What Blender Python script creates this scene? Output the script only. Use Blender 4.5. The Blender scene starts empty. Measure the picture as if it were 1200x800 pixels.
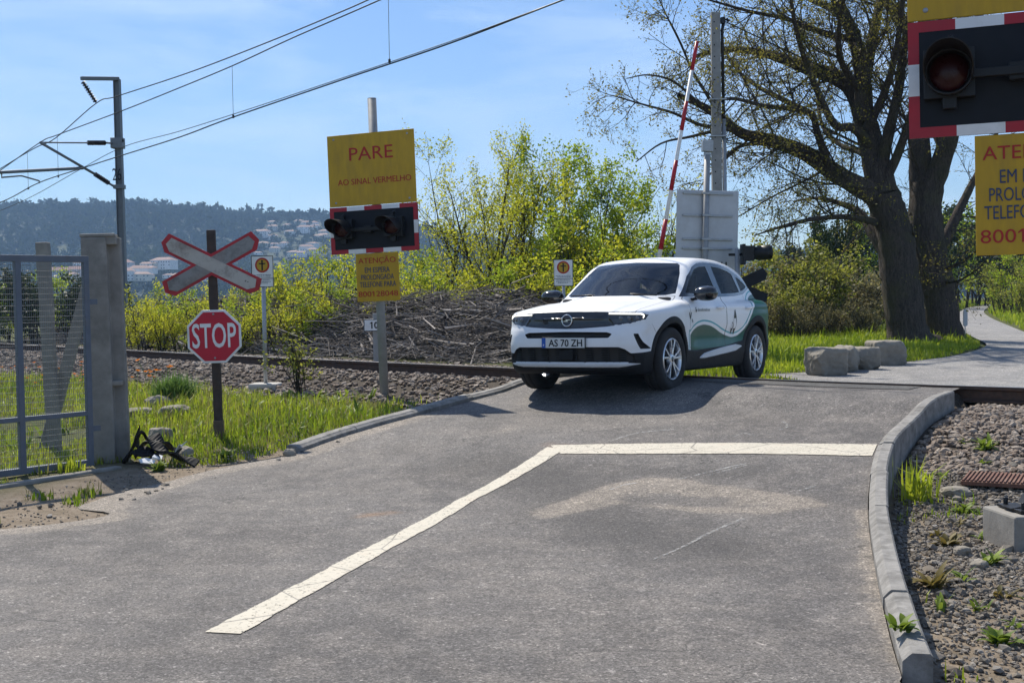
import bpy, bmesh, math, random
import numpy as np
from mathutils import Vector, Matrix

# ------------------------------------------------------------------ camera, sky, sun, exposure
SC = bpy.context.scene
COL = SC.collection
F_PX, CAM_Z = 1450.0, 1.6                      # focal length in pixels of a 1200 px wide frame
PITCH, ROLL = math.atan(55.0 / F_PX), 0.015
fw = np.array([0, math.cos(PITCH), -math.sin(PITCH)])
up0 = np.array([0, math.sin(PITCH), math.cos(PITCH)])
rt0 = np.array([1.0, 0, 0])
RT = rt0 * math.cos(ROLL) - up0 * math.sin(ROLL)
UP = up0 * math.cos(ROLL) + rt0 * math.sin(ROLL)
CAM = np.array([0, 0, CAM_Z])
cam_d = bpy.data.cameras.new('camera')
cam_d.sensor_fit = 'HORIZONTAL'; cam_d.sensor_width = 36.0
cam_d.lens = F_PX / 1200 * 36.0
cam_d.clip_start = 0.05; cam_d.clip_end = 9000
cam = bpy.data.objects.new('camera', cam_d); COL.objects.link(cam)
cam.matrix_world = Matrix(((RT[0], UP[0], -fw[0], 0), (RT[1], UP[1], -fw[1], 0), (RT[2], UP[2], -fw[2], CAM_Z), (0, 0, 0, 1)))
SC.camera = cam

SUN_AZ, SUN_EL = math.radians(-27), math.radians(51)      # azimuth from +Y towards +X
sun_dir = Vector((math.sin(SUN_AZ) * math.cos(SUN_EL), math.cos(SUN_AZ) * math.cos(SUN_EL), math.sin(SUN_EL)))
sl = bpy.data.lights.new('sun', 'SUN'); sl.energy = 5.0; sl.angle = math.radians(0.53); sl.color = (1.0, 0.93, 0.81)
so = bpy.data.objects.new('sun', sl); COL.objects.link(so)
so.rotation_euler = sun_dir.to_track_quat('Z', 'Y').to_euler(); so.location = (0, 0, 60)

W = bpy.data.worlds.new('World'); SC.world = W; W.use_nodes = True
nt = W.node_tree; N = nt.nodes; L = nt.links
for n in list(N): N.remove(n)
out = N.new('ShaderNodeOutputWorld'); bg = N.new('ShaderNodeBackground'); bg.inputs['Strength'].default_value = 0.086
sky = N.new('ShaderNodeTexSky'); sky.sky_type = 'NISHITA'; sky.sun_disc = False
sky.sun_elevation = SUN_EL; sky.sun_rotation = SUN_AZ
sky.air_density = 1.0; sky.dust_density = 0.25; sky.ozone_density = 2.2; sky.altitude = 100
tc = N.new('ShaderNodeTexCoord')
mp = N.new('ShaderNodeMapping'); mp.inputs['Scale'].default_value = (2.2, 1.0, 9.0); mp.inputs['Rotation'].default_value = (0.0, 0.22, 0.3)
L.new(tc.outputs['Generated'], mp.inputs['Vector'])
nz = N.new('ShaderNodeTexNoise'); nz.inputs['Scale'].default_value = 2.1; nz.inputs['Detail'].default_value = 9; nz.inputs['Roughness'].default_value = 0.6
nz.inputs['Distortion'].default_value = 0.5
L.new(mp.outputs[0], nz.inputs['Vector'])
rp = N.new('ShaderNodeValToRGB'); rp.color_ramp.elements[0].position = 0.42; rp.color_ramp.elements[1].position = 0.8
L.new(nz.outputs['Fac'], rp.inputs[0])
ml = N.new('ShaderNodeMath'); ml.operation = 'MULTIPLY'; ml.inputs[1].default_value = 0.72
L.new(rp.outputs['Color'], ml.inputs[0])
mx = N.new('ShaderNodeMix'); mx.data_type = 'RGBA'
L.new(ml.outputs[0], mx.inputs['Factor']); L.new(sky.outputs[0], mx.inputs['A']); mx.inputs['B'].default_value = (9.0, 9.4, 10.0, 1)
tn = N.new('ShaderNodeMix'); tn.data_type = 'RGBA'; tn.blend_type = 'MULTIPLY'; tn.inputs['Factor'].default_value = 1.0; tn.inputs['B'].default_value = (0.86, 1.0, 1.2, 1)
L.new(mx.outputs['Result'], tn.inputs['A']); L.new(tn.outputs['Result'], bg.inputs['Color']); L.new(bg.outputs[0], out.inputs[0])

SC.view_settings.view_transform = 'Standard'; SC.view_settings.look = 'None'
SC.view_settings.exposure = 0.38; SC.view_settings.gamma = 1.0; SC.view_settings.use_curve_mapping = False
SC.render.engine = 'CYCLES'
SC.cycles.use_denoising = True
SC.cycles.max_bounces = 6; SC.cycles.diffuse_bounces = 2; SC.cycles.glossy_bounces = 3; SC.cycles.transmission_bounces = 4
SC.cycles.transparent_max_bounces = 10; SC.cycles.volume_bounces = 0
SC.cycles.caustics_reflective = False; SC.cycles.caustics_refractive = False

# ------------------------------------------------------------------ picture pixel (1200x800) -> place in the world
def ray(px, py):
    return fw + RT * (px - 600) / F_PX - UP * (py - 400) / F_PX
def at_z(px, py, z=0.0):
    d = ray(px, py); t = (z - CAM_Z) / d[2]; return CAM + d * t
def at_y(px, py, Y):
    d = ray(px, py); return CAM + d * (Y / d[1])
def at_f(px, py, zf, lo=2.0, hi=200.0):
    d = ray(px, py)
    ts = np.geomspace(lo, hi, 500)
    P = CAM + ts[:, None] * d
    g = P[:, 2] - zf(P[:, 0], P[:, 1])
    i = int(np.argmax(g < 0))
    if i == 0: return P[-1]
    a, b = ts[i - 1], ts[i]
    for _ in range(30):
        m = (a + b) / 2; p = CAM + m * d
        if p[2] - float(zf(np.array([p[0]]), np.array([p[1]]))[0]) > 0: a = m
        else: b = m
    return CAM + d * a

def smooth(a, b, x):
    t = np.clip((np.asarray(x, float) - a) / (b - a), 0, 1); return t * t * (3 - 2 * t)

def pchip(xs, ys):
    xs = np.array(xs, float); ys = np.array(ys, float)
    h = np.diff(xs); dl = np.diff(ys) / h; n = len(xs); m = np.zeros(n)
    for i in range(1, n - 1):
        if dl[i - 1] * dl[i] > 0:
            w1 = 2 * h[i] + h[i - 1]; w2 = h[i] + 2 * h[i - 1]
            m[i] = (w1 + w2) / (w1 / dl[i - 1] + w2 / dl[i])
    m[0] = dl[0]; m[-1] = dl[-1]
    def f(x):
        x = np.asarray(x); sh = x.shape; q = np.clip(x.ravel(), xs[0], xs[-1])
        i = np.clip(np.searchsorted(xs, q) - 1, 0, n - 2)
        t = (q - xs[i]) / h[i]
        r = (ys[i] * (1 + 2 * t) * (1 - t) ** 2 + h[i] * m[i] * t * (1 - t) ** 2 + ys[i + 1] * t * t * (3 - 2 * t) + h[i] * m[i + 1] * t * t * (t - 1))
        return r.reshape(sh)
    return f

def catmull(pts, n=10):
    P = np.array(pts, float); P = np.vstack([2 * P[0] - P[1], P, 2 * P[-1] - P[-2]]); o = []
    for i in range(1, len(P) - 2):
        for k in range(n):
            t = k / n
            o.append(0.5 * ((2 * P[i]) + (-P[i - 1] + P[i + 1]) * t + (2 * P[i - 1] - 5 * P[i] + 4 * P[i + 1] - P[i + 2]) * t * t + (-P[i - 1] + 3 * P[i] - 3 * P[i + 1] + P[i + 2]) * t ** 3))
    o.append(P[-2]); return np.array(o)

def resample(P, n):
    P = np.array(P, float); s = np.r_[0, np.cumsum(np.linalg.norm(np.diff(P, axis=0), axis=1))]
    q = np.linspace(0, s[-1], n); return np.stack([np.interp(q, s, P[:, k]) for k in range(P.shape[1])], 1)

def poly_sdf(poly, X, Y):
    """signed distance (negative inside) to a closed polygon"""
    X = np.asarray(X, float); Y = np.asarray(Y, float)
    d = np.full(X.shape, 1e9); inside = np.zeros(X.shape, bool)
    n = len(poly)
    for i in range(n):
        ax, ay = poly[i]; bx, by = poly[(i + 1) % n]
        ex, ey = bx - ax, by - ay; wx, wy = X - ax, Y - ay
        t = np.clip((wx * ex + wy * ey) / (ex * ex + ey * ey + 1e-12), 0, 1)
        d = np.minimum(d, np.hypot(wx - ex * t, wy - ey * t))
        c = ((ay > Y) != (by > Y)) & (X < (bx - ax) * (Y - ay) / ((by - ay) if by != ay else 1e-12) + ax)
        inside ^= c
    return np.where(inside, -d, d)

def line_dist(P, X, Y):
    """signed distance to an open polyline, + on its right-hand side"""
    X = np.asarray(X, float); Y = np.asarray(Y, float)
    best = np.full(X.shape, 1e9); sg = np.ones(X.shape)
    for i in range(len(P) - 1):
        ax, ay = P[i][:2]; ex, ey = P[i + 1][0] - ax, P[i + 1][1] - ay
        wx, wy = X - ax, Y - ay
        t = np.clip((wx * ex + wy * ey) / (ex * ex + ey * ey), 0, 1)
        dd = np.hypot(wx - ex * t, wy - ey * t)
        s = np.where(ex * wy - ey * wx < 0, 1.0, -1.0)
        m = dd < best; best = np.where(m, dd, best); sg = np.where(m, s, sg)
    return best * sg

def vnoise(X, Y, seed=0, scale=1.0):
    X = np.asarray(X, float) * scale; Y = np.asarray(Y, float) * scale
    def h(i, j): 
        v = np.sin(i * 127.1 + j * 311.7 + seed * 74.7) * 43758.5453; return v - np.floor(v)
    i = np.floor(X); j = np.floor(Y); u = X - i; v = Y - j
    u = u * u * (3 - 2 * u); v = v * v * (3 - 2 * v)
    return (h(i, j) * (1 - u) + h(i + 1, j) * u) * (1 - v) + (h(i, j + 1) * (1 - u) + h(i + 1, j + 1) * u) * v
def fbm(X, Y, seed=0, scale=1.0, o=4):
    r = 0; a = 0.5
    for k in range(o):
        r = r + a * vnoise(X, Y, seed + k * 13, scale * 2 ** k); a *= 0.5
    return r

# ------------------------------------------------------------------ object helpers
M_DUMMY = None
def tag(o, label=None, cat=None, group=None, kind=None):
    if label: o['label'] = label
    if cat: o['category'] = cat
    if group: o['group'] = group
    if kind: o['kind'] = kind
    return o
def empty(name, loc=(0, 0, 0), rz=0.0):
    o = bpy.data.objects.new(name, None); COL.objects.link(o); o.empty_display_size = 0.2
    o.location = Vector([float(v) for v in loc]); o.rotation_euler = (0, 0, rz); return o
def link(name, me, mat=None, parent=None):
    o = bpy.data.objects.new(name, me); COL.objects.link(o)
    if mat is not None and len(me.materials) == 0:
        for m in (mat if isinstance(mat, (list, tuple)) else [mat]): me.materials.append(m)
    if parent is not None: o.parent = parent
    return o
def bevel(o, w=0.006, seg=2):
    m = o.modifiers.new('bevel', 'BEVEL'); m.width = w; m.segments = seg; m.limit_method = 'ANGLE'; m.angle_limit = math.radians(40)
    return o
KIDS = {}
def copy_tree(o, parent=None):
    c = o.copy(); COL.objects.link(c)
    if parent is not None: c.parent = parent
    for ch in [x for x in COL.objects if x.parent is o]: copy_tree(ch, c)
    return c

class MB:
    """collects simple shapes into one mesh"""
    def __init__(s): s.v = []; s.f = []; s.m = []; s.sm = []
    def add(s, V, Fc, mi=0, smooth=False):
        b = len(s.v); s.v.extend([tuple(map(float, p)) for p in V])
        for f in Fc: s.f.append([b + i for i in f]); s.m.append(mi); s.sm.append(smooth)
    def box(s, c, d, rot=None, mi=0, taper=(1, 1)):
        V = []
        for z in (-1, 1):
            tx, ty = (taper if z > 0 else (1, 1))
            for x, y in ((-1, -1), (1, -1), (1, 1), (-1, 1)):
                p = Vector((x * d[0] / 2 * tx, y * d[1] / 2 * ty, z * d[2] / 2))
                if rot is not None: p = rot @ p
                V.append((p.x + c[0], p.y + c[1], p.z + c[2]))
        s.add(V, [(0, 3, 2, 1), (4, 5, 6, 7), (0, 1, 5, 4), (1, 2, 6, 5), (2, 3, 7, 6), (3, 0, 4, 7)], mi)
    def bar(s, a, b, w, h=None, mi=0):
        a = Vector(a); b = Vector(b); d = b - a; q = d.to_track_quat('Z', 'Y').to_matrix()
        s.box((a + b) / 2, (w, h or w, d.length), q, mi)
    def tube(s, pts, rad, n=8, mi=0, caps=True, smooth=True):
        P = [Vector(map(float, p)) for p in pts]
        R = rad if hasattr(rad, '__len__') else [rad] * len(P)
        V = []; prev = None
        for i, p in enumerate(P):
            t = (P[min(i + 1, len(P) - 1)] - P[max(i - 1, 0)]).normalized()
            if prev is None:
                a = Vector((0, 0, 1)) if abs(t.z) < 0.9 else Vector((1, 0, 0)); x = t.cross(a).normalized()
            else: x = (prev - t * prev.dot(t)).normalized()
            prev = x; y = t.cross(x)
            for k in range(n):
                an = 2 * math.pi * k / n; V.append(p + (x * math.cos(an) + y * math.sin(an)) * R[i])
        Fc = []
        for i in range(len(P) - 1):
            for k in range(n):
                Fc.append((i * n + k, i * n + (k + 1) % n, (i + 1) * n + (k + 1) % n, (i + 1) * n + k))
        s.add(V, Fc, mi, smooth)
        if caps:
            b = len(s.v) - len(V)
            s.f.append([b + k for k in range(n)][::-1]); s.m.append(mi); s.sm.append(False)
            s.f.append([b + (len(P) - 1) * n + k for k in range(n)]); s.m.append(mi); s.sm.append(False)
    def lathe(s, prof, n=32, mi=0, axis='z', c=(0, 0, 0), smooth=True):
        V = []
        for r, h in prof:
            for k in range(n):
                a = 2 * math.pi * k / n; x, y = r * math.cos(a), r * math.sin(a)
                p = (x, y, h) if axis == 'z' else (x, h, y)
                V.append((p[0] + c[0], p[1] + c[1], p[2] + c[2]))
        Fc = []
        for i in range(len(prof) - 1):
            for k in range(n):
                q = (i * n + k, i * n + (k + 1) % n, (i + 1) * n + (k + 1) % n, (i + 1) * n + k)
                Fc.append(q if axis == 'z' else q[::-1])
        s.add(V, Fc, mi, smooth)
    def prism(s, poly, y0, y1, mi=0, plane='xz', off=(0, 0, 0)):
        n = len(poly)
        mk = {'xz': lambda a, b, t: (a, t, b), 'xy': lambda a, b, t: (a, b, t), 'yz': lambda a, b, t: (t, a, b)}[plane]
        V = [mk(a, b, y0) for a, b in poly] + [mk(a, b, y1) for a, b in poly]
        V = [(p[0] + off[0], p[1] + off[1], p[2] + off[2]) for p in V]
        Fc = [list(range(n)), list(range(2 * n - 1, n - 1, -1))] + [(i, n + i, n + (i + 1) % n, (i + 1) % n) for i in range(n)]
        s.add(V, Fc, mi)
    def mesh(s, name='m', fix=True):
        me = bpy.data.meshes.new(name); me.from_pydata(s.v, [], s.f)
        me.polygons.foreach_set('material_index', s.m); me.polygons.foreach_set('use_smooth', s.sm)
        me.update()
        if fix:
            bm = bmesh.new(); bm.from_mesh(me); bmesh.ops.recalc_face_normals(bm, faces=bm.faces[:]); bm.to_mesh(me); bm.free()
        return me
    def build(s, name, mat, parent=None, bev=0.0, seg=2, fix=True):
        o = link(name, s.mesh(name, fix), mat, parent)
        if bev: bevel(o, bev, seg)
        return o

def np_mesh(name, V, F, smooth=False, attrs=None, mi=None):
    """mesh from arrays: V (n,3), F (m,3|4) or list of such arrays"""
    Fs = F if isinstance(F, list) else [F]
    Fs = [f for f in Fs if len(f)]
    me = bpy.data.meshes.new(name)
    me.vertices.add(len(V)); me.vertices.foreach_set('co', np.ascontiguousarray(V, np.float32).ravel())
    nl = sum(f.size for f in Fs); npg = sum(len(f) for f in Fs)
    me.loops.add(nl); me.polygons.add(npg)
    me.loops.foreach_set('vertex_index', np.concatenate([f.ravel() for f in Fs]).astype(np.int32))
    tot = np.concatenate([np.full(len(f), f.shape[1]) for f in Fs]).astype(np.int32)
    me.polygons.foreach_set('loop_start', np.r_[0, np.cumsum(tot)[:-1]].astype(np.int32))
    me.polygons.foreach_set('use_smooth', np.full(npg, smooth))
    if mi is not None: me.polygons.foreach_set('material_index', np.asarray(mi, np.int32))
    for k, a in (attrs or {}).items():
        at = me.attributes.new(k, 'FLOAT', 'POINT'); at.data.foreach_set('value', np.ascontiguousarray(a, np.float32))
    me.update(calc_edges=True); me.validate()
    return me

def text(s, size, mat, parent, name='lettering', loc=(0, 0, 0), rot=(math.pi / 2, 0, 0), width=None, ext=0.0015, bold=0.0, sx=1.0):
    """writing as real raised letters; width scales the line to a set length"""
    cu = bpy.data.curves.new('t', 'FONT'); cu.body = s; cu.size = size; cu.align_x = 'CENTER'; cu.align_y = 'CENTER'
    cu.extrude = ext; cu.offset = bold; cu.resolution_u = 3
    ob = bpy.data.objects.new('t', cu); COL.objects.link(ob)
    dg = bpy.context.evaluated_depsgraph_get()
    me = bpy.data.meshes.new_from_object(ob.evaluated_get(dg))
    bpy.data.objects.remove(ob); bpy.data.curves.remove(cu)
    if '1' in s:                                           # the built-in figure 1 is a bare bar: give it its flag
        def xr(q):
            c2 = bpy.data.curves.new('t', 'FONT'); c2.body = q; c2.size = size; o2 = bpy.data.objects.new('t', c2); COL.objects.link(o2); dg2 = bpy.context.evaluated_depsgraph_get()
            m2 = bpy.data.meshes.new_from_object(o2.evaluated_get(dg2)); k = np.zeros(len(m2.vertices) * 3); m2.vertices.foreach_get('co', k); k = k.reshape(-1, 3)
            bpy.data.objects.remove(o2); bpy.data.curves.remove(c2); bpy.data.meshes.remove(m2); return k[:, 0].min(), k[:, 0].max(), k[:, 1].max()
        k = np.zeros(len(me.vertices) * 3); me.vertices.foreach_get('co', k); k = k.reshape(-1, 3); x0 = k[:, 0].min(); f0 = xr(s)[0]; y0 = k[:, 1].max()
        a1, b1_, _ = xr('1'); wb = b1_ - a1; bm = bmesh.new(); bm.from_mesh(me)
        for i_, ch in enumerate(s):
            if ch != '1': continue
            x = xr(s[:i_ + 1])[1] - f0 + x0 - wb; yt = y0 - .012 * size
            q = [(x + .004 * size, yt), (x - .155 * size, yt - .15 * size), (x - .155 * size, yt - .235 * size), (x + .004 * size, yt - .12 * size)]
            lo_ = [bm.verts.new((p[0], p[1], ext)) for p in q]; bm.faces.new(lo_[::1])
        bm.to_mesh(me); bm.free()
    n = len(me.vertices); co = np.zeros(n * 3); me.vertices.foreach_get('co', co); co = co.reshape(-1, 3)
    if width: sx = width / (co[:, 0].max() - co[:, 0].min())
    co[:, 0] -= (co[:, 0].max() + co[:, 0].min()) / 2; co[:, 1] -= (co[:, 1].max() + co[:, 1].min()) / 2
    co[:, 0] *= sx; me.vertices.foreach_set('co', co.ravel()); me.update()
    me.materials.clear()
    o = link(name, me, mat, parent); o.location = loc; o.rotation_euler = rot
    return o

# ------------------------------------------------------------------ materials
def mat_new(name):
    m = bpy.data.materials.new(name); m.use_nodes = True; t = m.node_tree
    for n in list(t.nodes): t.nodes.remove(n)
    o = t.nodes.new('ShaderNodeOutputMaterial'); b = t.nodes.new('ShaderNodeBsdfPrincipled')
    t.links.new(b.outputs[0], o.inputs[0]); return m, t, b, o
def rgb(c): return (c[0], c[1], c[2], 1.0)
def noise(t, scale, detail=4, rough=0.55, vec=None, sc3=None, dist=0.0):
    n = t.nodes.new('ShaderNodeTexNoise'); n.inputs['Scale'].default_value = scale; n.inputs['Detail'].default_value = detail
    n.inputs['Roughness'].default_value = rough; n.inputs['Distortion'].default_value = dist
    if vec is not None:
        if sc3 is not None:
            mpn = t.nodes.new('ShaderNodeMapping'); mpn.inputs['Scale'].default_value = sc3; t.links.new(vec, mpn.inputs[0]); vec = mpn.outputs[0]
        t.links.new(vec, n.inputs['Vector'])
    return n.outputs['Fac']
def coord(t, world=False):
    if world: return t.nodes.new('ShaderNodeNewGeometry').outputs['Position']
    return t.nodes.new('ShaderNodeTexCoord').outputs['Object']
def ramp(t, fac, stops):
    r = t.nodes.new('ShaderNodeValToRGB'); e = r.color_ramp.elements
    while len(e) < len(stops): e.new(0.5)
    for i, (p, c) in enumerate(stops):
        e[i].position = p; e[i].color = rgb(c) if hasattr(c, '__len__') else (c, c, c, 1)
    t.links.new(fac, r.inputs[0]); return r.outputs[0]
def mixc(t, fac, a, b, mode='MIX'):
    m = t.nodes.new('ShaderNodeMix'); m.data_type = 'RGBA'; m.blend_type = mode
    for s, v in (('Factor', fac), ('A', a), ('B', b)):
        if hasattr(v, 'is_linked'): t.links.new(v, m.inputs[s])
        elif s == 'Factor': m.inputs[s].default_value = v
        else: m.inputs[s].default_value = rgb(v)
    return m.outputs['Result']
def math_n(t, op, a, b=0.0, clamp=False):
    m = t.nodes.new('ShaderNodeMath'); m.operation = op; m.use_clamp = clamp
    for i, v in enumerate((a, b)):
        if hasattr(v, 'is_linked'): t.links.new(v, m.inputs[i])
        else: m.inputs[i].default_value = v
    return m.outputs[0]
def attr(t, name):
    a = t.nodes.new('ShaderNodeAttribute'); a.attribute_name = name; return a.outputs['Fac']
def bump(t, b, h, strength=0.3, dist=0.01):
    n = t.nodes.new('ShaderNodeBump'); n.inputs['Strength'].default_value = strength; n.inputs['Distance'].default_value = dist
    t.links.new(h, n.inputs['Height']); t.links.new(n.outputs[0], b.inputs['Normal'])
def simple(name, col, rough=0.5, metal=0.0, var=0.15, scale=8.0, bmp=0.0, coat=0.0, dirt=None, dirt_amt=0.5, spec=0.5, sc3=None):
    """one colour with uneven tone, optional dirt blotches and fine relief"""
    m, t, b, o = mat_new(name); v = coord(t)
    n1 = noise(t, scale, 6, 0.6, v, sc3)
    lo = tuple(c * (1 - var) for c in col); hi = tuple(min(1, c * (1 + var)) for c in col)
    c = ramp(t, n1, [(0.3, lo), (0.7, hi)])
    if dirt:
        n2 = noise(t, scale * 0.45, 8, 0.7, v, sc3); f = ramp(t, n2, [(0.5, 0.0), (0.72, dirt_amt)]); c = mixc(t, f, c, dirt)
    t.links.new(c, b.inputs['Base Color'])
    r = ramp(t, n1, [(0.25, max(0, rough - 0.08)), (0.75, min(1, rough + 0.08))]); t.links.new(r, b.inputs['Roughness'])
    b.inputs['Metallic'].default_value = metal; b.inputs['Coat Weight'].default_value = coat; b.inputs['Coat Roughness'].default_value = 0.05
    b.inputs['Specular IOR Level'].default_value = spec
    if bmp: bump(t, b, noise(t, scale * 6, 5, 0.7, v, sc3), bmp, 0.01)
    return m
def leafy(name, c1, c2, trans=0.45, rough=0.55, spec=0.25):
    """thin leaf: reflects and lets light through; 'var' differs per leaf"""
    m, t, b, o = mat_new(name)
    c = ramp(t, attr(t, 'var'), [(0.0, c1), (1.0, c2)])
    t.links.new(c, b.inputs['Base Color']); b.inputs['Roughness'].default_value = rough; b.inputs['Specular IOR Level'].default_value = spec
    tr = t.nodes.new('ShaderNodeBsdfTranslucent'); g = mixc(t, 0.6, c, (1.0, 0.95, 0.25), 'MULTIPLY'); t.links.new(g, tr.inputs[0])
    tr2 = mixc(t, 0.5, c, g); t.links.new(tr2, tr.inputs[0])
    mxs = t.nodes.new('ShaderNodeMixShader'); mxs.inputs[0].default_value = trans
    t.links.new(b.outputs[0], mxs.inputs[1]); t.links.new(tr.outputs[0], mxs.inputs[2]); t.links.new(mxs.outputs[0], o.inputs[0])
    return m

M = {}
M['galv'] = simple('galvanised_steel', (0.36, 0.38, 0.40), 0.5, 0.6, 0.15, 14, 0.05, dirt=(0.22, 0.2, 0.18), dirt_amt=0.4)
M['post_grey'] = simple('painted_grey_steel', (0.27, 0.28, 0.29), 0.5, 0.1, 0.12, 10, 0.03, dirt=(0.2, 0.17, 0.14), dirt_amt=0.4)
M['gate_blue'] = simple('blue_grey_gate_paint', (0.10, 0.12, 0.155), 0.45, 0.0, 0.12, 14, 0.04, dirt=(0.16, 0.13, 0.1), dirt_amt=0.35)
M['wire'] = simple('galvanised_mesh_wire', (0.20, 0.215, 0.225), 0.6, 0.2, 0.1, 20)
M['concrete'] = simple('weathered_concrete', (0.26, 0.245, 0.22), 0.9, 0, 0.22, 6, 0.35, dirt=(0.13, 0.125, 0.11), dirt_amt=0.75)
M['concrete_pale'] = simple('pale_concrete', (0.46, 0.44, 0.40), 0.9, 0, 0.12, 9, 0.2, dirt=(0.25, 0.23, 0.2), dirt_amt=0.5)
M['kerb'] = simple('kerb_concrete', (0.25, 0.24, 0.225), 0.95, 0, 0.3, 11, 0.7, dirt=(0.085, 0.08, 0.07), dirt_amt=0.85)
M['yellow'] = simple('yellow_sign_sheet', (0.50, 0.30, 0.015), 0.42, 0, 0.12, 3, dirt=(0.26, 0.165, 0.04), dirt_amt=0.5, spec=0.35, sc3=(4, 4, 0.9))
M['red'] = simple('red_sign_sheet', (0.38, 0.016, 0.03), 0.4, 0, 0.12, 6, dirt=(0.25, 0.04, 0.04), dirt_amt=0.3, spec=0.35)
M['redtext'] = simple('red_lettering', (0.40, 0.025, 0.02), 0.45, 0, 0.1, 6, spec=0.3)
M['bluetext'] = simple('dark_blue_lettering', (0.04, 0.06, 0.12), 0.5, 0, 0.1, 6, spec=0.3)
M['white_sheet'] = simple('white_sign_sheet', (0.76, 0.77, 0.78), 0.4, 0, 0.06, 6, dirt=(0.4, 0.38, 0.34), dirt_amt=0.45, spec=0.35)
M['black_panel'] = simple('black_board', (0.010, 0.012, 0.017), 0.5, 0, 0.3, 6, dirt=(0.03, 0.03, 0.03), dirt_amt=0.3, spec=0.2)
M['rubber'] = simple('scrap_rubber', (0.014, 0.014, 0.015), 0.75, 0, 0.3, 12, 0.2, dirt=(0.09, 0.075, 0.06), dirt_amt=0.5, spec=0.25)
M['black_plastic'] = simple('black_plastic', (0.012, 0.013, 0.015), 0.42, 0, 0.3, 12, spec=0.3)
M['sign_back'] = simple('grey_sign_back', (0.48, 0.50, 0.53), 0.5, 0.15, 0.08, 5, dirt=(0.3, 0.28, 0.26), dirt_amt=0.35)
M['rust_post'] = simple('rusty_dark_steel', (0.055, 0.042, 0.036), 0.75, 0.2, 0.35, 14, 0.2, dirt=(0.13, 0.06, 0.03), dirt_amt=0.5)
M['rail'] = simple('rusted_rail', (0.085, 0.05, 0.034), 0.7, 0.3, 0.35, 18, 0.2, dirt=(0.04, 0.03, 0.025), dirt_amt=0.6)
M['rail_top'] = simple('worn_rail_head', (0.35, 0.33, 0.31), 0.35, 0.9, 0.2, 10)
M['rock'] = simple('boulder_stone', (0.26, 0.235, 0.195), 0.95, 0, 0.3, 5, 0.6, dirt=(0.16, 0.145, 0.12), dirt_amt=0.7)
M['chrome'] = simple('bright_metal', (0.72, 0.73, 0.75), 0.18, 1.0, 0.05, 10)
M['alu'] = simple('wheel_alloy', (0.62, 0.64, 0.67), 0.3, 0.9, 0.08, 12)
M['tyre'] = simple('tyre_rubber', (0.018, 0.018, 0.019), 0.85, 0, 0.3, 20, 0.2, dirt=(0.06, 0.055, 0.05), dirt_amt=0.4)
M['clad'] = simple('grained_black_plastic', (0.009, 0.010, 0.012), 0.6, 0, 0.2, 40, 0.1, dirt=(0.04, 0.037, 0.034), dirt_amt=0.3, spec=0.25)
M['gloss_black'] = simple('gloss_black_panel', (0.008, 0.008, 0.009), 0.12, 0, 0.2, 6, coat=0.6)
M['silver'] = simple('satin_silver_trim', (0.58, 0.60, 0.63), 0.4, 0.0, 0.05, 10)
M['cable'] = simple('copper_wire_dark', (0.03, 0.035, 0.035), 0.5, 0.5, 0.2, 5)
M['porcelain'] = simple('dark_insulator', (0.03, 0.022, 0.02), 0.25, 0, 0.2, 10)
M['cloth'] = simple('seat_fabric', (0.03, 0.03, 0.033), 0.9, 0, 0.2, 20)
M['mast'] = simple('mast_grey_paint', (0.17, 0.19, 0.21), 0.55, 0.2, 0.12, 6)
M['lens_red'] = simple('dark_red_lens', (0.035, 0.005, 0.006), 0.3, 0, 0.2, 20, spec=0.3)
# ------------------------------------------------------------------ lie of the land
RAILZ = 0.60
near_pts = [at_z(148, 410, RAILZ), at_z(605, 431, RAILZ), at_z(888, 443.5, RAILZ), at_z(1200, 454, RAILZ)]
track_ctl = [(-60, 92), (-38, 61.5), (-24, 43.5)] + [tuple(p[:2]) for p in near_pts] + [(9.4, 9.3), (17, 4.6), (30, -2.5), (60, -18)]
TRK = catmull(track_ctl, 8)
TRK = resample(TRK, 160)
def dtrk(X, Y): return line_dist(TRK, X, Y)
_q = np.array([0.0, .1])
SGN = 1.0 if dtrk(np.array([0.0]), np.array([0.0]))[0] > 0 else -1.0
def dr(X, Y): return SGN * dtrk(X, Y)              # distance to the near rail, + on the camera's side
_ramp = pchip([-1, 0, .6, 1.0, 1.25, 1.6, 2.4, 3.4, 4.4, 5.4, 6.6, 8.0], [.585, .58, .57, .547, .505, .415, .325, .235, .125, .05, .01, 0])
def zroad(X, Y):
    d = np.asarray(dr(X, Y)); return _ramp(np.clip(d, -1, 8)) - 0.012 * (fbm(X, Y, 3, 0.45, 2) - .4)
def far_z(X, Y):
    r = np.hypot(X, Y); return 0.41 - 5.0 * smooth(130, 500, r)

def px_road(px, py): return at_f(px, py, zroad)
L_PX = [(0, 620), (100, 592), (200, 562), (280, 543), (345, 531), (400, 512), (480, 489), (560, 467), (606, 453)]
R_PX = [(1085, 830), (1055, 787), (1031, 695), (1018, 616), (1018, 575), (1025, 537), (1037, 513), (1068, 484), (1105, 462)]
RL = [px_road(*p) for p in L_PX]; RR = [px_road(*p) for p in R_PX]
RLw = [(-22, -5), (-18, 1.0), (-11.5, 5.2)] + [tuple(p[:2]) for p in RL]
RRw = [(1.35, -5), (1.55, 1.5)] + [tuple(p[:2]) for p in RR]
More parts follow.
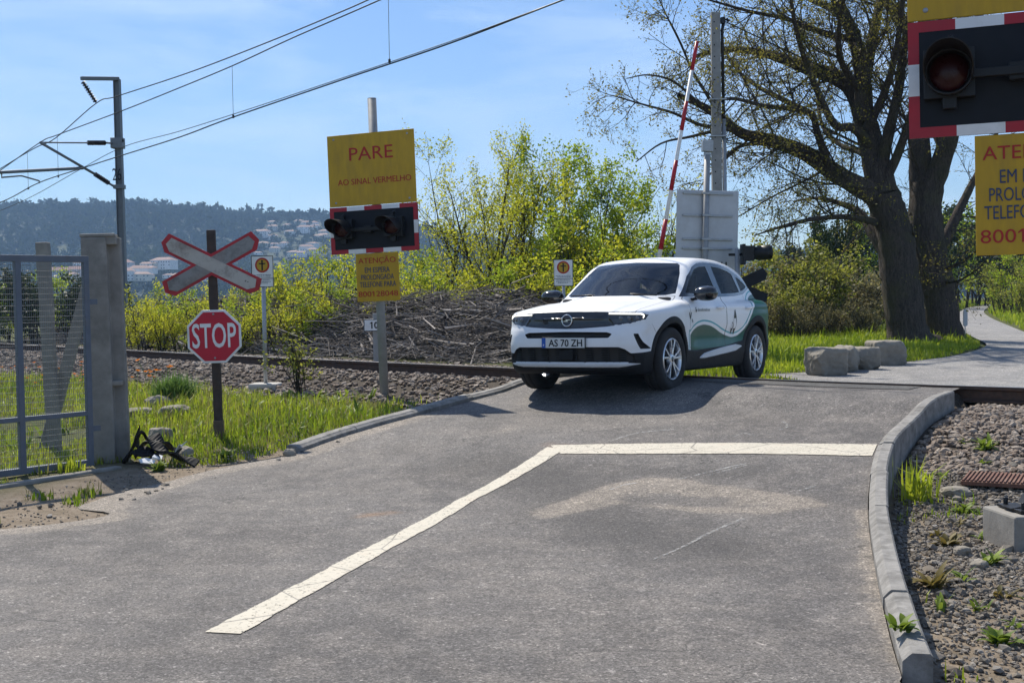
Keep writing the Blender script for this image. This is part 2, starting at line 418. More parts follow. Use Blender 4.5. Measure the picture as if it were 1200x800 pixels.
# carry both edges on to the near rail
def to_rail(p, q):
    p = np.array(p); q = np.array(q); v = (q - p) / np.linalg.norm(q - p); c = q.copy()
    for _ in range(200):
        if dr(c[:1], c[1:2])[0] < 0.04: break
        c = c + v * 0.02
    return tuple(c)
RLw.append(to_rail(RLw[-2], RLw[-1])); RRw.append(to_rail((RRw[-1][0] - .55, RRw[-1][1] - .83), RRw[-1]))
RLs = resample(catmull(RLw, 8), 261); RRs = resample(catmull(RRw, 8), 261)
ROADPOLY = [tuple(p) for p in resample(RLs, 70)] + [tuple(p) for p in resample(RRs, 70)[::-1]]

# far path beyond the crossing
PL_PX = [(893, 441), (950, 438), (1010, 432), (1080, 424), (1125, 417), (1156, 406), (1140, 396), (1124, 385), (1120, 371), (1132, 362), (1150, 358.5), (1156, 357)]
PR_PX = [(1200, 390), (1181, 382), (1161, 373), (1153, 366), (1157, 361), (1163, 358)]
PL = [at_z(x, y, .38)[:2] for x, y in PL_PX]; PR = [at_z(x, y, .38)[:2] for x, y in PR_PX]
PATHPOLY = [tuple(p) for p in catmull(PL, 5)] + [tuple(p) for p in catmull(PR, 5)[::-1]] + [(13.2, 26), (12.6, 20), (12.4, 13.5), (9.8, 11.2), (6.0, 13.9), (4.0, 15.5)]

# distances are looked up on a fine grid where thousands of points ask at once
_gx0, _gy0, _gs = -26.0, -8.0, 0.1
_LX, _LY = np.meshgrid(_gx0 + _gs * np.arange(521), _gy0 + _gs * np.arange(521))
def gridded(fn):
    T = fn(_LX, _LY)
    def f(X, Y):
        X = np.asarray(X, float); Y = np.asarray(Y, float)
        if X.size < 3000: return fn(X, Y)
        fx = (X - _gx0) / _gs; fy = (Y - _gy0) / _gs
        ins = (fx >= 0) & (fx < 519) & (fy >= 0) & (fy < 519)
        i = np.clip(fx.astype(int), 0, 519); j = np.clip(fy.astype(int), 0, 519); u = np.clip(fx - i, 0, 1); v = np.clip(fy - j, 0, 1)
        r = (T[j, i] * (1 - u) + T[j, i + 1] * u) * (1 - v) + (T[j + 1, i] * (1 - u) + T[j + 1, i + 1] * u) * v
        if (~ins).any(): r = r.copy(); r[~ins] = fn(X[~ins], Y[~ins])
        return r
    return f
_dr0 = dr; dr = gridded(_dr0)
_rp0 = lambda X, Y: poly_sdf(ROADPOLY, X, Y); _rpg = gridded(_rp0); _pp0 = lambda X, Y: _poly0(PATHPOLY, X, Y)
_poly0 = poly_sdf; _ppg = gridded(lambda X, Y: _poly0(PATHPOLY, X, Y)); _rpg = gridded(lambda X, Y: _poly0(ROADPOLY, X, Y))
def poly_sdf(poly, X, Y):
    if poly is ROADPOLY: return _rpg(X, Y)
    if poly is PATHPOLY: return _ppg(X, Y)
    return _poly0(poly, X, Y)
GATE_A = at_z(108, 548, 0.02)                          # foot of the gate's hinge-side stile
def side_of(X):                                        # which side of the road (left negative)
    return X
def ground_z(X, Y):
    X = np.asarray(X, float); Y = np.asarray(Y, float)
    d = np.asarray(dr(X, Y)); zr = _ramp(np.clip(d, -1, 8))
    n = fbm(X, Y, 7, 0.8, 4) - .47
    left = zr - 0.09 * smooth(7.0, 4.2, d) + 0.10 * n * smooth(0.6, 2.5, d)
    ctr = np.interp(Y, [-5, 2, 6, 9, 11, 14], [-6, -5, -3.0, -1.6, 0.4, 1.8])
    right = np.interp(d, [0, .25, .8, 1.5, 2.4, 3.6, 8], [.42, .42, .41, .30, .10, -.08, -.13]) + 0.16 * n * smooth(0.9, 2.0, d)
    near = np.where(X > ctr, right, left)
    bed = np.where(d < 0.5, 0.40, near)
    far = far_z(X, Y) + 0.10 * n
    k = smooth(-1.9, -2.6, d)
    z = np.where(d > 0, np.where(d < .5, np.minimum(bed, near + .0), near), 0.40 * (1 - k) + far * k)
    r = np.hypot(X, Y)
    z = z * smooth(420, 130, r) - 5.0 * smooth(130, 500, r) * (d > 0) * 1.0 + np.where(d <= 0, z * (1 - smooth(420, 130, r)), 0)
    rd = poly_sdf(ROADPOLY, X, Y)
    near_cam = (np.abs(X) < 25) & (Y < 20) & (Y > -6)
    on_road = near_cam & (rd < 0.0)
    z = np.where(on_road, zr - np.where((X < ctr) & (d > 4.6), .012 + .055 * smooth(.12, .5, -rd), .05 + .02 * smooth(0, .3, -rd)), z)
    # left shoulder: soil lies level with the asphalt
    sh = near_cam & (rd >= 0) & (rd < 0.5) & (X < ctr) & (d > 4.6)
    z = np.where(sh, z * smooth(0, .5, rd) + (zr - 0.015 + .03 * n) * (1 - smooth(0, .5, rd)), z)
    pd = poly_sdf(PATHPOLY, X, Y)
    z = np.where((pd < 0.12) & (d < -1.2), far_z(X, Y) - 0.06, z)
    return z

def axis_pts(a, b, fine, far, grow=1.12):
    v = list(np.arange(a, b + 1e-6, fine)); s = fine
    lo, hi = v[0], v[-1]; L0, H0 = [], []
    while lo > -far: s *= grow; lo -= s; L0.append(lo)
    s = fine
    while hi < far: s *= grow; hi += s; H0.append(hi)
    return np.array(L0[::-1] + v + H0)
gx = axis_pts(-9, 9.0, 0.11, 2100); gy = axis_pts(3, 22, 0.11, 2100)
gy = gy[(gy > -45) & (gy < 1690)]; gx = gx[np.abs(gx) < 2100]
GX, GY = np.meshgrid(gx, gy)
GZ = ground_z(GX, GY)
V = np.stack([GX.ravel(), GY.ravel(), GZ.ravel()], 1)
ny_, nx_ = GX.shape
idx = np.arange(ny_ * nx_).reshape(ny_, nx_)
F = np.stack([idx[:-1, :-1].ravel(), idx[:-1, 1:].ravel(), idx[1:, 1:].ravel(), idx[1:, :-1].ravel()], 1)
gd = dr(GX, GY); ctrx = np.interp(GY, [-5, 2, 6, 9, 11, 14], [-6, -5, -3.0, -1.6, 0.4, 1.8])
rsd = poly_sdf(ROADPOLY, GX, GY)
# which soil lies where: bare dirt by the gate and along the asphalt edge, ballast along the track, grassy soil elsewhere
dirt = np.clip(smooth(1.9, 0.3, rsd) * (GX < ctrx) * (gd > 3.3) * 1.2, 0, 1)
dirt = np.maximum(dirt, ((GX > ctrx) & (gd > 0)) * smooth(1.6, 3.5, gd))
bal = np.maximum(smooth(2.7, 2.1, np.abs(gd + .2)) * (gd > 0), (np.abs(gd + .8) < 1.9) * 1.0)
bal = np.maximum(bal, ((GX > ctrx) & (gd > 0) & (gd < 5)) * smooth(5.2, 2.2, gd) * 0.8)
gme = np_mesh('ground', V, F, True, {'dirt': dirt.ravel(), 'ballast': bal.ravel()})
m, t, b, o = mat_new('earth_and_turf'); v = coord(t, True)
n1 = noise(t, 0.6, 8, 0.65, v); n2 = noise(t, 5, 8, 0.7, v); n3 = noise(t, 40, 6, 0.7, v)
turf = ramp(t, n2, [(0.3, (0.045, 0.060, 0.014)), (0.52, (0.075, 0.085, 0.022)), (0.72, (0.11, 0.09, 0.045))])
soil = ramp(t, n2, [(0.25, (0.12, 0.088, 0.06)), (0.5, (0.205, 0.16, 0.115)), (0.75, (0.31, 0.26, 0.20))])
soil = mixc(t, ramp(t, n3, [(0.4, 0.0), (0.75, 0.55)]), soil, (0.34, 0.29, 0.23))
balc = ramp(t, n3, [(0.35, (0.03, 0.025, 0.02)), (0.7, (0.13, 0.105, 0.08))])
dm = math_n(t, 'MULTIPLY', attr(t, 'dirt'), ramp(t, n2, [(0.2, 0.75), (0.5, 1.0)]), True)
c = mixc(t, dm, turf, soil); c = mixc(t, attr(t, 'ballast'), c, balc)
t.links.new(c, b.inputs['Base Color']); b.inputs['Roughness'].default_value = 0.95; b.inputs['Specular IOR Level'].default_value = 0.2
h = math_n(t, 'ADD', n2, n3); bump(t, b, h, 0.6, 0.03)
tag(link('ground', gme, m), kind='structure')

# ------------------------------------------------------------------ asphalt
NR, NC = 261, 150
A = RLs[:, None, :] * (1 - np.linspace(0, 1, NC)[None, :, None]) + RRs[:, None, :] * np.linspace(0, 1, NC)[None, :, None]
jit = (fbm(RLs[:, 0], RLs[:, 1], 5, 1.3, 4) - .47) * 0.30 * (np.asarray(dr(RLs[:, 0], RLs[:, 1])) > 4.9)
A[:, 0, 0] += jit
RX, RY = A[..., 0], A[..., 1]; RZ = zroad(RX, RY)
def pdist(pxs, width):                                   # soft stain mask round a ground polyline given in metres
    P = [px_road(*p)[:2] for p in pxs]; return np.exp(-(line_dist(P, RX, RY) / width) ** 2)
dust = 0.95 * pdist([(640, 596), (740, 572), (850, 578), (930, 588)], 0.22) + 0.8 * pdist([(690, 576), (745, 564), (800, 562)], .10)
dust += 0.6 * pdist([(630, 604), (680, 585), (720, 570), (760, 563)], .13) + .5 * pdist([(560, 640), (700, 720), (820, 790)], .5) + .45 * pdist([(250, 600), (420, 570), (560, 545)], .3) + .4 * pdist([(100, 690), (300, 640)], .35)
dust += 0.7 * pdist([(350, 545), (450, 528), (560, 505), (640, 483), (720, 470), (800, 464)], 0.42)
dust += 0.55 * pdist([(600, 505), (720, 493), (860, 490), (980, 492)], 0.32)
ring = [(640, 606), (700, 579), (760, 561), (850, 570), (935, 583), (962, 592), (900, 603), (800, 597), (720, 590)]
rw = [px_road(*p)[:2] for p in ring]; rs = _poly0([tuple(q) for q in rw], RX, RY)
dust = dust * .45 + (.15 + .7 * fbm(RX, RY, 41, 3.2, 4)) * np.exp(-(rs / (.05 + .09 * vnoise(RX, RY, 19, 2.2))) ** 2) + (.08 + .35 * fbm(RX, RY, 43, 2.0, 4)) * smooth(.05, -.1, rs)
dust += 0.7 * pdist([(1075, 800), (1030, 700), (1015, 600)], 0.13)
dust += 0.9 * smooth(0.55, 0.0, -poly_sdf(ROADPOLY, RX, RY)) * (RX < 0) * smooth(15, 13, RY)
dust += 0.5 * pdist([(640, 528), (700, 526), (760, 530)], .16)
rustm = pdist([(425, 604), (460, 600)], 0.055) + 0.6 * pdist([(640, 520), (680, 523), (760, 521)], .05)
dark = 0.9 * pdist([(560, 540), (640, 560), (720, 620), (820, 640)], 0.5) + 0.6 * pdist([(760, 552), (860, 556)], .2)
Vr = np.stack([RX.ravel(), RY.ravel(), RZ.ravel()], 1)
ii = np.arange(NR * NC).reshape(NR, NC)
Fr = np.stack([ii[:-1, :-1].ravel(), ii[:-1, 1:].ravel(), ii[1:, 1:].ravel(), ii[1:, :-1].ravel()], 1)
def asphalt(name, base_lo, base_hi, masks=True):
    m, t, b, o = mat_new(name); v = coord(t, True)
    big = noise(t, 0.55, 7, 0.62, v); mid = noise(t, 3.1, 8, 0.68, v); fine = noise(t, 95, 3, 0.8, v); agg = noise(t, 210, 2, 0.9, v)
    streak = noise(t, 1.2, 6, 0.65, v, (2.2, 0.45, 1))
    broad = noise(t, 0.21, 5, 0.6, v); c = ramp(t, math_n(t, 'ADD', math_n(t, 'MULTIPLY', big, .5), math_n(t, 'MULTIPLY', broad, .5)), [(0.38, base_lo), (0.60, base_hi)])
    c = mixc(t, ramp(t, mid, [(0.44, 0.0), (0.64, 0.5)]), c, (base_hi[0] * 1.5, base_hi[1] * 1.44, base_hi[2] * 1.36))
    c = mixc(t, ramp(t, streak, [(0.50, 0.0), (0.7, 0.35)]), c, tuple(x * 0.55 for x in base_lo))
    if masks:
        brk = ramp(t, mid, [(0.28, 0.15), (0.62, 1.0)])
        c = mixc(t, math_n(t, 'MULTIPLY', attr(t, 'dark'), 0.75, True), c, tuple(x * 0.62 for x in base_lo))
        brk2 = math_n(t, 'ADD', -.25, math_n(t, 'MULTIPLY', noise(t, 2.6, 9, .74, v), 2.3)); du = math_n(t, 'MULTIPLY', attr(t, 'dust'), brk2)
        c = mixc(t, math_n(t, 'MULTIPLY', math_n(t, 'ADD', math_n(t, 'MULTIPLY', du, .35), ramp(t, du, [(.40, 0.0), (.56, .45)])), .8, True), c, (0.31, 0.265, 0.215))
        c = mixc(t, math_n(t, 'MULTIPLY', math_n(t, 'MULTIPLY', attr(t, 'rust'), brk), 0.8, True), c, (0.24, 0.13, 0.06))
    def cells(scale):
        vn = t.nodes.new('ShaderNodeTexVoronoi'); vn.inputs['Scale'].default_value = scale; t.links.new(v, vn.inputs['Vector'])
        sx_ = t.nodes.new('ShaderNodeSeparateColor'); t.links.new(vn.outputs['Color'], sx_.inputs[0]); return sx_.outputs[0]
    c = mixc(t, 1.0, c, ramp(t, cells(105), [(0.0, 0.5), (0.25, 0.77), (0.55, 0.97), (0.8, 1.16), (0.93, 1.38), (1.0, 2.1)]), 'MULTIPLY')
    c = mixc(t, 1.0, c, ramp(t, cells(42), [(0.0, 0.75), (0.2, 0.95), (0.8, 1.04), (0.97, 1.15), (1.0, 1.8)]), 'MULTIPLY')
    sp = ramp(t, fine, [(0.34, (0.6, 0.6, 0.6)), (0.5, (1, 1, 1)), (0.64, (1.5, 1.48, 1.45))])
    c = mixc(t, 0.85, c, sp, 'MULTIPLY')
    # hair cracks
    vo = t.nodes.new('ShaderNodeTexVoronoi'); vo.feature = 'DISTANCE_TO_EDGE'; vo.inputs['Scale'].default_value = 0.55
    wn = t.nodes.new('ShaderNodeTexNoise'); wn.inputs['Scale'].default_value = 2.5; wn.inputs['Detail'].default_value = 6; t.links.new(v, wn.inputs['Vector'])
    wv = t.nodes.new('ShaderNodeVectorMath'); wv.operation = 'ADD'; t.links.new(v, wv.inputs[0]); t.links.new(wn.outputs['Color'], wv.inputs[1]); t.links.new(wv.outputs[0], vo.inputs['Vector'])
    ck = ramp(t, vo.outputs['Distance'], [(0.0, 0.7), (0.008, 0.0)])
    ck = math_n(t, 'MULTIPLY', ck, ramp(t, big, [(0.44, 0.0), (0.55, 1.0)]))
    c = mixc(t, ck, c, (0.02, 0.02, 0.02))
    t.links.new(c, b.inputs['Base Color']); b.inputs['Roughness'].default_value = 0.82; b.inputs['Specular IOR Level'].default_value = 0.45
    h = math_n(t, 'ADD', fine, math_n(t, 'MULTIPLY', agg, 0.6)); bump(t, b, h, 0.75, 0.008)
    return m
M['asphalt'] = asphalt('worn_asphalt', (0.080, 0.074, 0.072), (0.150, 0.140, 0.133))
M['asphalt_far'] = asphalt('pale_asphalt', (0.17, 0.165, 0.165), (0.24, 0.235, 0.23), False)
M['asphalt_new'] = asphalt('fresh_asphalt', (0.06, 0.06, 0.06), (0.085, 0.083, 0.082), False)
rme = np_mesh('road', Vr, Fr, True, {'dust': np.clip(dust, 0, 1.3).ravel(), 'rust': rustm.ravel(), 'dark': np.clip(dark, 0, 1).ravel()})
tag(link('road', rme, M['asphalt']), kind='structure')

def drape(poly, zf, dz, res=0.12):
    """thin sheet over the land inside a polygon"""
    me_v = MB(); bm = bmesh.new()
    vs = [bm.verts.new((p[0], p[1], 0)) for p in poly]; bm.faces.new(vs)
    bmesh.ops.triangulate(bm, faces=bm.faces[:])
    xs = [p[0] for p in poly]; ys = [p[1] for p in poly]
    for ax, lo, hi in ((0, min(xs), max(xs)), (1, min(ys), max(ys))):
        k = lo + res
        while k < hi:
            no = Vector((1, 0, 0)) if ax == 0 else Vector((0, 1, 0))
            bmesh.ops.bisect_plane(bm, geom=bm.verts[:] + bm.edges[:] + bm.faces[:], plane_co=no * k, plane_no=no); k += res
    co = np.array([v.co[:] for v in bm.verts]); z = zf(co[:, 0], co[:, 1]) + dz
    for v, zz in zip(bm.verts, z): v.co.z = zz
    bmesh.ops.recalc_face_normals(bm, faces=bm.faces[:])
    for f in bm.faces:
        if f.normal.z < 0: f.normal_flip()
    me = bpy.data.meshes.new('sheet'); bm.to_mesh(me); bm.free(); return me
def ribbon(pa, pb, zf, dz, n=60, rag=0.0):
    """sheet between two edge lines"""
    a = resample(pa, n); b_ = resample(pb, n); k = 5
    if rag:
        r_ = np.random.default_rng(n); w_ = (b_ - a) / np.linalg.norm(b_ - a, axis=1)[:, None]
        for e, q in ((a, 3), (b_, 9)): e += w_ * ((fbm(e[:, 0], e[:, 1], q, 9, 4) - .47) * rag * 2.2 + r_.normal(0, rag * .12, n))[:, None]
    P = np.stack([a * (1 - s) + b_ * s for s in np.linspace(0, 1, k)], 1)
    z = zf(P[..., 0], P[..., 1]) + dz
    Vv = np.stack([P[..., 0].ravel(), P[..., 1].ravel(), z.ravel()], 1); q = np.arange(n * k).reshape(n, k)
    return np_mesh('ribbon', Vv, np.stack([q[:-1, :-1].ravel(), q[:-1, 1:].ravel(), q[1:, 1:].ravel(), q[1:, :-1].ravel()], 1))

m, t, b, o = mat_new('worn_road_paint'); v = coord(t, True)
n1 = noise(t, 4, 8, 0.7, v); n2 = noise(t, 38, 6, 0.75, v); n3 = noise(t, 1.1, 4, 0.6, v)
c = ramp(t, n1, [(0.3, (0.44, 0.40, 0.32)), (0.7, (0.58, 0.54, 0.45))]); c = mixc(t, ramp(t, n1, [(0.52, 0.0), (0.75, 0.6)]), c, (0.40, 0.31, 0.22))
c = mixc(t, ramp(t, n2, [(0.55, 0.0), (0.68, 0.5)]), c, (0.2, 0.19, 0.18))
vo = t.nodes.new('ShaderNodeTexVoronoi'); vo.feature = 'DISTANCE_TO_EDGE'; vo.inputs['Scale'].default_value = 1.3; t.links.new(v, vo.inputs['Vector'])
c = mixc(t, ramp(t, vo.outputs['Distance'], [(0.0, 0.9), (0.009, 0.0)]), c, (0.09, 0.085, 0.08))
t.links.new(c, b.inputs['Base Color']); b.inputs['Roughness'].default_value = 0.75; bump(t, b, n2, 0.4, 0.006)
tr = t.nodes.new('ShaderNodeBsdfTransparent'); ms = t.nodes.new('ShaderNodeMixShader')
hole = math_n(t, 'MULTIPLY', ramp(t, n2, [(0.57, 1.0), (0.60, 0.0)]), 1.0); wear = ramp(t, n3, [(0.38, 1.0), (0.56, 0.0)]); keep = math_n(t, 'SUBTRACT', 1.0, math_n(t, 'MULTIPLY', math_n(t, 'SUBTRACT', 1.0, hole), math_n(t, 'ADD', 0.25, math_n(t, 'MULTIPLY', wear, 0.6)), True), True)
t.links.new(keep, ms.inputs[0]); t.links.new(tr.outputs[0], ms.inputs[1]); t.links.new(b.outputs[0], ms.inputs[2]); t.links.new(ms.outputs[0], o.inputs[0]); M['paint'] = m
def px_line(pxs): return [px_road(*p)[:2] for p in pxs]
tag(link('centre_line', ribbon(px_line([(240, 741), (420, 647), (540, 584), (641, 524)]), px_line([(281, 743), (452, 646.5), (560, 583.5), (662, 526)]), zroad, 0.005, 500, .012), M['paint']), kind='structure')
tag(link('stop_line', ribbon(px_line([(645, 522), (760, 520), (880, 519.5), (1028, 521)]), px_line([(657, 532), (760, 532), (880, 532), (1022, 534.5)]), zroad, 0.006, 400, .014), M['paint']), kind='structure')
m, t, b, o = mat_new('chalky_spray_mark'); v = coord(t, True)
n1 = noise(t, 22, 6, 0.8, v); b.inputs['Base Color'].default_value = (0.62, 0.62, 0.6, 1); b.inputs['Roughness'].default_value = 0.9
tr = t.nodes.new('ShaderNodeBsdfTransparent'); ms = t.nodes.new('ShaderNodeMixShader')
t.links.new(ramp(t, n1, [(0.45, 0.0), (0.66, 0.6)]), ms.inputs[0]); t.links.new(tr.outputs[0], ms.inputs[1]); t.links.new(b.outputs[0], ms.inputs[2]); t.links.new(ms.outputs[0], o.inputs[0]); M['spray'] = m
def spray(pxs, w):
    P = resample(catmull([px_road(*p)[:2] for p in pxs], 8), 24); T = np.gradient(P, axis=0); T /= np.linalg.norm(T, axis=1)[:, None]
    Nn = np.stack([-T[:, 1], T[:, 0]], 1) * w / 2 * np.linspace(0.5, 1, 24)[:, None]
    tag(link('spray_mark', ribbon(P - Nn, P + Nn, zroad, 0.005, 40), M['spray']), kind='structure')
for pxs, w in [([(765, 656), (800, 641), (835, 623), (871, 608)], .035), ([(790, 563), (820, 556), (845, 550), (874, 543)], .035), ([(830, 557), (852, 551), (874, 545)], .04),
               ([(934, 576), (944, 573), (957, 569)], .04), ([(716, 517), (740, 509), (760, 506), (792, 503)], .05), ([(914, 504), (922, 501), (921, 496), (917, 494)], .035),
               ([(860, 512), (872, 508), (884, 511)], .04), ([(715, 574), (730, 569), (745, 566)], .05)]:
    spray(pxs, w)

# fresh asphalt band where the road meets the deck
s_on = [i for i in range(len(TRK)) if 2.55 < TRK[i][0] < 4.25]
def off(P, dist):
    P = np.array(P); T = np.gradient(P, axis=0); T /= np.linalg.norm(T, axis=1)[:, None]
    Nn = np.stack([T[:, 1], -T[:, 0]], 1); q = P + Nn * 0.01
    s = 1 if dr(q[:1, 0], q[:1, 1])[0] > dr(P[:1, 0], P[:1, 1])[0] else -1
    return P + Nn * s * dist
fine_trk = resample(TRK, 4000)
seg = fine_trk[(fine_trk[:, 0] > 1.4) & (fine_trk[:, 0] < 4.3)][:, :2]
wob = .42 + .16 * (fbm(seg[:, 0], seg[:, 1], 9, 2.0, 3) - .4)
Tn = np.gradient(seg, axis=0); Tn /= np.linalg.norm(Tn, axis=1)[:, None]; sgn = np.sign((off(seg, 1.0) - seg)[0] @ np.array([Tn[0, 1], -Tn[0, 0]]))
tag(link('asphalt_band', ribbon(off(seg, 0.05), seg + np.stack([Tn[:, 1], -Tn[:, 0]], 1) * sgn * wob[:, None], zroad, 0.006, 80), M['asphalt_new']), kind='structure')

# ------------------------------------------------------------------ kerbs
def kerb_run(inner, width, height, seg_len, nose=0.0, seed=0):
    mb = MB(); P = resample(inner, max(3, int(np.linalg.norm(np.diff(inner, axis=0), axis=1).sum() / 0.12)))
    T = np.gradient(P, axis=0); T /= np.linalg.norm(T, axis=1)[:, None]; Nn = np.stack([T[:, 1], -T[:, 0]], 1)
    s = np.r_[0, np.cumsum(np.linalg.norm(np.diff(P, axis=0), axis=1))]
    k0 = 0; rng = random.Random(seed)
    n_seg = max(1, int(round(s[-1] / seg_len)))
    for q in range(n_seg):
        a, e = s[-1] * q / n_seg + 0.004, s[-1] * (q + 1) / n_seg - 0.004
        ss = np.linspace(a, e, max(3, int((e - a) / 0.04)))
        dz = rng.uniform(-.010, .010); dw = rng.uniform(-.006, .006)
        rows = []
        for x in ss:
            p = np.array([np.interp(x, s, P[:, 0]), np.interp(x, s, P[:, 1])]); nn = np.array([np.interp(x, s, Nn[:, 0]), np.interp(x, s, Nn[:, 1])])
            z = float(zroad(p[:1], p[1:2])[0]); hh = height * (float(np.interp(x / s[-1], [.35, .8], [1, .45])) if height > .07 else 1) + dz * .7
            if nose: hh *= min(1, 0.25 + 0.75 * x / nose)
            pr = [(0, z - .35), (0.005, z + hh * .55), (.03, z + hh - .012), (.045, z + hh), (width - .012, z + hh), (width, z + hh - .012), (width, z - .35)]
            ch = .010 * max(0, float(fbm(np.array(p[0] * 9), np.array(p[1] * 9), 3)) - .52) * 4; rows.append([(p[0] + nn[0] * (w_ + dw), p[1] + nn[1] * (w_ + dw), zz - (ch if 1 < q_ < 4 else 0)) for q_, (w_, zz) in enumerate(pr)])
        n = 7; Vv = [p for r in rows for p in r]; Fc = []
        for i in range(len(rows) - 1):
            for k in range(n - 1): Fc.append((i * n + k, i * n + k + 1, (i + 1) * n + k + 1, (i + 1) * n + k))
        Fc.append(tuple(range(n))); Fc.append(tuple((len(rows) - 1) * n + k for k in range(n)))
        mb.add(Vv, Fc)
    return mb
Rk = np.array(RRs); sel = Rk[(Rk[:, 1] > 5.05) & (Rk[:, 1] < RR[-1][1] + .02)]
tag(kerb_run(sel, 0.128, 0.085, 1.0, 0.0, 1).build('kerb', M['kerb']), kind='structure')
Lk = np.array(RLs); sel = Lk[(Lk[:, 1] > RL[4][1])][::-1]
kb = kerb_run(sel, 0.16, 0.06, 1.0, 0, 2); tag(kb.build('kerb', M['kerb']), kind='structure')

# ------------------------------------------------------------------ deck of the crossing and the path beyond
ft = fine_trk[(fine_trk[:, 0] > -0.4) & (fine_trk[:, 0] < 9.5)][:, :2]; ft = resample(ft, 60)
a = off(ft, -0.05); b_ = off(ft, -1.60); mb = MB()
for i in range(len(a) - 1):
    if i % 6 == 5: g = .985
    else: g = 1.0
    q = [(*a[i], .585), (*(a[i] + (a[i + 1] - a[i]) * g), .585), (*(b_[i] + (b_[i + 1] - b_[i]) * g), .455), (*b_[i], .455)]
    lo = [(p[0], p[1], p[2] - .16) for p in q]
    mb.add(q + lo, [(0, 1, 2, 3), (7, 6, 5, 4), (0, 4, 5, 1), (2, 6, 7, 3), (1, 5, 6, 2), (3, 7, 4, 0)])
tag(mb.build('crossing_deck', M['concrete_pale'], bev=0.0), kind='structure')
ys = fine_trk[(fine_trk[:, 0] > 4.25) & (fine_trk[:, 0] < 4.95)][:, :2]; ys = resample(ys, 20)
M['yellow_paint'] = simple('worn_yellow_paint', (0.6, 0.42, 0.06), 0.7, 0, 0.2, 12, dirt=(0.4, 0.38, 0.35), dirt_amt=0.7)
tag(link('yellow_edge_line', ribbon(off(ys, -.06), off(ys, -.17), lambda X, Y: np.full(np.shape(X), .579), 0.004), M['yellow_paint']), kind='structure')
def pathz(X, Y): return far_z(X, Y) + 0.0 * X
tag(link('path', drape(PATHPOLY, pathz, 0.0, 0.6), M['asphalt_far']), kind='structure')

# ------------------------------------------------------------------ rails
def rail(name, P, ztop, label):
    prof = [(-.0335, 0, 1), (-.036, -.008, 0), (-.036, -.034, 0), (-.009, -.048, 0), (-.009, -.125, 0), (-.07, -.145, 0), (-.07, -.158, 0), (.07, -.158, 0), (.07, -.145, 0), (.009, -.125, 0), (.009, -.048, 0), (.036, -.034, 0), (.036, -.008, 0), (.0335, 0, 0)]
    P = np.array(P); T = np.gradient(P, axis=0); T /= np.linalg.norm(T, axis=1)[:, None]; Nn = np.stack([T[:, 1], -T[:, 0]], 1)
    n = len(prof); Vv = []; Fc = []; mb = MB()
    for p, nn in zip(P, Nn):
        for w_, z, _ in prof: Vv.append((p[0] + nn[0] * w_, p[1] + nn[1] * w_, ztop + z))
    for i in range(len(P) - 1):
        for k in range(n - 1): Fc.append((i * n + k, i * n + k + 1, (i + 1) * n + k + 1, (i + 1) * n + k))
    mb.add(Vv, Fc); 
    mb.add([ (p[0] + nn[0] * s * .0335, p[1] + nn[1] * s * .0335, ztop + 0.0005) for p, nn in zip(P, Nn) for s in (-1, 1)], [(2 * i, 2 * i + 1, 2 * i + 3, 2 * i + 2) for i in range(len(P) - 1)], 1)
    return tag(mb.build(name, [M['rail'], M['rail_top']], fix=False), label, 'rail')
rt = resample(fine_trk[:, :2], 400)
rail('rail', rt, RAILZ, 'rusty brown near rail on the gravel bed, in front of the brush pile')
rail('rail', off(rt, -1.74), RAILZ - .19, 'far rail of the track, low behind the near rail and beneath the brush pile')
# sleepers mostly buried in the stones
mbs = 0
sm = MB(); sm.box((0, 0, 0), (2.5, .26, .2)); sme = sm.mesh('sleeper'); sme.materials.append(M['concrete'])
sp = resample(fine_trk[:, :2], int(np.linalg.norm(np.diff(fine_trk[:, :2], axis=0), axis=1).sum() / .62)); Ts = np.gradient(sp, axis=0)
offs = off(sp, -.87)
for p, tt in zip(offs, Ts):
    if -14 < p[0] < -1.2 or 4.0 < p[0] < 7:
        s_ = link('railway_sleeper', sme); s_.location = (p[0], p[1], .27); s_.rotation_euler = (0, 0, math.atan2(tt[1], tt[0]) + math.pi / 2)
        tag(s_, 'concrete railway sleeper half buried in the ballast under the rails', 'sleeper', 'sleepers under the rails')

# ------------------------------------------------------------------ ballast and loose stones (nobody could count them)
def ico():
    bm = bmesh.new(); bmesh.ops.create_icosphere(bm, subdivisions=1, radius=1.0)
    v = np.array([x.co[:] for x in bm.verts]); f = np.array([[q.index for q in p.verts] for p in bm.faces]); bm.free(); return v, f
IV, IF = ico()
def stones(name, P, size, mat, seed=0, flat=0.7):
    rng = np.random.default_rng(seed); n = len(P)
    R = rng.normal(size=(n, 3, 3)); Q, _ = np.linalg.qr(R)
    sc = rng.uniform(.55, 1.25, (n, 1, 3)) * size[:, None, None]; sc[:, :, 2] *= flat
    base = IV[None] * (1 + rng.uniform(-.06, .06, (n, len(IV), 1)))
    for _ in range(6):                                     # each stone is broken along a few planes
        nn_ = rng.normal(size=(n, 1, 3)); nn_ /= np.linalg.norm(nn_, axis=2, keepdims=True); h_ = rng.uniform(.35, .8, (n, 1, 1))
        e = np.maximum(0, np.sum(base * nn_, 2, keepdims=True) - h_); base = base - nn_ * e
    Vv = np.einsum('nvi,nij->nvj', base, Q) * sc + P[:, None, :]
    Fv = IF[None] + (np.arange(n) * len(IV))[:, None, None]
    var = np.repeat(rng.random(n), len(IV))
    o = link(name, np_mesh(name, Vv.reshape(-1, 3), Fv.reshape(-1, 3), False, {'var': var}), mat)
    return tag(o, kind='stuff')
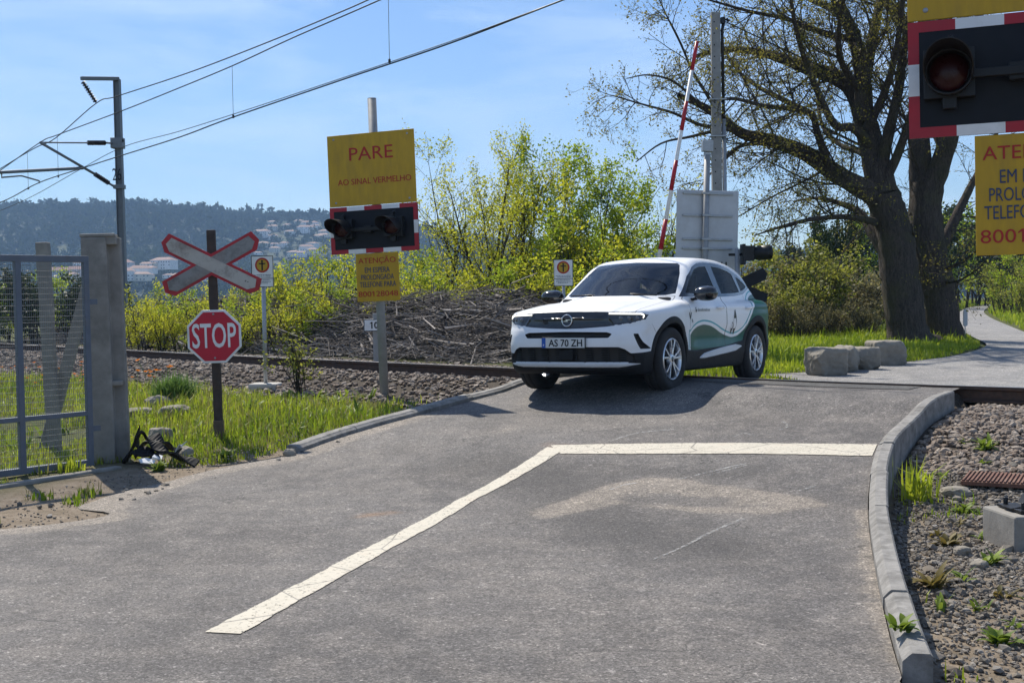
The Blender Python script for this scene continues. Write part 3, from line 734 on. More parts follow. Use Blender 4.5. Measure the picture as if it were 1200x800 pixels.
def stone_mat(name, cols):
    m, t, b, o = mat_new(name); v = coord(t, True)
    c = ramp(t, attr(t, 'var'), [(i / (len(cols) - 1), cc) for i, cc in enumerate(cols)])
    c = mixc(t, ramp(t, noise(t, 45, 5, 0.7, v), [(0.3, 0.0), (0.7, 0.5)]), c, tuple(x * .55 for x in cols[1]))
    t.links.new(c, b.inputs['Base Color']); b.inputs['Roughness'].default_value = 0.92; bump(t, b, noise(t, 120, 4, 0.7, v), 0.4, 0.006); return m
M['ballast'] = stone_mat('ballast_stone', [(0.13, 0.095, 0.07), (0.23, 0.175, 0.135), (0.34, 0.28, 0.225), (0.17, 0.14, 0.115), (0.43, 0.37, 0.31)])
M['gravel'] = stone_mat('loose_gravel', [(0.12, 0.095, 0.07), (0.20, 0.175, 0.145), (0.28, 0.245, 0.20), (0.09, 0.08, 0.07), (0.40, 0.37, 0.33)])
rng = np.random.default_rng(5)
def scatter(n, xr, yr, keep, rng):
    X = rng.uniform(*xr, n); Y = rng.uniform(*yr, n); k = keep(X, Y); return X[k], Y[k]
# left bed
X, Y = scatter(105000, (-19, 1.5), (14, 46), lambda X, Y: (dr(X, Y) < 2.3 + .5 * vnoise(X, Y, 4, 1.5)) & (dr(X, Y) > -2.3) & (poly_sdf(ROADPOLY, X, Y) > .1) & (Y < 40), rng)
Z = ground_z(X, Y); S = rng.uniform(.026, .06, len(X))
stones('ballast_stones', np.stack([X, Y, Z + S * .35], 1), S, M['ballast'], 1)
# right bed
X, Y = scatter(60000, (2.4, 9.5), (6.0, 15), lambda X, Y: (dr(X, Y) < 2.3 + .5 * vnoise(X, Y, 4, 1.5)) & (dr(X, Y) > .1) & (poly_sdf(ROADPOLY, X, Y) > .18), rng)
Z = ground_z(X, Y); S = rng.uniform(.022, .05, len(X))
stones('ballast_stones', np.stack([X, Y, Z + S * .35], 1), S, M['ballast'], 2)
X, Y = scatter(52000, (1.6, 5.4), (4.3, 10.5), lambda X, Y: (dr(X, Y) > 1.9) & (poly_sdf(ROADPOLY, X, Y) > .17) & (rng.random(len(X)) < (.25 + .9 * vnoise(X, Y, 8, 1.6)) * np.interp(Y, [4.9, 5.5, 6.3], [.12, .5, 1])), rng)
Z = ground_z(X, Y); S = rng.uniform(.007, .024, len(X)) ; S[rng.random(len(S)) < .05] *= 2.0
stones('gravel', np.stack([X, Y, Z + S * .3], 1), S, M['gravel'], 3)
# grit along the asphalt edge on the left and by the gate
X, Y = scatter(26000, (-9, -1.2), (6, 14.5), lambda X, Y: (np.abs(poly_sdf(ROADPOLY, X, Y) - .18) < .55) & (dr(X, Y) > 4.2) & (rng.random(len(X)) < vnoise(X, Y, 2, 2.0)), rng)
Z = np.maximum(ground_z(X, Y), zroad(X, Y) - .01); S = rng.uniform(.004, .014, len(X)) ; S[rng.random(len(S)) < .03] *= 3
stones('gravel', np.stack([X, Y, Z + S * .3], 1), S, M['gravel'], 4)
# ------------------------------------------------------------------ level-crossing signal boards
def signal(base, yaw, lean, post_down=0.5):
    root = empty('crossing_signal', base, yaw); root.rotation_euler = (0, lean, yaw)
    mb = MB(); mb.tube([(0, .09, -post_down), (0, .09, 3.86)], .055, 20); mb.lathe([(.0, 3.875), (.056, 3.862)], 20, c=(0, .09, 0))
    mb.build('post', M['post_grey'], root)
    for z in (3.25, 2.62, 2.36, 1.99, 1.76, 1.38):
        cl = MB(); cl.box((0, .0305, z), (.5, .024, .035)); cl.lathe([(.052, z - .02), (.064, z - .02), (.064, z + .02), (.052, z + .02)], 16, c=(0, .09, 0)); cl.build('clamp', M['galv'], root)
    y = MB(); y.box((-.005, 0, 2.95), (1.17, .012, .925)); yb = y.build('warning_board', M['yellow'], root, .004)
    text('PARE', .24, M['redtext'], yb, loc=(0, -.0085, 3.155), width=.585)
    text('AO SINAL VERMELHO', .11, M['redtext'], yb, loc=(.03, -.0085, 2.80), width=.985)
    for x in (-.5, .49):
        for z in (2.54, 3.36):
            q = MB(); q.lathe([(0, -.0105), (.012, -.0100), (.014, -.007), (.014, -.005)], 10, 0, 'y', (x, 0, z)); q.build('bolt', M['galv'], yb)
    k = MB(); k.box((0, 0, 2.178), (1.18, .02, .606)); kb = k.build('signal_board', M['black_panel'], root, .004)
    W_, H_, B_ = 1.18, .606, .055
    def seg_(k_, x, z, w, h):
        q = MB(); q.box((x, -.0115, z), (w, .003, h)); q.build('red_band' if k_ == 0 else 'white_band', M['red'] if k_ == 0 else M['white_sheet'], kb)
    for i in range(5):
        x = -W_ / 2 + W_ / 5 * (i + .5)
        for z in (2.178 + H_ / 2 - B_ / 2, 2.178 - H_ / 2 + B_ / 2): seg_(i % 2, x, z, W_ / 5, B_)
    hh = H_ - 2 * B_
    for i in range(3):
        for x in (-W_ / 2 + B_ / 2, W_ / 2 - B_ / 2): seg_(i % 2, x, 2.178 - hh / 2 + hh / 3 * (i + .5), B_, hh / 3)
    br = MB(); br.box((-.05, -.10, 2.175), (.62, .045, .045)); br.box((-.05, -.05, 2.175), (.1, .1, .09)); br.build('lamp_bracket', M['black_plastic'], root, .004)
    for x in (-.385, .285):
        c = (x, 0, 2.19)
        h = MB(); h.box((x, -.05, 2.19), (.25, .08, .25)); h.lathe([(.118, -.09), (.118, -.15), (.108, -.15), (.096, -.12)], 32, 0, 'y', c)
        h.box((x, -.06, 2.05), (.07, .05, .08)); h.box((x - .01, -.06, 2.33), (.05, .04, .05)); h.tube([(x - .02, -.06, 2.35), (x + .02, -.06, 2.38)], .018, 8)
        hd = h.build('signal_lamp', M['black_plastic'], root, .003)
        l = MB(); l.lathe([(0, -.146), (.035, -.144), (.07, -.137), (.09, -.124), (.097, -.118)], 32, 0, 'y', c); l.build('lens', M['lens_red'], hd)
        v_ = MB(); n = 28; Vv = []
        for j in range(n + 1):
            a = math.radians(-25 + 230 * j / n); q = math.sin(max(0, min(1, j / n)) * math.pi) ** .6
            for r, yy in ((.120, -.13), (.120, -.15 - .29 * q), (.114, -.15 - .29 * q), (.114, -.13)): Vv.append((x + r * math.cos(a), yy, 2.19 + r * math.sin(a)))
        Fc = []
        for j in range(n):
            for w in range(4): Fc.append((j * 4 + w, j * 4 + (w + 1) % 4, (j + 1) * 4 + (w + 1) % 4, (j + 1) * 4 + w))
        v_.add(Vv, Fc, 0, False); v_.build('visor', M['black_plastic'], hd)
    p = MB(); p.box((.02, 0, 1.558), (.575, .01, .62)); pb = p.build('notice_plate', M['yellow'], root, .003)
    for s, w, z, mt in (('ATENÇÃO', .50, 1.775, 'redtext'), ('EM ESPERA', .335, 1.652, 'bluetext'), ('PROLONGADA', .44, 1.56, 'bluetext'), ('TELEFONE PARA', .49, 1.468, 'bluetext'), ('800128048', .53, 1.345, 'redtext')):
        text(s, .1, M[mt], pb, loc=(.02, -.0075, z), width=w, bold=0.0)
    return root
GS = 'stop signal boards at the crossing'
b0 = at_f(447, 466, ground_z)
sg = signal((b0[0], b0[1], b0[2]), math.radians(-20), -.026); sg.scale = (1.06, 1, 1)
tag(sg, 'whole yellow signal board on a grey post, left of the car before the brush pile', 'crossing signal', GS)
sg2 = copy_tree(sg); sg2.scale = (1, 1, 1); sg2.location = (2.69, 6.36, .52); sg2.rotation_euler = (0, -.012, math.radians(-21))
tag(sg2, 'large close yellow signal board cut off by the right picture edge', 'crossing signal', GS)
for o in [x for x in COL.objects if x.parent is sg2 and x.name.startswith('post')]:
    o.location.z = 0
    mb = MB(); mb.tube([(.13, .09, -.85), (.13, .09, 3.86)], .055, 20); me = mb.mesh('post'); me.materials.append(M['post_grey']); o.data = me

# ------------------------------------------------------------------ stop sign with the cross above it
def arm_poly(L, w, tip): return [(-L / 2, -w / 2 + .015), (-L / 2 + tip, -w / 2), (L / 2 - tip, -w / 2), (L / 2, -w / 2 + .015), (L / 2 + .03, w / 2 - .03), (L / 2 - tip + .02, w / 2), (-L / 2 + tip, w / 2), (-L / 2 - .03, w / 2 - .03)]
def cross(parent, z0, ang, Ln=1.16, w=.195, face=None, edge=None, y=-.06):
    for k, sgn in enumerate((1, -1)):
        a = math.radians(ang) * sgn; ca, sa = math.cos(a), math.sin(a)
        pl = [(-Ln / 2, 0), (-Ln / 2 + .05, -w / 2), (Ln / 2 - .05, -w / 2), (Ln / 2, -.01), (Ln / 2 - .02, w / 2), (-Ln / 2 + .02, w / 2)]
        pl = [(-Ln / 2, -.02), (-Ln / 2 + .075, -w / 2), (Ln / 2 - .075, -w / 2), (Ln / 2, -.02), (Ln / 2 - .03, w / 2), (-Ln / 2 + .03, w / 2)]
        def tr(p, s=1.0): return (p[0] * ca - p[1] * sa, p[0] * sa + p[1] * ca + z0)
        o_ = MB(); o_.prism([tr(p) for p in pl], y - .004 * k, y + .010 - .004 * k); e = o_.build('cross_arm', edge, parent)
        cx = sum(p[0] for p in pl) / 6; inn = []
        for p in pl: inn.append((p[0] * (1 - .052 / (Ln / 2)), p[1] * (1 - .030 / (w / 2))))
        if face:
            i_ = MB(); i_.prism([tr(p) for p in inn], y - .0065 - .004 * k, y - .0015 - .004 * k); i_.build('white_face', face[k], e)
def worn_white(name, base, blot):
    m, t, b, o = mat_new(name); v = coord(t)
    n1 = noise(t, 7, 8, .75, v); n2 = noise(t, 19, 4, .6, v); n3 = noise(t, 2.2, 3, .5, v)
    c = mixc(t, ramp(t, n1, [(.46, 0.0), (.66, .8)]), base, blot); c = mixc(t, ramp(t, n2, [(.68, 0.0), (.72, 1.0)]), c, (.03, .025, .02))
    c = mixc(t, ramp(t, n3, [(.5, 0), (.7, .5)]), c, (.2, .12, .08))
    t.links.new(c, b.inputs['Base Color']); b.inputs['Roughness'].default_value = .5; return m
M['worn_a'] = worn_white('chipped_white_enamel', (.44, .415, .375), (.17, .15, .135)); M['worn_b'] = worn_white('sooty_white_enamel', (.24, .235, .23), (.10, .095, .09))
M['red_worn'] = simple('faded_red_enamel', (.40, .03, .04), .5, 0, .2, 8, dirt=(.18, .05, .04), dirt_amt=.6, spec=.3)
bs = at_f(257, 516, ground_z)
st = empty('stop_sign', (bs[0], bs[1], bs[2] + .035)); st.rotation_euler = (0, -.016, math.radians(4))
tag(st, 'red STOP octagon and worn red-edged cross on a dark rusty post left of the road', 'stop sign')
mb = MB(); mb.box((0, 0, 1.03), (.095, .06, 2.5)); mb.build('post', M['rust_post'], st, .008)
mb = MB(); mb.box((0, -.001, .09), (.105, .07, .2)); mb.build('post_sleeve', simple('bare_rusty_sleeve', (.12, .085, .06), .8, .1, .3, 10), st, .006)
cross(st, 1.90, 28.0, 1.17, .205, (M['worn_b'], M['worn_a']), M['red_worn'])
R8 = .315
def octo(r): return [(r * math.cos(math.radians(22.5 + 45 * i)), r * math.sin(math.radians(22.5 + 45 * i)) + 1.115) for i in range(8)]
mb = MB(); mb.prism(octo(R8), -.055, -.040); oc = mb.build('octagon_rim', M['white_sheet'], st, .003)
mb = MB(); mb.prism(octo(R8 - .027), -.060, -.052); fc = mb.build('octagon_face', simple('stop_red_sheet', (.50, .018, .04), .42, 0, .1, 5, dirt=(.3, .04, .05), dirt_amt=.3, spec=.3), oc)
tx = text('STOP', .26, M['white_sheet'], fc, loc=(0, -.0625, 1.125), width=.475, bold=.003); 
tx.scale = (1, 1.45, 1)
for z in (1.36, .88, 1.83):
    mb = MB(); mb.lathe([(0, -.073), (.008, -.073), (.012, -.066), (.012, -.06)], 10, 0, 'y', (0, 0, z)); mb.build('bolt', M['galv'], st)

# ------------------------------------------------------------------ white plates with a yellow disc, and the kilometre plate
def disc_sign(base, top, yaw, h, label, post_r=.028):
    r = empty('notice_sign', base, yaw); tag(r, label, 'sign', 'white notices with a yellow disc')
    mb = MB(); mb.tube([(0, .02, -.3), (0, .02, h)], post_r, 14); mb.build('post', M['galv'], r)
    zc = h - .225; mb = MB(); mb.box((0, -.012, zc), (.33, .008, .45)); pl = mb.build('plate', M['white_sheet'], r, .003)
    mb = MB()
    for s in (-1, 1): mb.box((s * .160, -.0175, zc), (.008, .003, .45)); mb.box((0, -.0175, zc + s * .221), (.33, .003, .008))
    mb.box((0, -.0175, zc - .10), (.31, .002, .008)); mb.build('black_frame', M['black_panel'], pl)
    def disc(rad, y, mt, nm): 
        d = MB(); d.prism([(rad * math.cos(a), rad * 1.0 * math.sin(a) + zc + .09) for a in np.linspace(0, 2 * math.pi, 33)[:-1]], y - .002, y); return d.build(nm, mt, pl)
    disc(.107, -.0165, M['redtext'], 'red_ring'); disc(.082, -.0185, M['yellow'], 'yellow_disc')
    k = MB(); k.box((0, -.0215, zc + .075), (.022, .002, .12)); k.box((0, -.0217, zc + .112), (.095, .002, .018)); k.prism([(-.016 , zc + .138), (.016, zc + .138), (.016, zc + .16), (-.016, zc + .16)], -.0225, -.0205); k.build('figure', M['black_panel'], pl)
    k = MB(); rgn = random.Random(7)
    for z_, w_ in ((-.05, .26), (-.072, .2), (-.125, .24), (-.148, .25), (-.170, .18)):          # lines of small print, too small to read
        x = -w_ / 2
        while x < w_ / 2 - .01:
            l_ = rgn.uniform(.012, .035); k.box((x + l_ / 2, -.0175, zc + z_), (l_, .002, .008)); x += l_ + .007
    k.build('small_print', M['bluetext'], pl)
    return r
b1 = at_f(311, 456, ground_z)
ds = disc_sign((b1[0], b1[1], b1[2]), 0, math.radians(-8), 1.92, 'white notice with yellow disc on a thin pole, just right of the STOP cross', .03)
mb = MB(); mb.box((0, .02, -.02), (.42, .34, .22)); fo = mb.build('concrete_foot', M['concrete_pale'], ds, .03)
p2 = at_y(660, 304, 21.0)
disc_sign((p2[0], 21.0, .30), 0, math.radians(-5), p2[2] - .30, 'white notice with yellow disc half hidden behind the car windscreen')
pk = at_y(437, 373, 22.2)
km = empty('distance_post', (pk[0], 22.2, .2), 0.1); tag(km, 'pale post with a small white plate reading 10 before the brush pile', 'marker')
mb = MB(); mb.box((.06, 0, .4), (.13, .1, 1.4)); mb.build('post', simple('grey_concrete_post', (.3, .3, .29), .9, 0, .1, 8), km, .01)
mb = MB(); mb.box((.0, -.07, pk[2] - .2 - .12), (.33, .02, .22)); kp = mb.build('plate', M['white_sheet'], km, .004)
mb = MB(); zc = pk[2] - .32
for s in (-1, 1): mb.box((s * .157, -.0815, zc), (.012, .003, .21)); mb.box((0, -.0815, zc + s * .102), (.33, .003, .012))
mb.build('black_frame', M['black_panel'], kp)
text('10', .16, M['black_panel'], kp, loc=(0.02, -.082, zc), width=.15, bold=.004)

# ------------------------------------------------------------------ gate, fence posts
ga = at_z(109, 550, .0); gb = at_z(-60, 572, .0)
ang = math.atan2(gb[1] - ga[1], gb[0] - ga[0]); Lg = 2.1
gt = empty('mesh_gate', (ga[0], ga[1], .04), ang); tag(gt, 'blue-grey steel gate with welded wire mesh at the left edge of the picture', 'gate')
H = at_y(109, 300, ga[1])[2] - .04
mb = MB()
for x in (.025, .70, 2.05): mb.box((x, 0, H / 2), (.055, .05, H - .002 if x != .70 else H - .1))
mb.box((Lg / 2, 0, .03), (Lg, .052, .06)); mb.box((Lg / 2, 0, H - .03), (Lg, .052, .06)); mb.box((Lg / 2, 0, .50), (Lg - .1, .048, .045))
mb.build('frame', M['gate_blue'], gt, .004)
mb = MB()
for i in range(int(H / .052)):
    z = .07 + i * .052
    if z < H - .06: mb.tube([(.05, .02, z), (2.03, .02, z + random.Random(i).uniform(-.004, .004))], .0016, 4, 0, False)
for i in range(106):
    x = .055 + i * .0188; mb.tube([(x, .0165, .06), (x, .0165, H - .05)], .0018, 4, 0, False)
mb.build('wire_mesh', M['wire'], gt)
mb = MB()
for z in (.35, 1.55): mb.tube([(.0, -.02, z - .06), (.0, -.02, z + .06)], .02, 10); mb.box((-.04, 0, z), (.1, .02, .05))
mb.build('hinge', M['gate_blue'], gt, .002)
pc = at_z(128, 543, .0); pc[1] += .05
gp = MB(); hh = at_y(122, 275, pc[1])[2]
gp.prism([(-.175, -.14), (.06, -.14), (.06, -.02), (.18, -.02), (.18, .14), (-.175, .14)], -.4, hh - .03, 0, 'xy')
gp.box((-.02, 0.0, hh - .012), (.33, .27, .035)); gp.box((.095, -.065, hh - .06), (.12, .11, .09)); gp.box((.1, -.07, .79), (.11, .1, .05))
g = gp.build('gate_post', M['concrete'], None, .012); g.location = (pc[0], pc[1], 0); g.rotation_euler = (0, -.016, .2)
tag(g, 'thick weathered concrete gate post with a stepped groove, right of the mesh gate', 'post')
fp = at_z(56, 526, .05); ft_ = at_y(43, 283, fp[1])
mb = MB(); mb.box((0, 0, (ft_[2] - .05) / 2 - .15), (.125, .12, ft_[2] - .05 + .3)); fpo = mb.build('fence_post', M['concrete'], None, .012); fpo.location = (fp[0], fp[1] + .2, .05); fpo.rotation_euler = (0, -.03, 0)
tag(fpo, 'slim pale concrete fence post standing upright behind the mesh gate', 'post')
s0 = at_z(57, 520, .05) ; s1 = at_y(104, 345, s0[1] + .1)
mb = MB(); mb.bar((s0[0], s0[1] - .2, -.1), (s1[0] + .08, s1[1] - .2, s1[2] + .15), .12); so_ = mb.build('concrete_strut', M['concrete'], None, .01)
tag(so_, 'slanting pale concrete strut leaning behind the mesh gate', 'strut')
mb = MB(); 
for i in range(8):
    z = .3 + i * .22; mb.tube([(fp[0], fp[1] + .2, z), (fp[0] - 3, fp[1] + 1.2, z + .04), (fp[0] - 7, fp[1] + 2.4, z)], .002, 4)
wf = mb.build('fence_wire', M['wire']); tag(wf, 'thin fence wires stretched left from the slim post behind the gate', 'fence')
gc = MB(); e = at_z(-60, 582, .0); gc.bar((ga[0] + .25, ga[1] - .02, .0), (e[0], e[1], .0), .10, .07); tag(gc.build('gate_sill', M['concrete'], None, .01), 'low concrete sill under the mesh gate', 'sill')

# ------------------------------------------------------------------ overhead line
CTR = off(fine_trk[:, :2], -.87)
def on_plane(px, py, dist=-.87):
    C = CTR if dist == -.87 else off(fine_trk[:, :2], dist); d = ray(px, py)
    s = np.cross(np.stack([C[:, 0], C[:, 1]], 1), d[:2]); C2 = C[:, 1] > 3
    i = np.where((np.sign(s[:-1]) != np.sign(s[1:])) & C2[:-1])[0]
    if len(i) == 0: return None
    i = i[0]; k = s[i] / (s[i] - s[i + 1]); c = C[i] * (1 - k) + C[i + 1] * k
    return CAM + d * (c[1] / d[1])
mbase = at_y(146, 400, 36.0); mtop = at_y(137, 93, 36.0)
ms = empty('overhead_line_mast', (mbase[0] - .05, 36.0, .0)); tag(ms, 'grey steel railway mast with bracket arms behind the gate post', 'mast')
HM = mtop[2]; sx = .11 ; lean = (mtop[0] - mbase[0]) 
def mpt(px, py, Y=36.0): p = at_y(px, py, Y); return (p[0] - ms.location.x, p[1] - 36.0, p[2])
mb = MB(); b_, tp = Vector((mbase[0] - ms.location.x, 0, 0)), Vector((mtop[0] - ms.location.x, 0, HM))
def vbar(x0, x1, hw, hd):
    V_ = [(c.x + sx_ * hw, c.y + sy_ * hd, c.z) for c in (b_ + Vector((x0, 0, 0)), tp + Vector((x1, 0, 0))) for sx_, sy_ in ((-1, -1), (1, -1), (1, 1), (-1, 1))]
    mb.add(V_, [(3, 2, 1, 0), (4, 5, 6, 7), (0, 1, 5, 4), (1, 2, 6, 5), (2, 3, 7, 6), (3, 0, 4, 7)])
vbar(-.105, -.08, .009, .09); vbar(.105, .08, .009, .09); vbar(0, 0, .094, .008); mb.build('mast_column', M['mast'], ms)
mb = MB(); mb.bar(mpt(139, 92.5), mpt(95, 92, 35.2), .12, .10); mb.build('top_arm', M['mast'], ms, .01)
def insulator(a, b, n=9, r=.075):
    a, b = Vector(a), Vector(b); mb = MB(); d = b - a; P = []; Rr = []
    for i in range(n):
        for f_, rr in ((0, .03), (.3, r), (.45, r * .9), (.7, .03)): P.append(a + d * ((i + f_) / n)); Rr.append(rr)
    P.append(b); Rr.append(.03); mb.tube(P, Rr, 10, smooth=False); mb.build('insulator', M['porcelain'], ms)
def yy(px): return 36.0 + (px - 137) * .025
def mp2(px, py): return mpt(px, py, yy(px))
insulator(mp2(97, 96), mp2(112.5, 120)); insulator(mp2(103, 167.5), mp2(124, 167.5)); insulator(mp2(111, 204), mp2(128, 215))
def rod(pts, r, nm='bracket_tube'):
    mb = MB(); mb.tube([mp2(*p) for p in pts], r, 8); mb.build(nm, M['mast'], ms)
rod([(136, 168), (124, 167.5)], .03); rod([(103, 167.5), (49, 167)], .022); rod([(136, 220), (128, 215)], .035); rod([(111, 204), (47, 167)], .04)
rod([(97, 197), (0, 202), (-40, 204)], .045); rod([(2, 203), (2, 208), (25, 206), (46, 212), (46, 215)], .022, 'steady_arm')
mb = MB(); mb.box(Vector(mpt(138, 168)), (.34, .3, .3)); mb.box(Vector(mpt(140, 219)), (.3, .26, .12)); mb.build('fixing', M['mast'], ms, .01)
text('26', .5, M['black_panel'], ms, loc=Vector(mpt(139, 205)) + Vector((0, -.16, 0)), width=.26)
WG = 'overhead wires above the railway'
def wire(pxs, r, label, drops=(), ext=None):
    P = [on_plane(*p) for p in pxs]; P = [p for p in P if p is not None]
    P = np.array(P); d0 = P[-1] - P[-2]; 
    if ext: P = np.vstack([P, P[-1] + d0 / np.linalg.norm(d0[:2]) * ext])
    mb = MB(); mb.tube(catmull(P, 6), r, 6); o = mb.build('overhead_wire', M['cable']); tag(o, label, 'wire', WG)
    for (x, ya, yb) in drops:
        p, q = on_plane(x, ya), on_plane(x, yb)
        if p is None: continue
        mb = MB(); mb.tube([p, (p[0], p[1], q[2])], .0045, 5); mb.lathe([(.0, .03), (.02, .03), (.02, -.03), (0, -.03)], 8, c=(p[0], p[1], q[2])); d_ = mb.build('dropper', M['cable']); d_.parent = o
    return o
wire([(-40, 223), (0, 198), (40, 174), (65, 162), (113, 121), (137, 113), (222, 85), (313, 50), (400, 14), (452, -9)], .011, 'topmost overhead wire, hung from the mast\'s top arm by an insulator', ext=4)
wire([(-40, 226), (0, 200), (47, 167), (68, 158), (143, 130), (208, 104), (273, 77), (340, 46), (400, 20), (455, -4)], .011, 'second overhead wire from the top, carrying the vertical droppers', [(455, -4, 72), (272, 77, 137), (143, 130, 165), (67, 159, 207), (32, 178, 221)], ext=4)
wire([(-40, 262), (0, 247), (40, 229), (95, 198), (145, 172), (210, 154), (295, 127), (400, 92), (530, 48), (665, -2)], .007, 'thin upper one of the two lowest overhead wires', ext=5)
wire([(-40, 252), (8, 234), (46, 214), (100, 196), (145, 181.5), (210, 161), (273, 137.5), (400, 94), (530, 50), (668, -3)], .012, 'lowest overhead wire, the contact wire under the bracket', ext=5)

# ------------------------------------------------------------------ across the track: pole, sign seen from behind, barrier, second cross
pp = at_y(840, 220, 24.0); ptop = at_y(840, 15, 24.0)
pr = empty('concrete_pole', (pp[0], 24.0, .2)); tag(pr, 'tall pale concrete pole rising behind the car in front of the big tree', 'pole')
ht = ptop[2] - .2
mb = MB(); mb.box((0, 0, ht / 2), (.205, .16, ht), None, 0, (.82, .9)); mb.build('pole_shaft', simple('grey_pole_concrete', (.27, .27, .265), .9, 0, .12, 8, .2, dirt=(.15, .145, .135), dirt_amt=.5), pr, .012)
mb = MB()
for i in range(int(ht / .22)): mb.lathe([(0, -.004), (.012, -.004), (.014, .001)], 10, 0, 'y', (-.035, -.08 + .008 * i * .22 / ht, .4 + i * .22))
mb.build('drill_hole', M['black_plastic'], pr)
mb = MB(); mb.tube([(.155, -.02, 0), (.145, -.02, at_y(846, 140, 24)[2] - .2)], .042, 10); mb.build('conduit', M['galv'], pr)
mb = MB(); mb.tube([(.14, -.02, at_y(846, 140, 24)[2] - .2), (.125, -.02, ht - .35), (.16, -.03, ht - .15)], .03, 8); mb.build('cable', M['black_plastic'], pr)
mb = MB(); mb.box((.14, -.03, ht - .16), (.09, .08, .12)); mb.tube([(.2, -.03, ht - .12), (.26, -.03, ht - .18)], .03, 8); mb.build('cable_clamp', M['black_plastic'], pr, .01)
for py in (117, 160):
    mb = MB(); z = at_y(840, py, 24)[2] - .2; mb.box((.03, -.0, z), (.32, .2, .025)); mb.build('steel_strap', M['galv'], pr)
mb = MB(); q0 = Vector((pr.location.x + .2, 24, ht + .02)); mb.tube([q0 + Vector((0, 0, 0)), q0 + Vector((3, 3, -.55)), q0 + Vector((8, 8, -1.2)), q0 + Vector((16, 16, -1.0))], .012, 6)
tag(mb.build('service_cable', M['cable']), 'dark cable running from the concrete pole into the big tree', 'cable')
cb = at_y(824, 270, 22.0); bk = empty('crossing_signal', (cb[0], 22.0, .25), math.radians(180 - 8)); bk.rotation_euler = (0, -.03, math.radians(180 + 9))
tag(bk, 'signal board seen from behind, blank grey back on a post behind the car roof', 'crossing signal', GS)
zt, zb = at_y(824, 223, 22)[2] - .25, at_y(824, 322, 22)[2] - .25
mb = MB(); mb.tube([(0.05, .07, -.4), (0.05, .07, at_y(817, 182, 22)[2] - .25)], .055, 14); mb.build('post', M['post_grey'], bk)
mb = MB(); zz = at_y(817, 172, 22)[2] - .25; mb.box((.05, .07, zz), (.19, .12, .2)); mb.box((.05, .07, zz - .17), (.1, .08, .14)); mb.build('bell_box', M['galv'], bk, .012)
mb = MB(); mb.box((0, 0, (zt + zb) / 2), (1.14, .012, zt - zb)); mb.build('board', M['sign_back'], bk, .004)
mb = MB()
for f_ in (.04, .30, .58, .69): mb.box((0, .022, zt - (zt - zb) * f_), (.92, .03, .035)); mb.box((.05, .1, zt - (zt - zb) * f_), (.15, .06, .04))
mb.build('rail_bracket', M['galv'], bk, .003)
mb = MB()
for x in (-.28, -.36): mb.box((x, .008, zb + .17), (.022, .01, .13))
mb.build('slot', M['black_plastic'], bk)
# lamp of that signal, looking the other way (to the right)
lp = at_y(884, 298, 21.6); lr = empty('warning_lamp', (lp[0], 21.6, lp[2]), math.radians(0)); tag(lr, 'black hooded warning lamp in side view, pointing right beside the grey sign back', 'signal lamp')
mb = MB(); mb.box((-.20, 0, 0.0), (.05, .3, .36)); mb.tube([(-.45, 0, .0), (-.18, 0, 0)], .025, 8); mb.box((-.1, 0, .02), (.16, .22, .26)); mb.build('lamp_housing', M['black_plastic'], lr, .01)
mb = MB(); mb.tube([(-.03, 0, .02), (.06, 0, .02), (.065, 0, .02), (.26, 0, .03), (.30, 0, .03)], [.115, .115, .13, .125, .12], 20); mb.build('visor', M['black_plastic'], lr)
mb = MB(); mb.tube([(-.3, 0, -2.6), (-.3, 0, .1)], .045, 10); mb.build('post', M['post_grey'], lr)
cp = at_y(862, 336, 20.5); cr = empty('warning_cross', (cp[0], 20.5, .3), 0); tag(cr, 'dark back of a crossing cross, one arm tip showing behind the car', 'warning cross')
mb = MB(); mb.box((0, 0, (cp[2] - .3) / 2), (.08, .06, cp[2] - .3 + .3)); mb.build('post', M['rust_post'], cr, .005); cross(cr, cp[2] - .3, 24, 1.12, .2, None, M['black_panel'], -.05)
# barrier with its arm raised
bp0, bp1 = at_y(772, 305, 20.0), at_y(817, 48, 20.0)
br = empty('barrier', (bp0[0] - .22, 20.0, .3)); tag(br, 'red and white barrier pole raised nearly upright behind the car', 'barrier')
p0 = Vector((bp0[0] - br.location.x, 0, bp0[2] - .3)); p1 = Vector((bp1[0] - br.location.x, 0, bp1[2] - .3)); dv = (p1 - p0).normalized()
piv = p0 - dv * ((p0.z - .95) / dv.z); tot = (p1 - piv).length
bounds = [(at_y(795, y_, 20.0)[2] - .3 - piv.z) / dv.z for y_ in (292, 257, 223, 188, 153, 119, 83, 49)]
whm = MB(); whm.tube([piv, piv + dv * (bounds[-1] - .01)], [.038, .028], 14)
ar = whm.build('barrier_arm', simple('white_barrier_paint', (.74, .74, .72), .45, 0, .06, 6, dirt=(.45, .43, .4), dirt_amt=.4), br)
for lo, hi in zip(bounds[0::2], bounds[1::2]):
    mb = MB(); mb.tube([piv + dv * lo, piv + dv * hi], [.0395 - .010 * lo / tot, .0395 - .010 * hi / tot], 14); mb.build('red_band', M['red'], ar)
mb = MB(); mb.box((piv.x, .12, .42), (.5, .42, 1.25), None, 0, (.9, .9)); mb.box((piv.x, .1, 1.08), (.56, .48, .06)); mb.build('machine_box', M['sign_back'], br, .015)
mb = MB(); mb.bar(piv - dv * .6, piv, .09, .12); mb.box(piv - dv * .65, (.34, .1, .3)); mb.build('counterweight', M['galv'], br, .01)
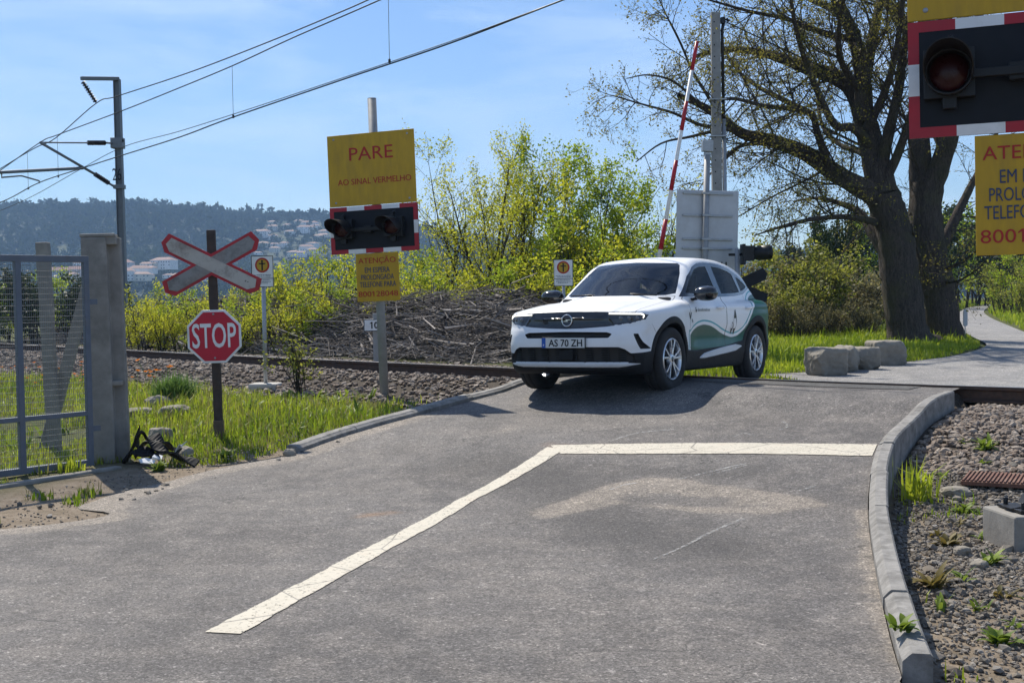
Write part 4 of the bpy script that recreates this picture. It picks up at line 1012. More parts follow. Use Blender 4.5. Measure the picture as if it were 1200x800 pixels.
# small grey marker by the far path
mk = at_z(1131, 398, .42); k_ = empty('marker_post', (mk[0], mk[1], .4)); tag(k_, 'small grey rounded marker plate on a thin stake beside the far path', 'marker')
sc_ = mk[1] / F_PX
mb = MB(); mb.tube([(0, 0, -.2), (0, 0, 34 * sc_)], .6 * sc_, 8); mb.build('stake', M['galv'], k_)
mb = MB(); w_, h0, h1 = 2.4 * sc_, 17 * sc_, 36.5 * sc_
mb.prism([(-w_, h0 + w_ * .4), (-w_ * .5, h0), (w_ * .5, h0), (w_, h0 + w_ * .4), (w_, h1 - w_), (w_ * .6, h1), (-w_ * .6, h1), (-w_, h1 - w_)], -.03, 0); mb.build('plate', M['sign_back'], k_)

# ------------------------------------------------------------------ boulders, stones, scrap
def rock_mesh(seed, d, flat_top=0.0, sub=4, rough=.22, pw=9.0):
    bm = bmesh.new(); bmesh.ops.create_icosphere(bm, subdivisions=5, radius=1.0); rng = np.random.default_rng(seed); o3 = rng.uniform(-50, 50, 3)
    from mathutils import noise as mn
    cuts = [(Vector(rng.normal(size=3)).normalized(), rng.uniform(.52, .68)) for _ in range(9)]
    for v in bm.verts:
        c = v.co; r = (abs(c.x) ** pw + abs(c.y) ** pw + abs(c.z) ** pw) ** (1 / pw); q = c / r * .5
        for n_, h_ in cuts:                                   # broken faces
            e = q.dot(n_) - h_
            if e > 0: q = q - n_ * e * .85
        p = q * 2 + Vector(o3); k = 1 + rough * .6 * mn.fractal(p * .9, 1.0, 2.1, 3) + .045 * mn.fractal(p * 4.5, .6, 2.1, 5) * (1 if flat_top < .9 else .5)
        v.co = Vector((q.x * d[0] * k, q.y * d[1] * k, q.z * d[2] * k))
    me = bpy.data.meshes.new('rock'); bm.to_mesh(me); bm.free()
    for p in me.polygons: p.use_smooth = True
    me.materials.append(M['rock']); return me
def rock(name, px, py, d, seed, label, cat, grp=None, zf=None, sink=.1, rz=0.0, rough=.22, Y=None):
    p = at_z(px, py, .41) if zf is None else at_f(px, py, zf)
    o = link(name, rock_mesh(seed, d, .6, 4, rough if name != 'rock' else .42, 9.0 if name != 'rock' else 2.6)); o.location = (p[0], p[1] + d[1] * .42, p[2] + d[2] * (.5 - sink)); o.rotation_euler = (0, 0, rz)
    return tag(o, label, cat, grp)
G1 = 'stone blocks beside the path'
rock('stone_block', 972, 440, (.50, .45, .40), 3, 'squarish weathered stone block, nearest to the car', 'stone', G1, None, .05, .2, .12)
rock('stone_block', 996, 436, (.34, .7, .39), 8, 'dark split stone block wedged behind the nearest block', 'stone', G1, None, .05, -.4, .18)
rock('stone_block', 1016, 433, (.38, .42, .34), 11, 'mid-sized stone block between the dark split one and the tall flat one', 'stone', G1, None, .05, .1, .14)
rock('stone_block', 1042, 428, (.52, .46, .40), 16, 'tall flat-topped stone block farthest right, at the foot of the big trunk', 'stone', G1, None, .05, .15, .08)
G2 = 'rocks in the grass by the gate post'
rock('rock', 182, 480, (.34, .26, .22), 21, 'brown rock in the grass, upper one behind the scrap', 'rock', G2, ground_z, .2, .3)
rock('rock', 201, 490, (.46, .34, .2), 22, 'broad flat pale rock in the grass, lower right of the brown rock', 'rock', G2, ground_z, .2, -.2)
rock('rock', 162, 492, (.44, .24, .18), 25, 'low grey rock touching the concrete gate post', 'rock', G2, ground_z, .15, .1)
rock('rock', 214, 541, (.18, .16, .15), 23, 'small dark stone at the edge of the dirt near the STOP post', 'rock', G2, ground_z, .1, .5)
rock('rock', 185, 521, (.26, .22, .2), 27, 'tan rock tucked behind the black scrap', 'rock', G2, ground_z, .1, .2)
rock('rock', 339, 536, (.12, .11, .09), 28, 'little grey stone at the nose of the left kerb', 'rock', G2, ground_z, .1, .2)
rock('rock', 1124, 583, (.24, .18, .09), 31, 'flat tan stone lying on the gravel by the rusty drain cover', 'rock', None, ground_z, .15, .2)
rock('rock', 1130, 652, (.10, .09, .07), 33, 'small pale stone on the gravel left of the concrete block', 'rock', None, ground_z, .15, .2)
rock('rock', 1150, 668, (.11, .09, .06), 34, 'small pale stone on the gravel in front of the concrete block', 'rock', None, ground_z, .15, .8)
# scrap of black rubber and plastic
sp0 = at_f(180, 545, ground_z); sr = empty('scrap_heap', (sp0[0], sp0[1] + .12, sp0[2])); tag(sr, 'tangle of black rubber scrap dumped beside the concrete gate post', 'scrap')
rg = random.Random(4)
def strip(pts, w, th=.02, nm='rubber_strip', mt='rubber'):
    P = catmull(pts, 6); mb = MB(); V_ = []
    for i, p in enumerate(P):
        tw = .5 * math.sin(i * .5 + pts[0][0] * 9); nx, nz = math.cos(tw), math.sin(tw)
        for s in (-1, 1):
            for q in (0, 1): V_.append((p[0] + .3 * w * s * nz, p[1] + w * .5 * s * nx, p[2] + .5 * w * s * nz + th * q))
    n = 4; Fc = []
    for i in range(len(P) - 1):
        for a_, b2 in ((0, 1), (1, 3), (3, 2), (2, 0)): Fc.append((i * n + a_, i * n + b2, (i + 1) * n + b2, (i + 1) * n + a_))
    Fc += [(0, 1, 3, 2), tuple((len(P) - 1) * n + k for k in (0, 2, 3, 1))]
    mb.add(V_, Fc); mb.build(nm, M[mt], sr)
strip([(-.3, .0, .02), (-.22, .05, .2), (-.15, 0, .30), (-.05, -.02, .2), (.1, -.05, .12), (.32, -.1, .02)], .12)
strip([(-.25, .1, .05), (-.1, .12, .22), (.05, .1, .17), (.2, .05, .1)], .16)
strip([(-.1, -.05, .02), (.05, -.08, .10), (.22, -.1, .08), (.42, -.12, .0)], .1)
strip([(-.3, -.1, .02), (-.2, -.05, .12), (0, -.1, .09), (.1, -.16, .02)], .14)
strip([(.15, .0, .02), (.2, .02, .14), (.26, .03, .18)], .1, .012, 'grey_panel', 'sign_back')
strip([(-.2, .2, .03), (-.25, .18, .2), (-.2, .15, .34)], .09)
lt = at_f(165, 549, ground_z); mb = MB(); mb.prism([(0, 0), (.12, .01), (.14, .07), (.05, .09), (-.02, .05)], 0, .012, 0, 'xy'); mb.prism([(.1, .08), (.19, .06), (.2, .12), (.13, .14)], .02, .04, 0, 'xy')
lo_ = mb.build('litter', M['white_sheet']); lo_.location = (lt[0], lt[1], lt[2] + .05); lo_.rotation_euler = (.5, .2, .4); tag(lo_, 'crumpled white litter lying under the black rubber scrap', 'litter')
# concrete block with its metal foot, drain cover, on the right
cbp = at_f(1188, 648, ground_z); cbr = empty('foundation_block', (cbp[0] + .16, cbp[1] + .22, cbp[2] - .03), .12); tag(cbr, 'grey concrete foundation block with dark metal foot at the right picture edge', 'block')
mb = MB(); mb.box((.05, 0, .11), (.46, .42, .30)); mb.build('block', M['concrete'], cbr, .015)
mb = MB(); mb.box((.06, 0, .275), (.34, .3, .02)); mb.prism([(-.13, .285), (-.02, .30), (.05, .40), (.12, .44), (.2, .44), (.2, .285)], -.06, .06); mb.tube([(.12, 0, .3), (.12, 0, .5)], .055, 12)
for x in (-.07, .16):
    for y in (-.11, .11): mb.lathe([(0, .33), (.016, .33), (.016, .285)], 8, c=(x, y, 0))
mb.build('metal_foot', M['black_plastic'], cbr, .004)
dcp = at_f(1164, 567, ground_z); mb = MB(); mb.box((0, 0, 0), (.62, .42, .03))
for i in range(20): mb.box((-.295 + i * .031, 0, .021), (.014, .4, .012))
dc = mb.build('drain_cover', simple('rusty_cast_cover', (.17, .085, .06), .85, .1, .3, 9, .1, dirt=(.2, .15, .11), dirt_amt=.6)); dc.location = (dcp[0] + .1, dcp[1], dcp[2] + .03); dc.rotation_euler = (.05, 0, -.5)
tag(dc, 'rusty ribbed cover plate lying on the gravel right of the kerb', 'drain cover')

# ------------------------------------------------------------------ brush pile beyond the track
def pile_axis(): return None
bt = fine_trk[(fine_trk[:, 0] > -17) & (fine_trk[:, 0] < -2.3)][:, :2]; bt = resample(bt, 80); ax = off(bt, -5.6)
rng = np.random.default_rng(12)
def pile_h(s): return np.interp(s, [0, .08, .22, .38, .52, .65, .78, .9, 1.0], [.5, .7, .95, 1.08, 1.2, 1.25, 1.18, 1.18, .75])
Tn = np.gradient(ax, axis=0); Tn /= np.linalg.norm(Tn, axis=1)[:, None]; Nn = np.stack([Tn[:, 1], -Tn[:, 0]], 1)
if (off(ax[:2], .1)[0] - ax[0]) @ Nn[0] < 0: Nn = -Nn
def tubes_np(A, B, ra, rb, n=4, bend=None):
    """many straight or bent sticks as one mesh: A,B (k,3)"""
    k = len(A); Mid = (A + B) / 2 + (bend if bend is not None else 0)
    P = np.stack([A, Mid, B], 1); R = np.stack([ra, (ra + rb) / 2, rb], 1)
    D = B - A; D /= np.linalg.norm(D, axis=1)[:, None] + 1e-9
    h = np.where(np.abs(D[:, 2:3]) < .9, np.array([[0, 0, 1.0]]), np.array([[1.0, 0, 0]])); X = np.cross(D, h); X /= np.linalg.norm(X, axis=1)[:, None]; Y = np.cross(D, X)
    an = 2 * np.pi * np.arange(n) / n
    ring = X[:, None, :] * np.cos(an)[None, :, None] + Y[:, None, :] * np.sin(an)[None, :, None]
    V_ = P[:, :, None, :] + ring[:, None, :, :] * R[:, :, None, None]
    base = (np.arange(k) * 3 * n)[:, None, None]; j = np.arange(n); r_ = np.arange(2)[:, None] * n
    q = np.stack([r_ + j, r_ + (j + 1) % n, r_ + n + (j + 1) % n, r_ + n + j], -1).reshape(1, -1, 4)
    return V_.reshape(-1, 3), (base + q).reshape(-1, 4)
n = 13500; s = rng.random(n); w = rng.uniform(-1.1, 1.8, n); 
cx = np.stack([np.interp(s, np.linspace(0, 1, 80), ax[:, k]) for k in (0, 1)], 1); nn = np.stack([np.interp(s, np.linspace(0, 1, 80), Nn[:, k]) for k in (0, 1)], 1); tt = np.stack([np.interp(s, np.linspace(0, 1, 80), Tn[:, k]) for k in (0, 1)], 1)
top = pile_h(s) * np.exp(-(w / 1.35) ** 4); u = .62 + .42 * rng.random(n); z = .40 + top * u * (.78 + .5 * fbm(s * 14, w, 3, 1.0, 3))
C = np.column_stack([cx + nn * (w * 1.5)[:, None], z])
ln = rng.gamma(2.0, .30, n) + .2; th = rng.normal(0, .75, n); el = rng.normal(0, .22, n); flip = rng.choice([-1, 1], n)
dirv = np.column_stack([(tt * np.cos(th)[:, None] + nn * np.sin(th)[:, None]) * np.cos(el)[:, None] * flip[:, None], np.sin(el)])
up_ = rng.random(n) < .035; dirv[up_, 2] = np.abs(rng.normal(.75, .3, up_.sum())); dirv /= np.linalg.norm(dirv, axis=1)[:, None]
A_ = C - dirv * ln[:, None] / 2; B_ = C + dirv * ln[:, None] / 2; A_[:, 2] = np.maximum(A_[:, 2], .4)
ra = rng.gamma(1.5, .0045, n) + .003; ra[rng.random(n) < .025] += .022
V_, F_ = tubes_np(A_, B_, ra, ra * .45, 4, rng.normal(0, .06, (n, 3)) * ln[:, None])
var = np.repeat(rng.random(n), 12)
m, t, b, o = mat_new('dead_branches'); v = coord(t)
c = ramp(t, attr(t, 'var'), [(0, (.045, .038, .034)), (.4, (.13, .113, .10)), (.75, (.24, .212, .19)), (1.0, (.46, .41, .37))]); c = mixc(t, ramp(t, noise(t, 6, 5, .7, v), [(.4, 0), (.7, .5)]), c, (.05, .04, .033))
t.links.new(c, b.inputs['Base Color']); b.inputs['Roughness'].default_value = .9; M['dead'] = m
bpl = tag(link('brush_pile', np_mesh('brush_pile', V_, F_, False, {'var': var}), M['dead']), 'long heap of cut grey-brown branches piled along the far side of the track', 'brush pile')
mb = MB(); rows = []; nw = 15
for i in range(80):
    for k in range(nw):
        wv = (k / (nw - 1) - .5) * 5.2; hh_ = float(pile_h(i / 79)) * math.exp(-(wv / 1.5 / 1.3) ** 4) * .66; p = ax[i] + Nn[i] * wv
        rows.append((p[0], p[1], .34 + hh_ * (0.75 + .6 * float(fbm(p[0], p[1], 4, 1.6, 3))) if 0 < k < nw - 1 else .2))
mb.add(rows, [(i * nw + k, i * nw + k + 1, (i + 1) * nw + k + 1, (i + 1) * nw + k) for i in range(79) for k in range(nw - 1)], 0, True)
lm = mb.build('leaf_litter', simple('dark_leaf_litter', (.022, .018, .014), .95, 0, .4, 6, .5), bpl)

# ------------------------------------------------------------------ the wooded hill with its houses, and the air between
from mathutils import noise as mn
def hill_h(X, Y):
    sk = np.interp(X / np.maximum(Y, 1), [-.9, -.41, -.33, -.30, -.25, -.21, -.17, -.13, -.10, -.05, 0, .05, .12, .25, .45, .9], [118, 112, 112, 113, 106, 99, 96, 92, 86, 76, 64, 54, 46, 42, 45, 60])
    t = smooth(760, 1420, Y); return -6 + sk * (t * .92 + .08 * fbm(X, Y, 2, .006, 3)) * 1.03 + 14 * (fbm(X, Y, 6, .004, 3) - .45) * smooth(700, 900, Y) * smooth(1500, 1250, Y)
hx = np.linspace(-1500, 1500, 160); hy = np.linspace(640, 1700, 60); HX, HY = np.meshgrid(hx, hy); HZ = hill_h(HX, HY)
ii = np.arange(HX.size).reshape(HX.shape)
hm = np_mesh('hill', np.stack([HX.ravel(), HY.ravel(), HZ.ravel()], 1), np.stack([ii[:-1, :-1].ravel(), ii[:-1, 1:].ravel(), ii[1:, 1:].ravel(), ii[1:, :-1].ravel()], 1), True)
tag(link('hill', hm, simple('hill_undergrowth', (.035, .05, .018), .95, 0, .4, .02)), kind='structure')
rng = np.random.default_rng(3)
n = 20000; X = rng.uniform(-.56, .62, n); Y = rng.uniform(680, 1480, n); X = X * Y
# clearings where the houses stand
def clear(X, Y): 
    u = X / Y; return ((u > -.205) & (u < -.11) & (Y > 1000) & (Y < 1290) & (rng.random(len(X)) < .7)) | ((u > -.34) & (u < -.19) & (Y < 830) & (rng.random(len(X)) < .75))
k = ~clear(X, Y); X, Y = X[k], Y[k]; n = len(X); Z = hill_h(X, Y)
sz = rng.uniform(2.0, 4.2, n) * (1 + .6 * (rng.random(n) < .12)); conif = fbm(X, Y, 31, .008, 3) > .47
m_ = 38; P_ = rng.normal(size=(n, m_, 3)); P_ /= np.linalg.norm(P_, axis=2)[:, :, None]; P_ *= rng.uniform(.45, 1.05, (n, m_, 1))
P_[:, :, 2] = P_[:, :, 2] * np.where(conif, 1.35, .95)[:, None] ; taper = np.where(conif[:, None], np.clip(1.05 - .45 * (P_[:, :, 2] + .6), .25, 1.2), 1.0)
P_[:, :, 0] *= taper; P_[:, :, 1] *= taper
Cc = np.stack([X, Y, Z + sz * 1.15], 1)[:, None, :] + P_ * sz[:, None, None]
def leaf_quads(C, size, rng, up=0.0):
    """one small folded leaf-shaped quad per point"""
    n = len(C); a = rng.normal(size=(n, 3)); a[:, 2] += up; a /= np.linalg.norm(a, axis=1)[:, None]; b = rng.normal(size=(n, 3)); b = np.cross(a, b); b /= np.linalg.norm(b, axis=1)[:, None]
    s = (size * rng.uniform(.6, 1.3, n))[:, None]
    V = np.stack([C - a * s, C + b * s * .55, C + a * s, C - b * s * .55], 1).reshape(-1, 3)
    return V, np.arange(4 * n).reshape(n, 4)
V_, F_ = leaf_quads(Cc.reshape(-1, 3), np.repeat(sz * .42, m_), rng)
vv = np.repeat(np.clip(.5 + .9 * (fbm(X, Y, 8, .01, 3) - .47) + rng.normal(0, .16, n), 0, 1), m_); vv = np.clip(vv + rng.normal(0, .1, len(vv)), 0, 1)
M['hill_leaf'] = leafy('far_foliage', (.014, .028, .012), (.07, .09, .028), .2, .8, 0.0)
tag(link('hillside_forest', np_mesh('hillside_forest', V_, F_, False, {'var': np.repeat(vv, 4)}), M['hill_leaf']), kind='stuff')
def house_mesh(w, d, h, seed):
    mb = MB(); mb.box((0, 0, h / 2), (w, d, h), None, 0)
    r = h * .32; mb.add([(-w / 2 - .4, -d / 2 - .4, h), (w / 2 + .4, -d / 2 - .4, h), (w / 2 + .4, d / 2 + .4, h), (-w / 2 - .4, d / 2 + .4, h), (-w / 2 + w * .18, 0, h + r), (w / 2 - w * .18, 0, h + r)], [(0, 1, 5, 4), (2, 3, 4, 5), (1, 2, 5), (3, 0, 4), (3, 2, 1, 0)], 1)
    rg = random.Random(seed)
    for fl in range(max(1, int(h / 2.9))):
        for kx in range(int(w / 3)):
            if rg.random() < .85: mb.box((-w / 2 + 1.6 + kx * 3, -d / 2 - .03, 1.5 + fl * 2.9), (1.1, .08, 1.2), None, 2)
    mb.box((w * .2, d * .1, h + r * .8), (.8, .8, 1.4), None, 0); return mb.mesh('house')
HMATS = [[simple('house_wall_%s' % nm, cc, .85, 0, .06, .3), simple('house_roof_%s' % nm, rr, .9, 0, .15, .5), simple('window_dark', (.05, .055, .06), .3)] for nm, cc, rr in (('white', (.80, .79, .77), (.34, .22, .17)), ('cream', (.72, .66, .55), (.36, .24, .18)), ('grey', (.55, .55, .55), (.30, .17, .13)), ('ochre', (.62, .5, .33), (.32, .21, .16)))]
hmesh = []
for i, (w, d, h) in enumerate(((11, 9, 5.8), (14, 10, 6), (9, 8, 3.2), (18, 10, 8.5), (12, 9, 6.5), (24, 11, 9))):
    for j in range(4):
        me = house_mesh(w, d, h, i * 4 + j); [me.materials.append(q) for q in HMATS[j]]; hmesh.append(me)
rg = random.Random(9)
def put_house(px, py, Y, idx, rz, label, grp, sc=1.0):
    p = at_y(px, py, Y); o = link('house', hmesh[idx]); o.location = (p[0], Y, float(hill_h(np.array(p[0]), np.array(Y))) + .3); o.location.z = max(o.location.z, p[2]); o.rotation_euler = (0, 0, rz); o.scale = (sc, sc, sc); tag(o, label, 'house', grp); return o
for i in range(26):
    px = rg.uniform(302, 386); f_ = (px - 300) / 90; py = rg.uniform(262, 300) + 8 * (1 - f_); Y = 1290 - (py - 262) * 7.2
    put_house(px, py, Y, rg.choice([0, 1, 4, 8, 12, 16, 17, 20, 2, 5, 13]), rg.uniform(-.6, .6), 'pale house in the upper cluster on the distant hillside, left of the yellow signal board', 'upper hillside houses', .68)
for i in range(30):
    px = rg.uniform(60, 250); py = rg.uniform(315, 333); Y = 820 - (py - 315) * 5
    put_house(px, py, Y, rg.choice([0, 1, 4, 8, 12, 16, 17, 20, 2, 5, 9, 13, 22]), rg.uniform(-.6, .6), 'pale house in the lower row at the foot of the distant hill, behind the cross', 'houses at the hill foot', .7)
for i, px in enumerate((303, 307)):
    p = at_y(px, 252, 1380); mb = MB(); mb.tube([(0, 0, -10), (0, 0, 12)], [1.0, .7], 8); mb.box((0, 0, 11), (2.6, 2.6, 3)); o = mb.build('radio_mast', M['mast']); o.location = p
    tag(o, 'thin radio mast on the ridge, %s of the pair' % ('left' if i == 0 else 'right'), 'mast', 'radio masts on the ridge')
# the air
hz = MB(); hz.box((0, 830, 85), (4600, 1780, 200)); hm = bpy.data.materials.new('air_haze'); hm.use_nodes = True; t = hm.node_tree
for q in list(t.nodes): t.nodes.remove(q)
o = t.nodes.new('ShaderNodeOutputMaterial'); pv = t.nodes.new('ShaderNodeVolumePrincipled'); pv.inputs['Color'].default_value = (.42, .66, 1.0, 1); pv.inputs['Density'].default_value = .00032; pv.inputs['Density Attribute'].default_value = ''; pv.inputs['Anisotropy'].default_value = 0.0
t.links.new(pv.outputs[0], o.inputs['Volume']); tag(hz.build('haze', hm), kind='stuff')
# ------------------------------------------------------------------ vegetation
def bark(name, lo, hi, moss=None):
    m, t, b, o = mat_new(name); v = coord(t)
    n1 = noise(t, 3.0, 8, .7, v, (6, 6, 1.0)); n2 = noise(t, 14, 6, .7, v, (4, 4, .8))
    c = ramp(t, n1, [(.3, lo), (.7, hi)]); c = mixc(t, ramp(t, n2, [(.5, 0), (.62, .7)]), c, tuple(x * .4 for x in lo))
    if moss: c = mixc(t, ramp(t, noise(t, 1.3, 5, .6, v), [(.5, 0), (.68, .6)]), c, moss)
    t.links.new(c, b.inputs['Base Color']); b.inputs['Roughness'].default_value = .95; b.inputs['Specular IOR Level'].default_value = .2
    bump(t, b, math_n(t, 'ADD', n1, n2), 1.0, .06); return m
M['bark'] = bark('furrowed_bark', (.060, .048, .040), (.15, .125, .104), (.10, .10, .045))
M['twig'] = bark('thin_twigs', (.05, .04, .03), (.10, .085, .062))
M['leaf_spring'] = leafy('fresh_yellow_green_leaf', (.26, .31, .02), (.62, .60, .06), .62)
M['leaf_mid'] = leafy('mid_green_leaf', (.15, .25, .018), (.42, .50, .045), .6)
M['leaf_bud'] = leafy('young_bronze_leaf', (.12, .115, .025), (.33, .30, .07), .5)
M['leaf_dark'] = leafy('dark_evergreen_leaf', (.015, .032, .010), (.05, .075, .02), .25)
M['leaf_ivy'] = leafy('ivy_leaf', (.07, .105, .016), (.42, .42, .08), .5)
M['leaf_dry'] = leafy('dry_pale_leaf', (.11, .10, .055), (.32, .29, .15), .42)
M['blade'] = leafy('grass_blade', (.17, .27, .016), (.44, .50, .05), .5, .5)
M['blade_dry'] = leafy('weedy_grass', (.10, .12, .03), (.30, .27, .11), .45, .6)
M['petal'] = leafy('orange_petal', (.75, .22, .01), (.85, .38, .02), .4)

def tubes_poly(polys, n=6):
    """polylines [(P (k,3), R (k))] -> one mesh"""
    Vs, Fs, b = [], [], 0
    for P, R in polys:
        P = np.asarray(P, float); R = np.asarray(R, float); k = len(P)
        nn = n if R[0] > .05 else (5 if R[0] > .018 else 3)
        if R[0] > .2: nn = 14
        T = np.gradient(P, axis=0); T /= np.linalg.norm(T, axis=1)[:, None] + 1e-9
        h = np.array([0, 0, 1.0]) if abs(T[0, 2]) < .85 else np.array([1.0, 0, 0])
        X = np.cross(T, h); X /= np.linalg.norm(X, axis=1)[:, None] + 1e-9; Y = np.cross(T, X)
        an = 2 * np.pi * np.arange(nn) / nn
        V = P[:, None, :] + (X[:, None, :] * np.cos(an)[None, :, None] + Y[:, None, :] * np.sin(an)[None, :, None]) * R[:, None, None]
        if R[0] > .12:
            lump = 1 + .10 * np.sin(an * 3 + P[0, 0] * 7)[None, :] + .12 * (np.random.default_rng(k).random((k, nn)) - .5)
            V = P[:, None, :] + (V - P[:, None, :]) * lump[:, :, None]
        j = np.arange(nn); r = (np.arange(k - 1) * nn)[:, None]
        Fs.append((b + np.stack([r + j, r + (j + 1) % nn, r + nn + (j + 1) % nn, r + nn + j], -1)).reshape(-1, 4)); Vs.append(V.reshape(-1, 3)); b += k * nn
    return np.concatenate(Vs), np.concatenate(Fs)
def wander(rng, p, d, L, r0, r1, k, wob, trop=(0, 0, .0)):
    P = [np.array(p, float)]; d = np.array(d, float); d /= np.linalg.norm(d)
    for i in range(k):
        d = d + rng.normal(0, wob, 3) + np.array(trop); d /= np.linalg.norm(d); P.append(P[-1] + d * L / k)
    return np.array(P), np.linspace(r0, r1, k + 1)
def grow(rng, P, R, level, polys, tips, spec):
    """side branches along a branch; tips gathers where the leaves sit"""
    L = np.linalg.norm(np.diff(P, axis=0), axis=1).sum()
    if level >= len(spec):
        for q in range(1, len(P)): tips.append(P[q])
        return
    n_per_m, lf, lmin, ang, wob, trop, t0 = spec[level]
    n = max(1, rng.poisson(n_per_m * L * (1 - t0)))
    for _ in range(n):
        u = t0 + (1 - t0) * rng.random() ** .8; i = min(int(u * (len(P) - 1)), len(P) - 2); f = u * (len(P) - 1) - i
        p = P[i] * (1 - f) + P[i + 1] * f; r = R[i] * (1 - f) + R[i + 1] * f
        ax = P[i + 1] - P[i]; ax /= np.linalg.norm(ax); q = np.cross(ax, rng.normal(size=3)); q /= np.linalg.norm(q)
        a = math.radians(rng.normal(ang, 12)); d = ax * math.cos(a) + q * math.sin(a)
        l = max(lmin, L * lf * (1.15 - .7 * u) * rng.uniform(.6, 1.25))
        r0 = min(r * .6, .011 * l + .004)
        B, RB = wander(rng, p, d, l, r0, max(.0035, r0 * .35), 4 if l > .5 else 3, wob, trop)
        polys.append((B, RB)); grow(rng, B, RB, level + 1, polys, tips, spec)
    if level == len(spec) - 1: tips.append(P[-1])
def leaves_at(rng, tips, per, spread, size, up=.2):
    T = np.array(tips); C = np.repeat(T, per, 0) + rng.normal(0, spread, (len(T) * per, 3)); V, F = leaf_quads(C, size, rng, up)
    g = np.repeat(rng.normal(0, .18, len(T)), per); var = np.clip(.5 + g + rng.normal(0, .18, len(C)), 0, 1)
    return V, F, np.repeat(var, 4)
def plant(name, polys, leaf, leafmat, label=None, cat='tree', grp=None, loc=(0, 0, 0), stem='trunk', crown='crown', barkm=None, n=8):
    r = empty(name, loc)
    if label: tag(r, label, cat, grp)
    V, F = tubes_poly(polys, n); link(stem, np_mesh(stem, V, F, True), barkm or M['bark'], r)
    V, F, var = leaf; link(crown, np_mesh(crown, V, F, False, {'var': var}), leafmat, r); return r

# ---- the big old tree: limbs follow the photographed ones, spread in depth
def limb(px, Y0, dY, r0, r1, k=5):
    n = len(px); P = [at_y(x, y, Y0 + dY * (i / (n - 1)) ** 1.2) for i, (x, y) in enumerate(px)]
    P = catmull(P, k); return P, r0 + (r1 - r0) * np.linspace(0, 1, len(P)) ** .8
rng = np.random.default_rng(21); YB = 27.0
zb = at_y(1066, 402, YB)[2] - .35
trunk_px = [(1070, 411), (1064, 396), (1058, 360), (1053, 320), (1048, 280), (1040, 250), (1034, 228)]
Pt, Rt = limb(trunk_px, YB, 0, .45, .36); Rt[:7] *= np.linspace(1.4, 1.02, 7)
limbs = [(Pt, Rt)]
spec = [(4.6, .36, .7, 50, .18, (0, 0, .05), .12), (5.6, .48, .32, 42, .17, (0, 0, .06), .1), (6.5, .5, .18, 40, .15, (0, 0, .05), .1)]
main = [limb([(1036, 236), (1012, 222), (981, 205), (950, 184), (925, 172), (894, 163), (868, 156), (846, 140), (822, 124), (795, 112)], YB, -2.2, .26, .05),
        limb([(1034, 228), (1026, 190), (1017, 156), (1008, 125), (994, 100), (969, 87), (944, 80), (919, 70), (887, 61), (850, 58), (815, 66)], YB, 1.8, .34, .04),
        limb([(1012, 140), (1011, 94), (1002, 47), (978, -6), (960, -60), (948, -120)], YB, -1.2, .22, .06),
        limb([(1010, 110), (1022, 47), (1034, -10), (1050, -80), (1060, -150)], YB, 2.0, .15, .05),
        limb([(972, 199), (966, 180), (958, 156), (950, 133), (922, 127), (894, 124), (862, 116), (836, 118)], YB - .6, -2.5, .11, .025),
        limb([(950, 133), (920, 118), (892, 104), (870, 88), (856, 70), (838, 40)], YB - 1, 2.5, .07, .02),
        limb([(925, 173), (897, 168), (869, 171), (850, 184), (824, 214)], YB - .8, -1.6, .07, .015),
        limb([(856, 152), (820, 146), (788, 132), (752, 122), (718, 112)], YB - 1.8, -1.5, .05, .012),
        limb([(850, 150), (810, 160), (775, 168), (745, 190)], YB - 1.8, 1.4, .045, .012),
        limb([(1004, 40), (980, 14), (940, -6), (900, -30), (860, -50)], YB - .5, 2.5, .11, .03),
        limb([(1020, 170), (1000, 150), (978, 146), (955, 100), (940, 60), (930, 20), (925, -20)], YB, -3, .12, .03),
        limb([(1031, 262), (1013, 257), (985, 254), (945, 258), (911, 267), (884, 276)], YB, -3.0, .10, .012),
        limb([(1040, 300), (1020, 268), (1008, 250), (990, 240), (960, 232), (930, 236)], YB, 3.0, .16, .02),
        limb([(1030, 210), (1040, 160), (1052, 110), (1060, 50), (1075, -20), (1090, -90)], YB, -1.5, .16, .05),
        limb([(1000, 46), (968, 40), (920, 22), (880, 14), (830, 0)], YB, -2.6, .09, .02),
        limb([(978, -6), (930, -50), (880, -80), (830, -95)], YB - 1, 1.0, .12, .03),
        limb([(1030, 225), (1050, 185), (1066, 140), (1080, 90), (1100, 30), (1115, -40)], YB, -2.0, .13, .04), limb([(1016, 150), (1036, 110), (1050, 60), (1058, 0), (1062, -60)], YB, -3.0, .11, .03),
        limb([(1010, 110), (985, 70), (985, 20), (1000, -40)], YB, -3.4, .09, .03), limb([(1028, 200), (1010, 180), (985, 170), (965, 150), (958, 110), (965, 70)], YB, 3.4, .09, .02),
        limb([(846, 140), (828, 110), (812, 84), (798, 52), (782, 20), (768, -10)], YB - 2, 1.0, .045, .012),
        limb([(822, 124), (790, 96), (760, 88), (735, 92)], YB - 2.2, -.8, .035, .01)]
polys = list(limbs); tips = []
for P, R in main:
    polys.append((P, R)); grow(rng, P, R, 0, polys, tips, spec)
grow(rng, Pt, np.full(len(Pt), .03), 0, polys, [], [(4.5, .28, .6, 60, .2, (0, 0, .04), .25), (3.5, .45, .3, 42, .2, (0, 0, .03), .1), (3, .5, .2, 40, .15, (0, 0, .03), .1)])
base = np.array([Pt[0][0], YB, zb]); polys = [(P - base, R) for P, R in polys]; tips = [p - base for p in tips]
lf = leaves_at(rng, tips, 2, .07, .027, .1)
plant('old_tree', polys, lf, M['leaf_bud'], 'huge old dark-trunked tree just coming into leaf, its long limb reaching left over the car', 'tree', None, base)
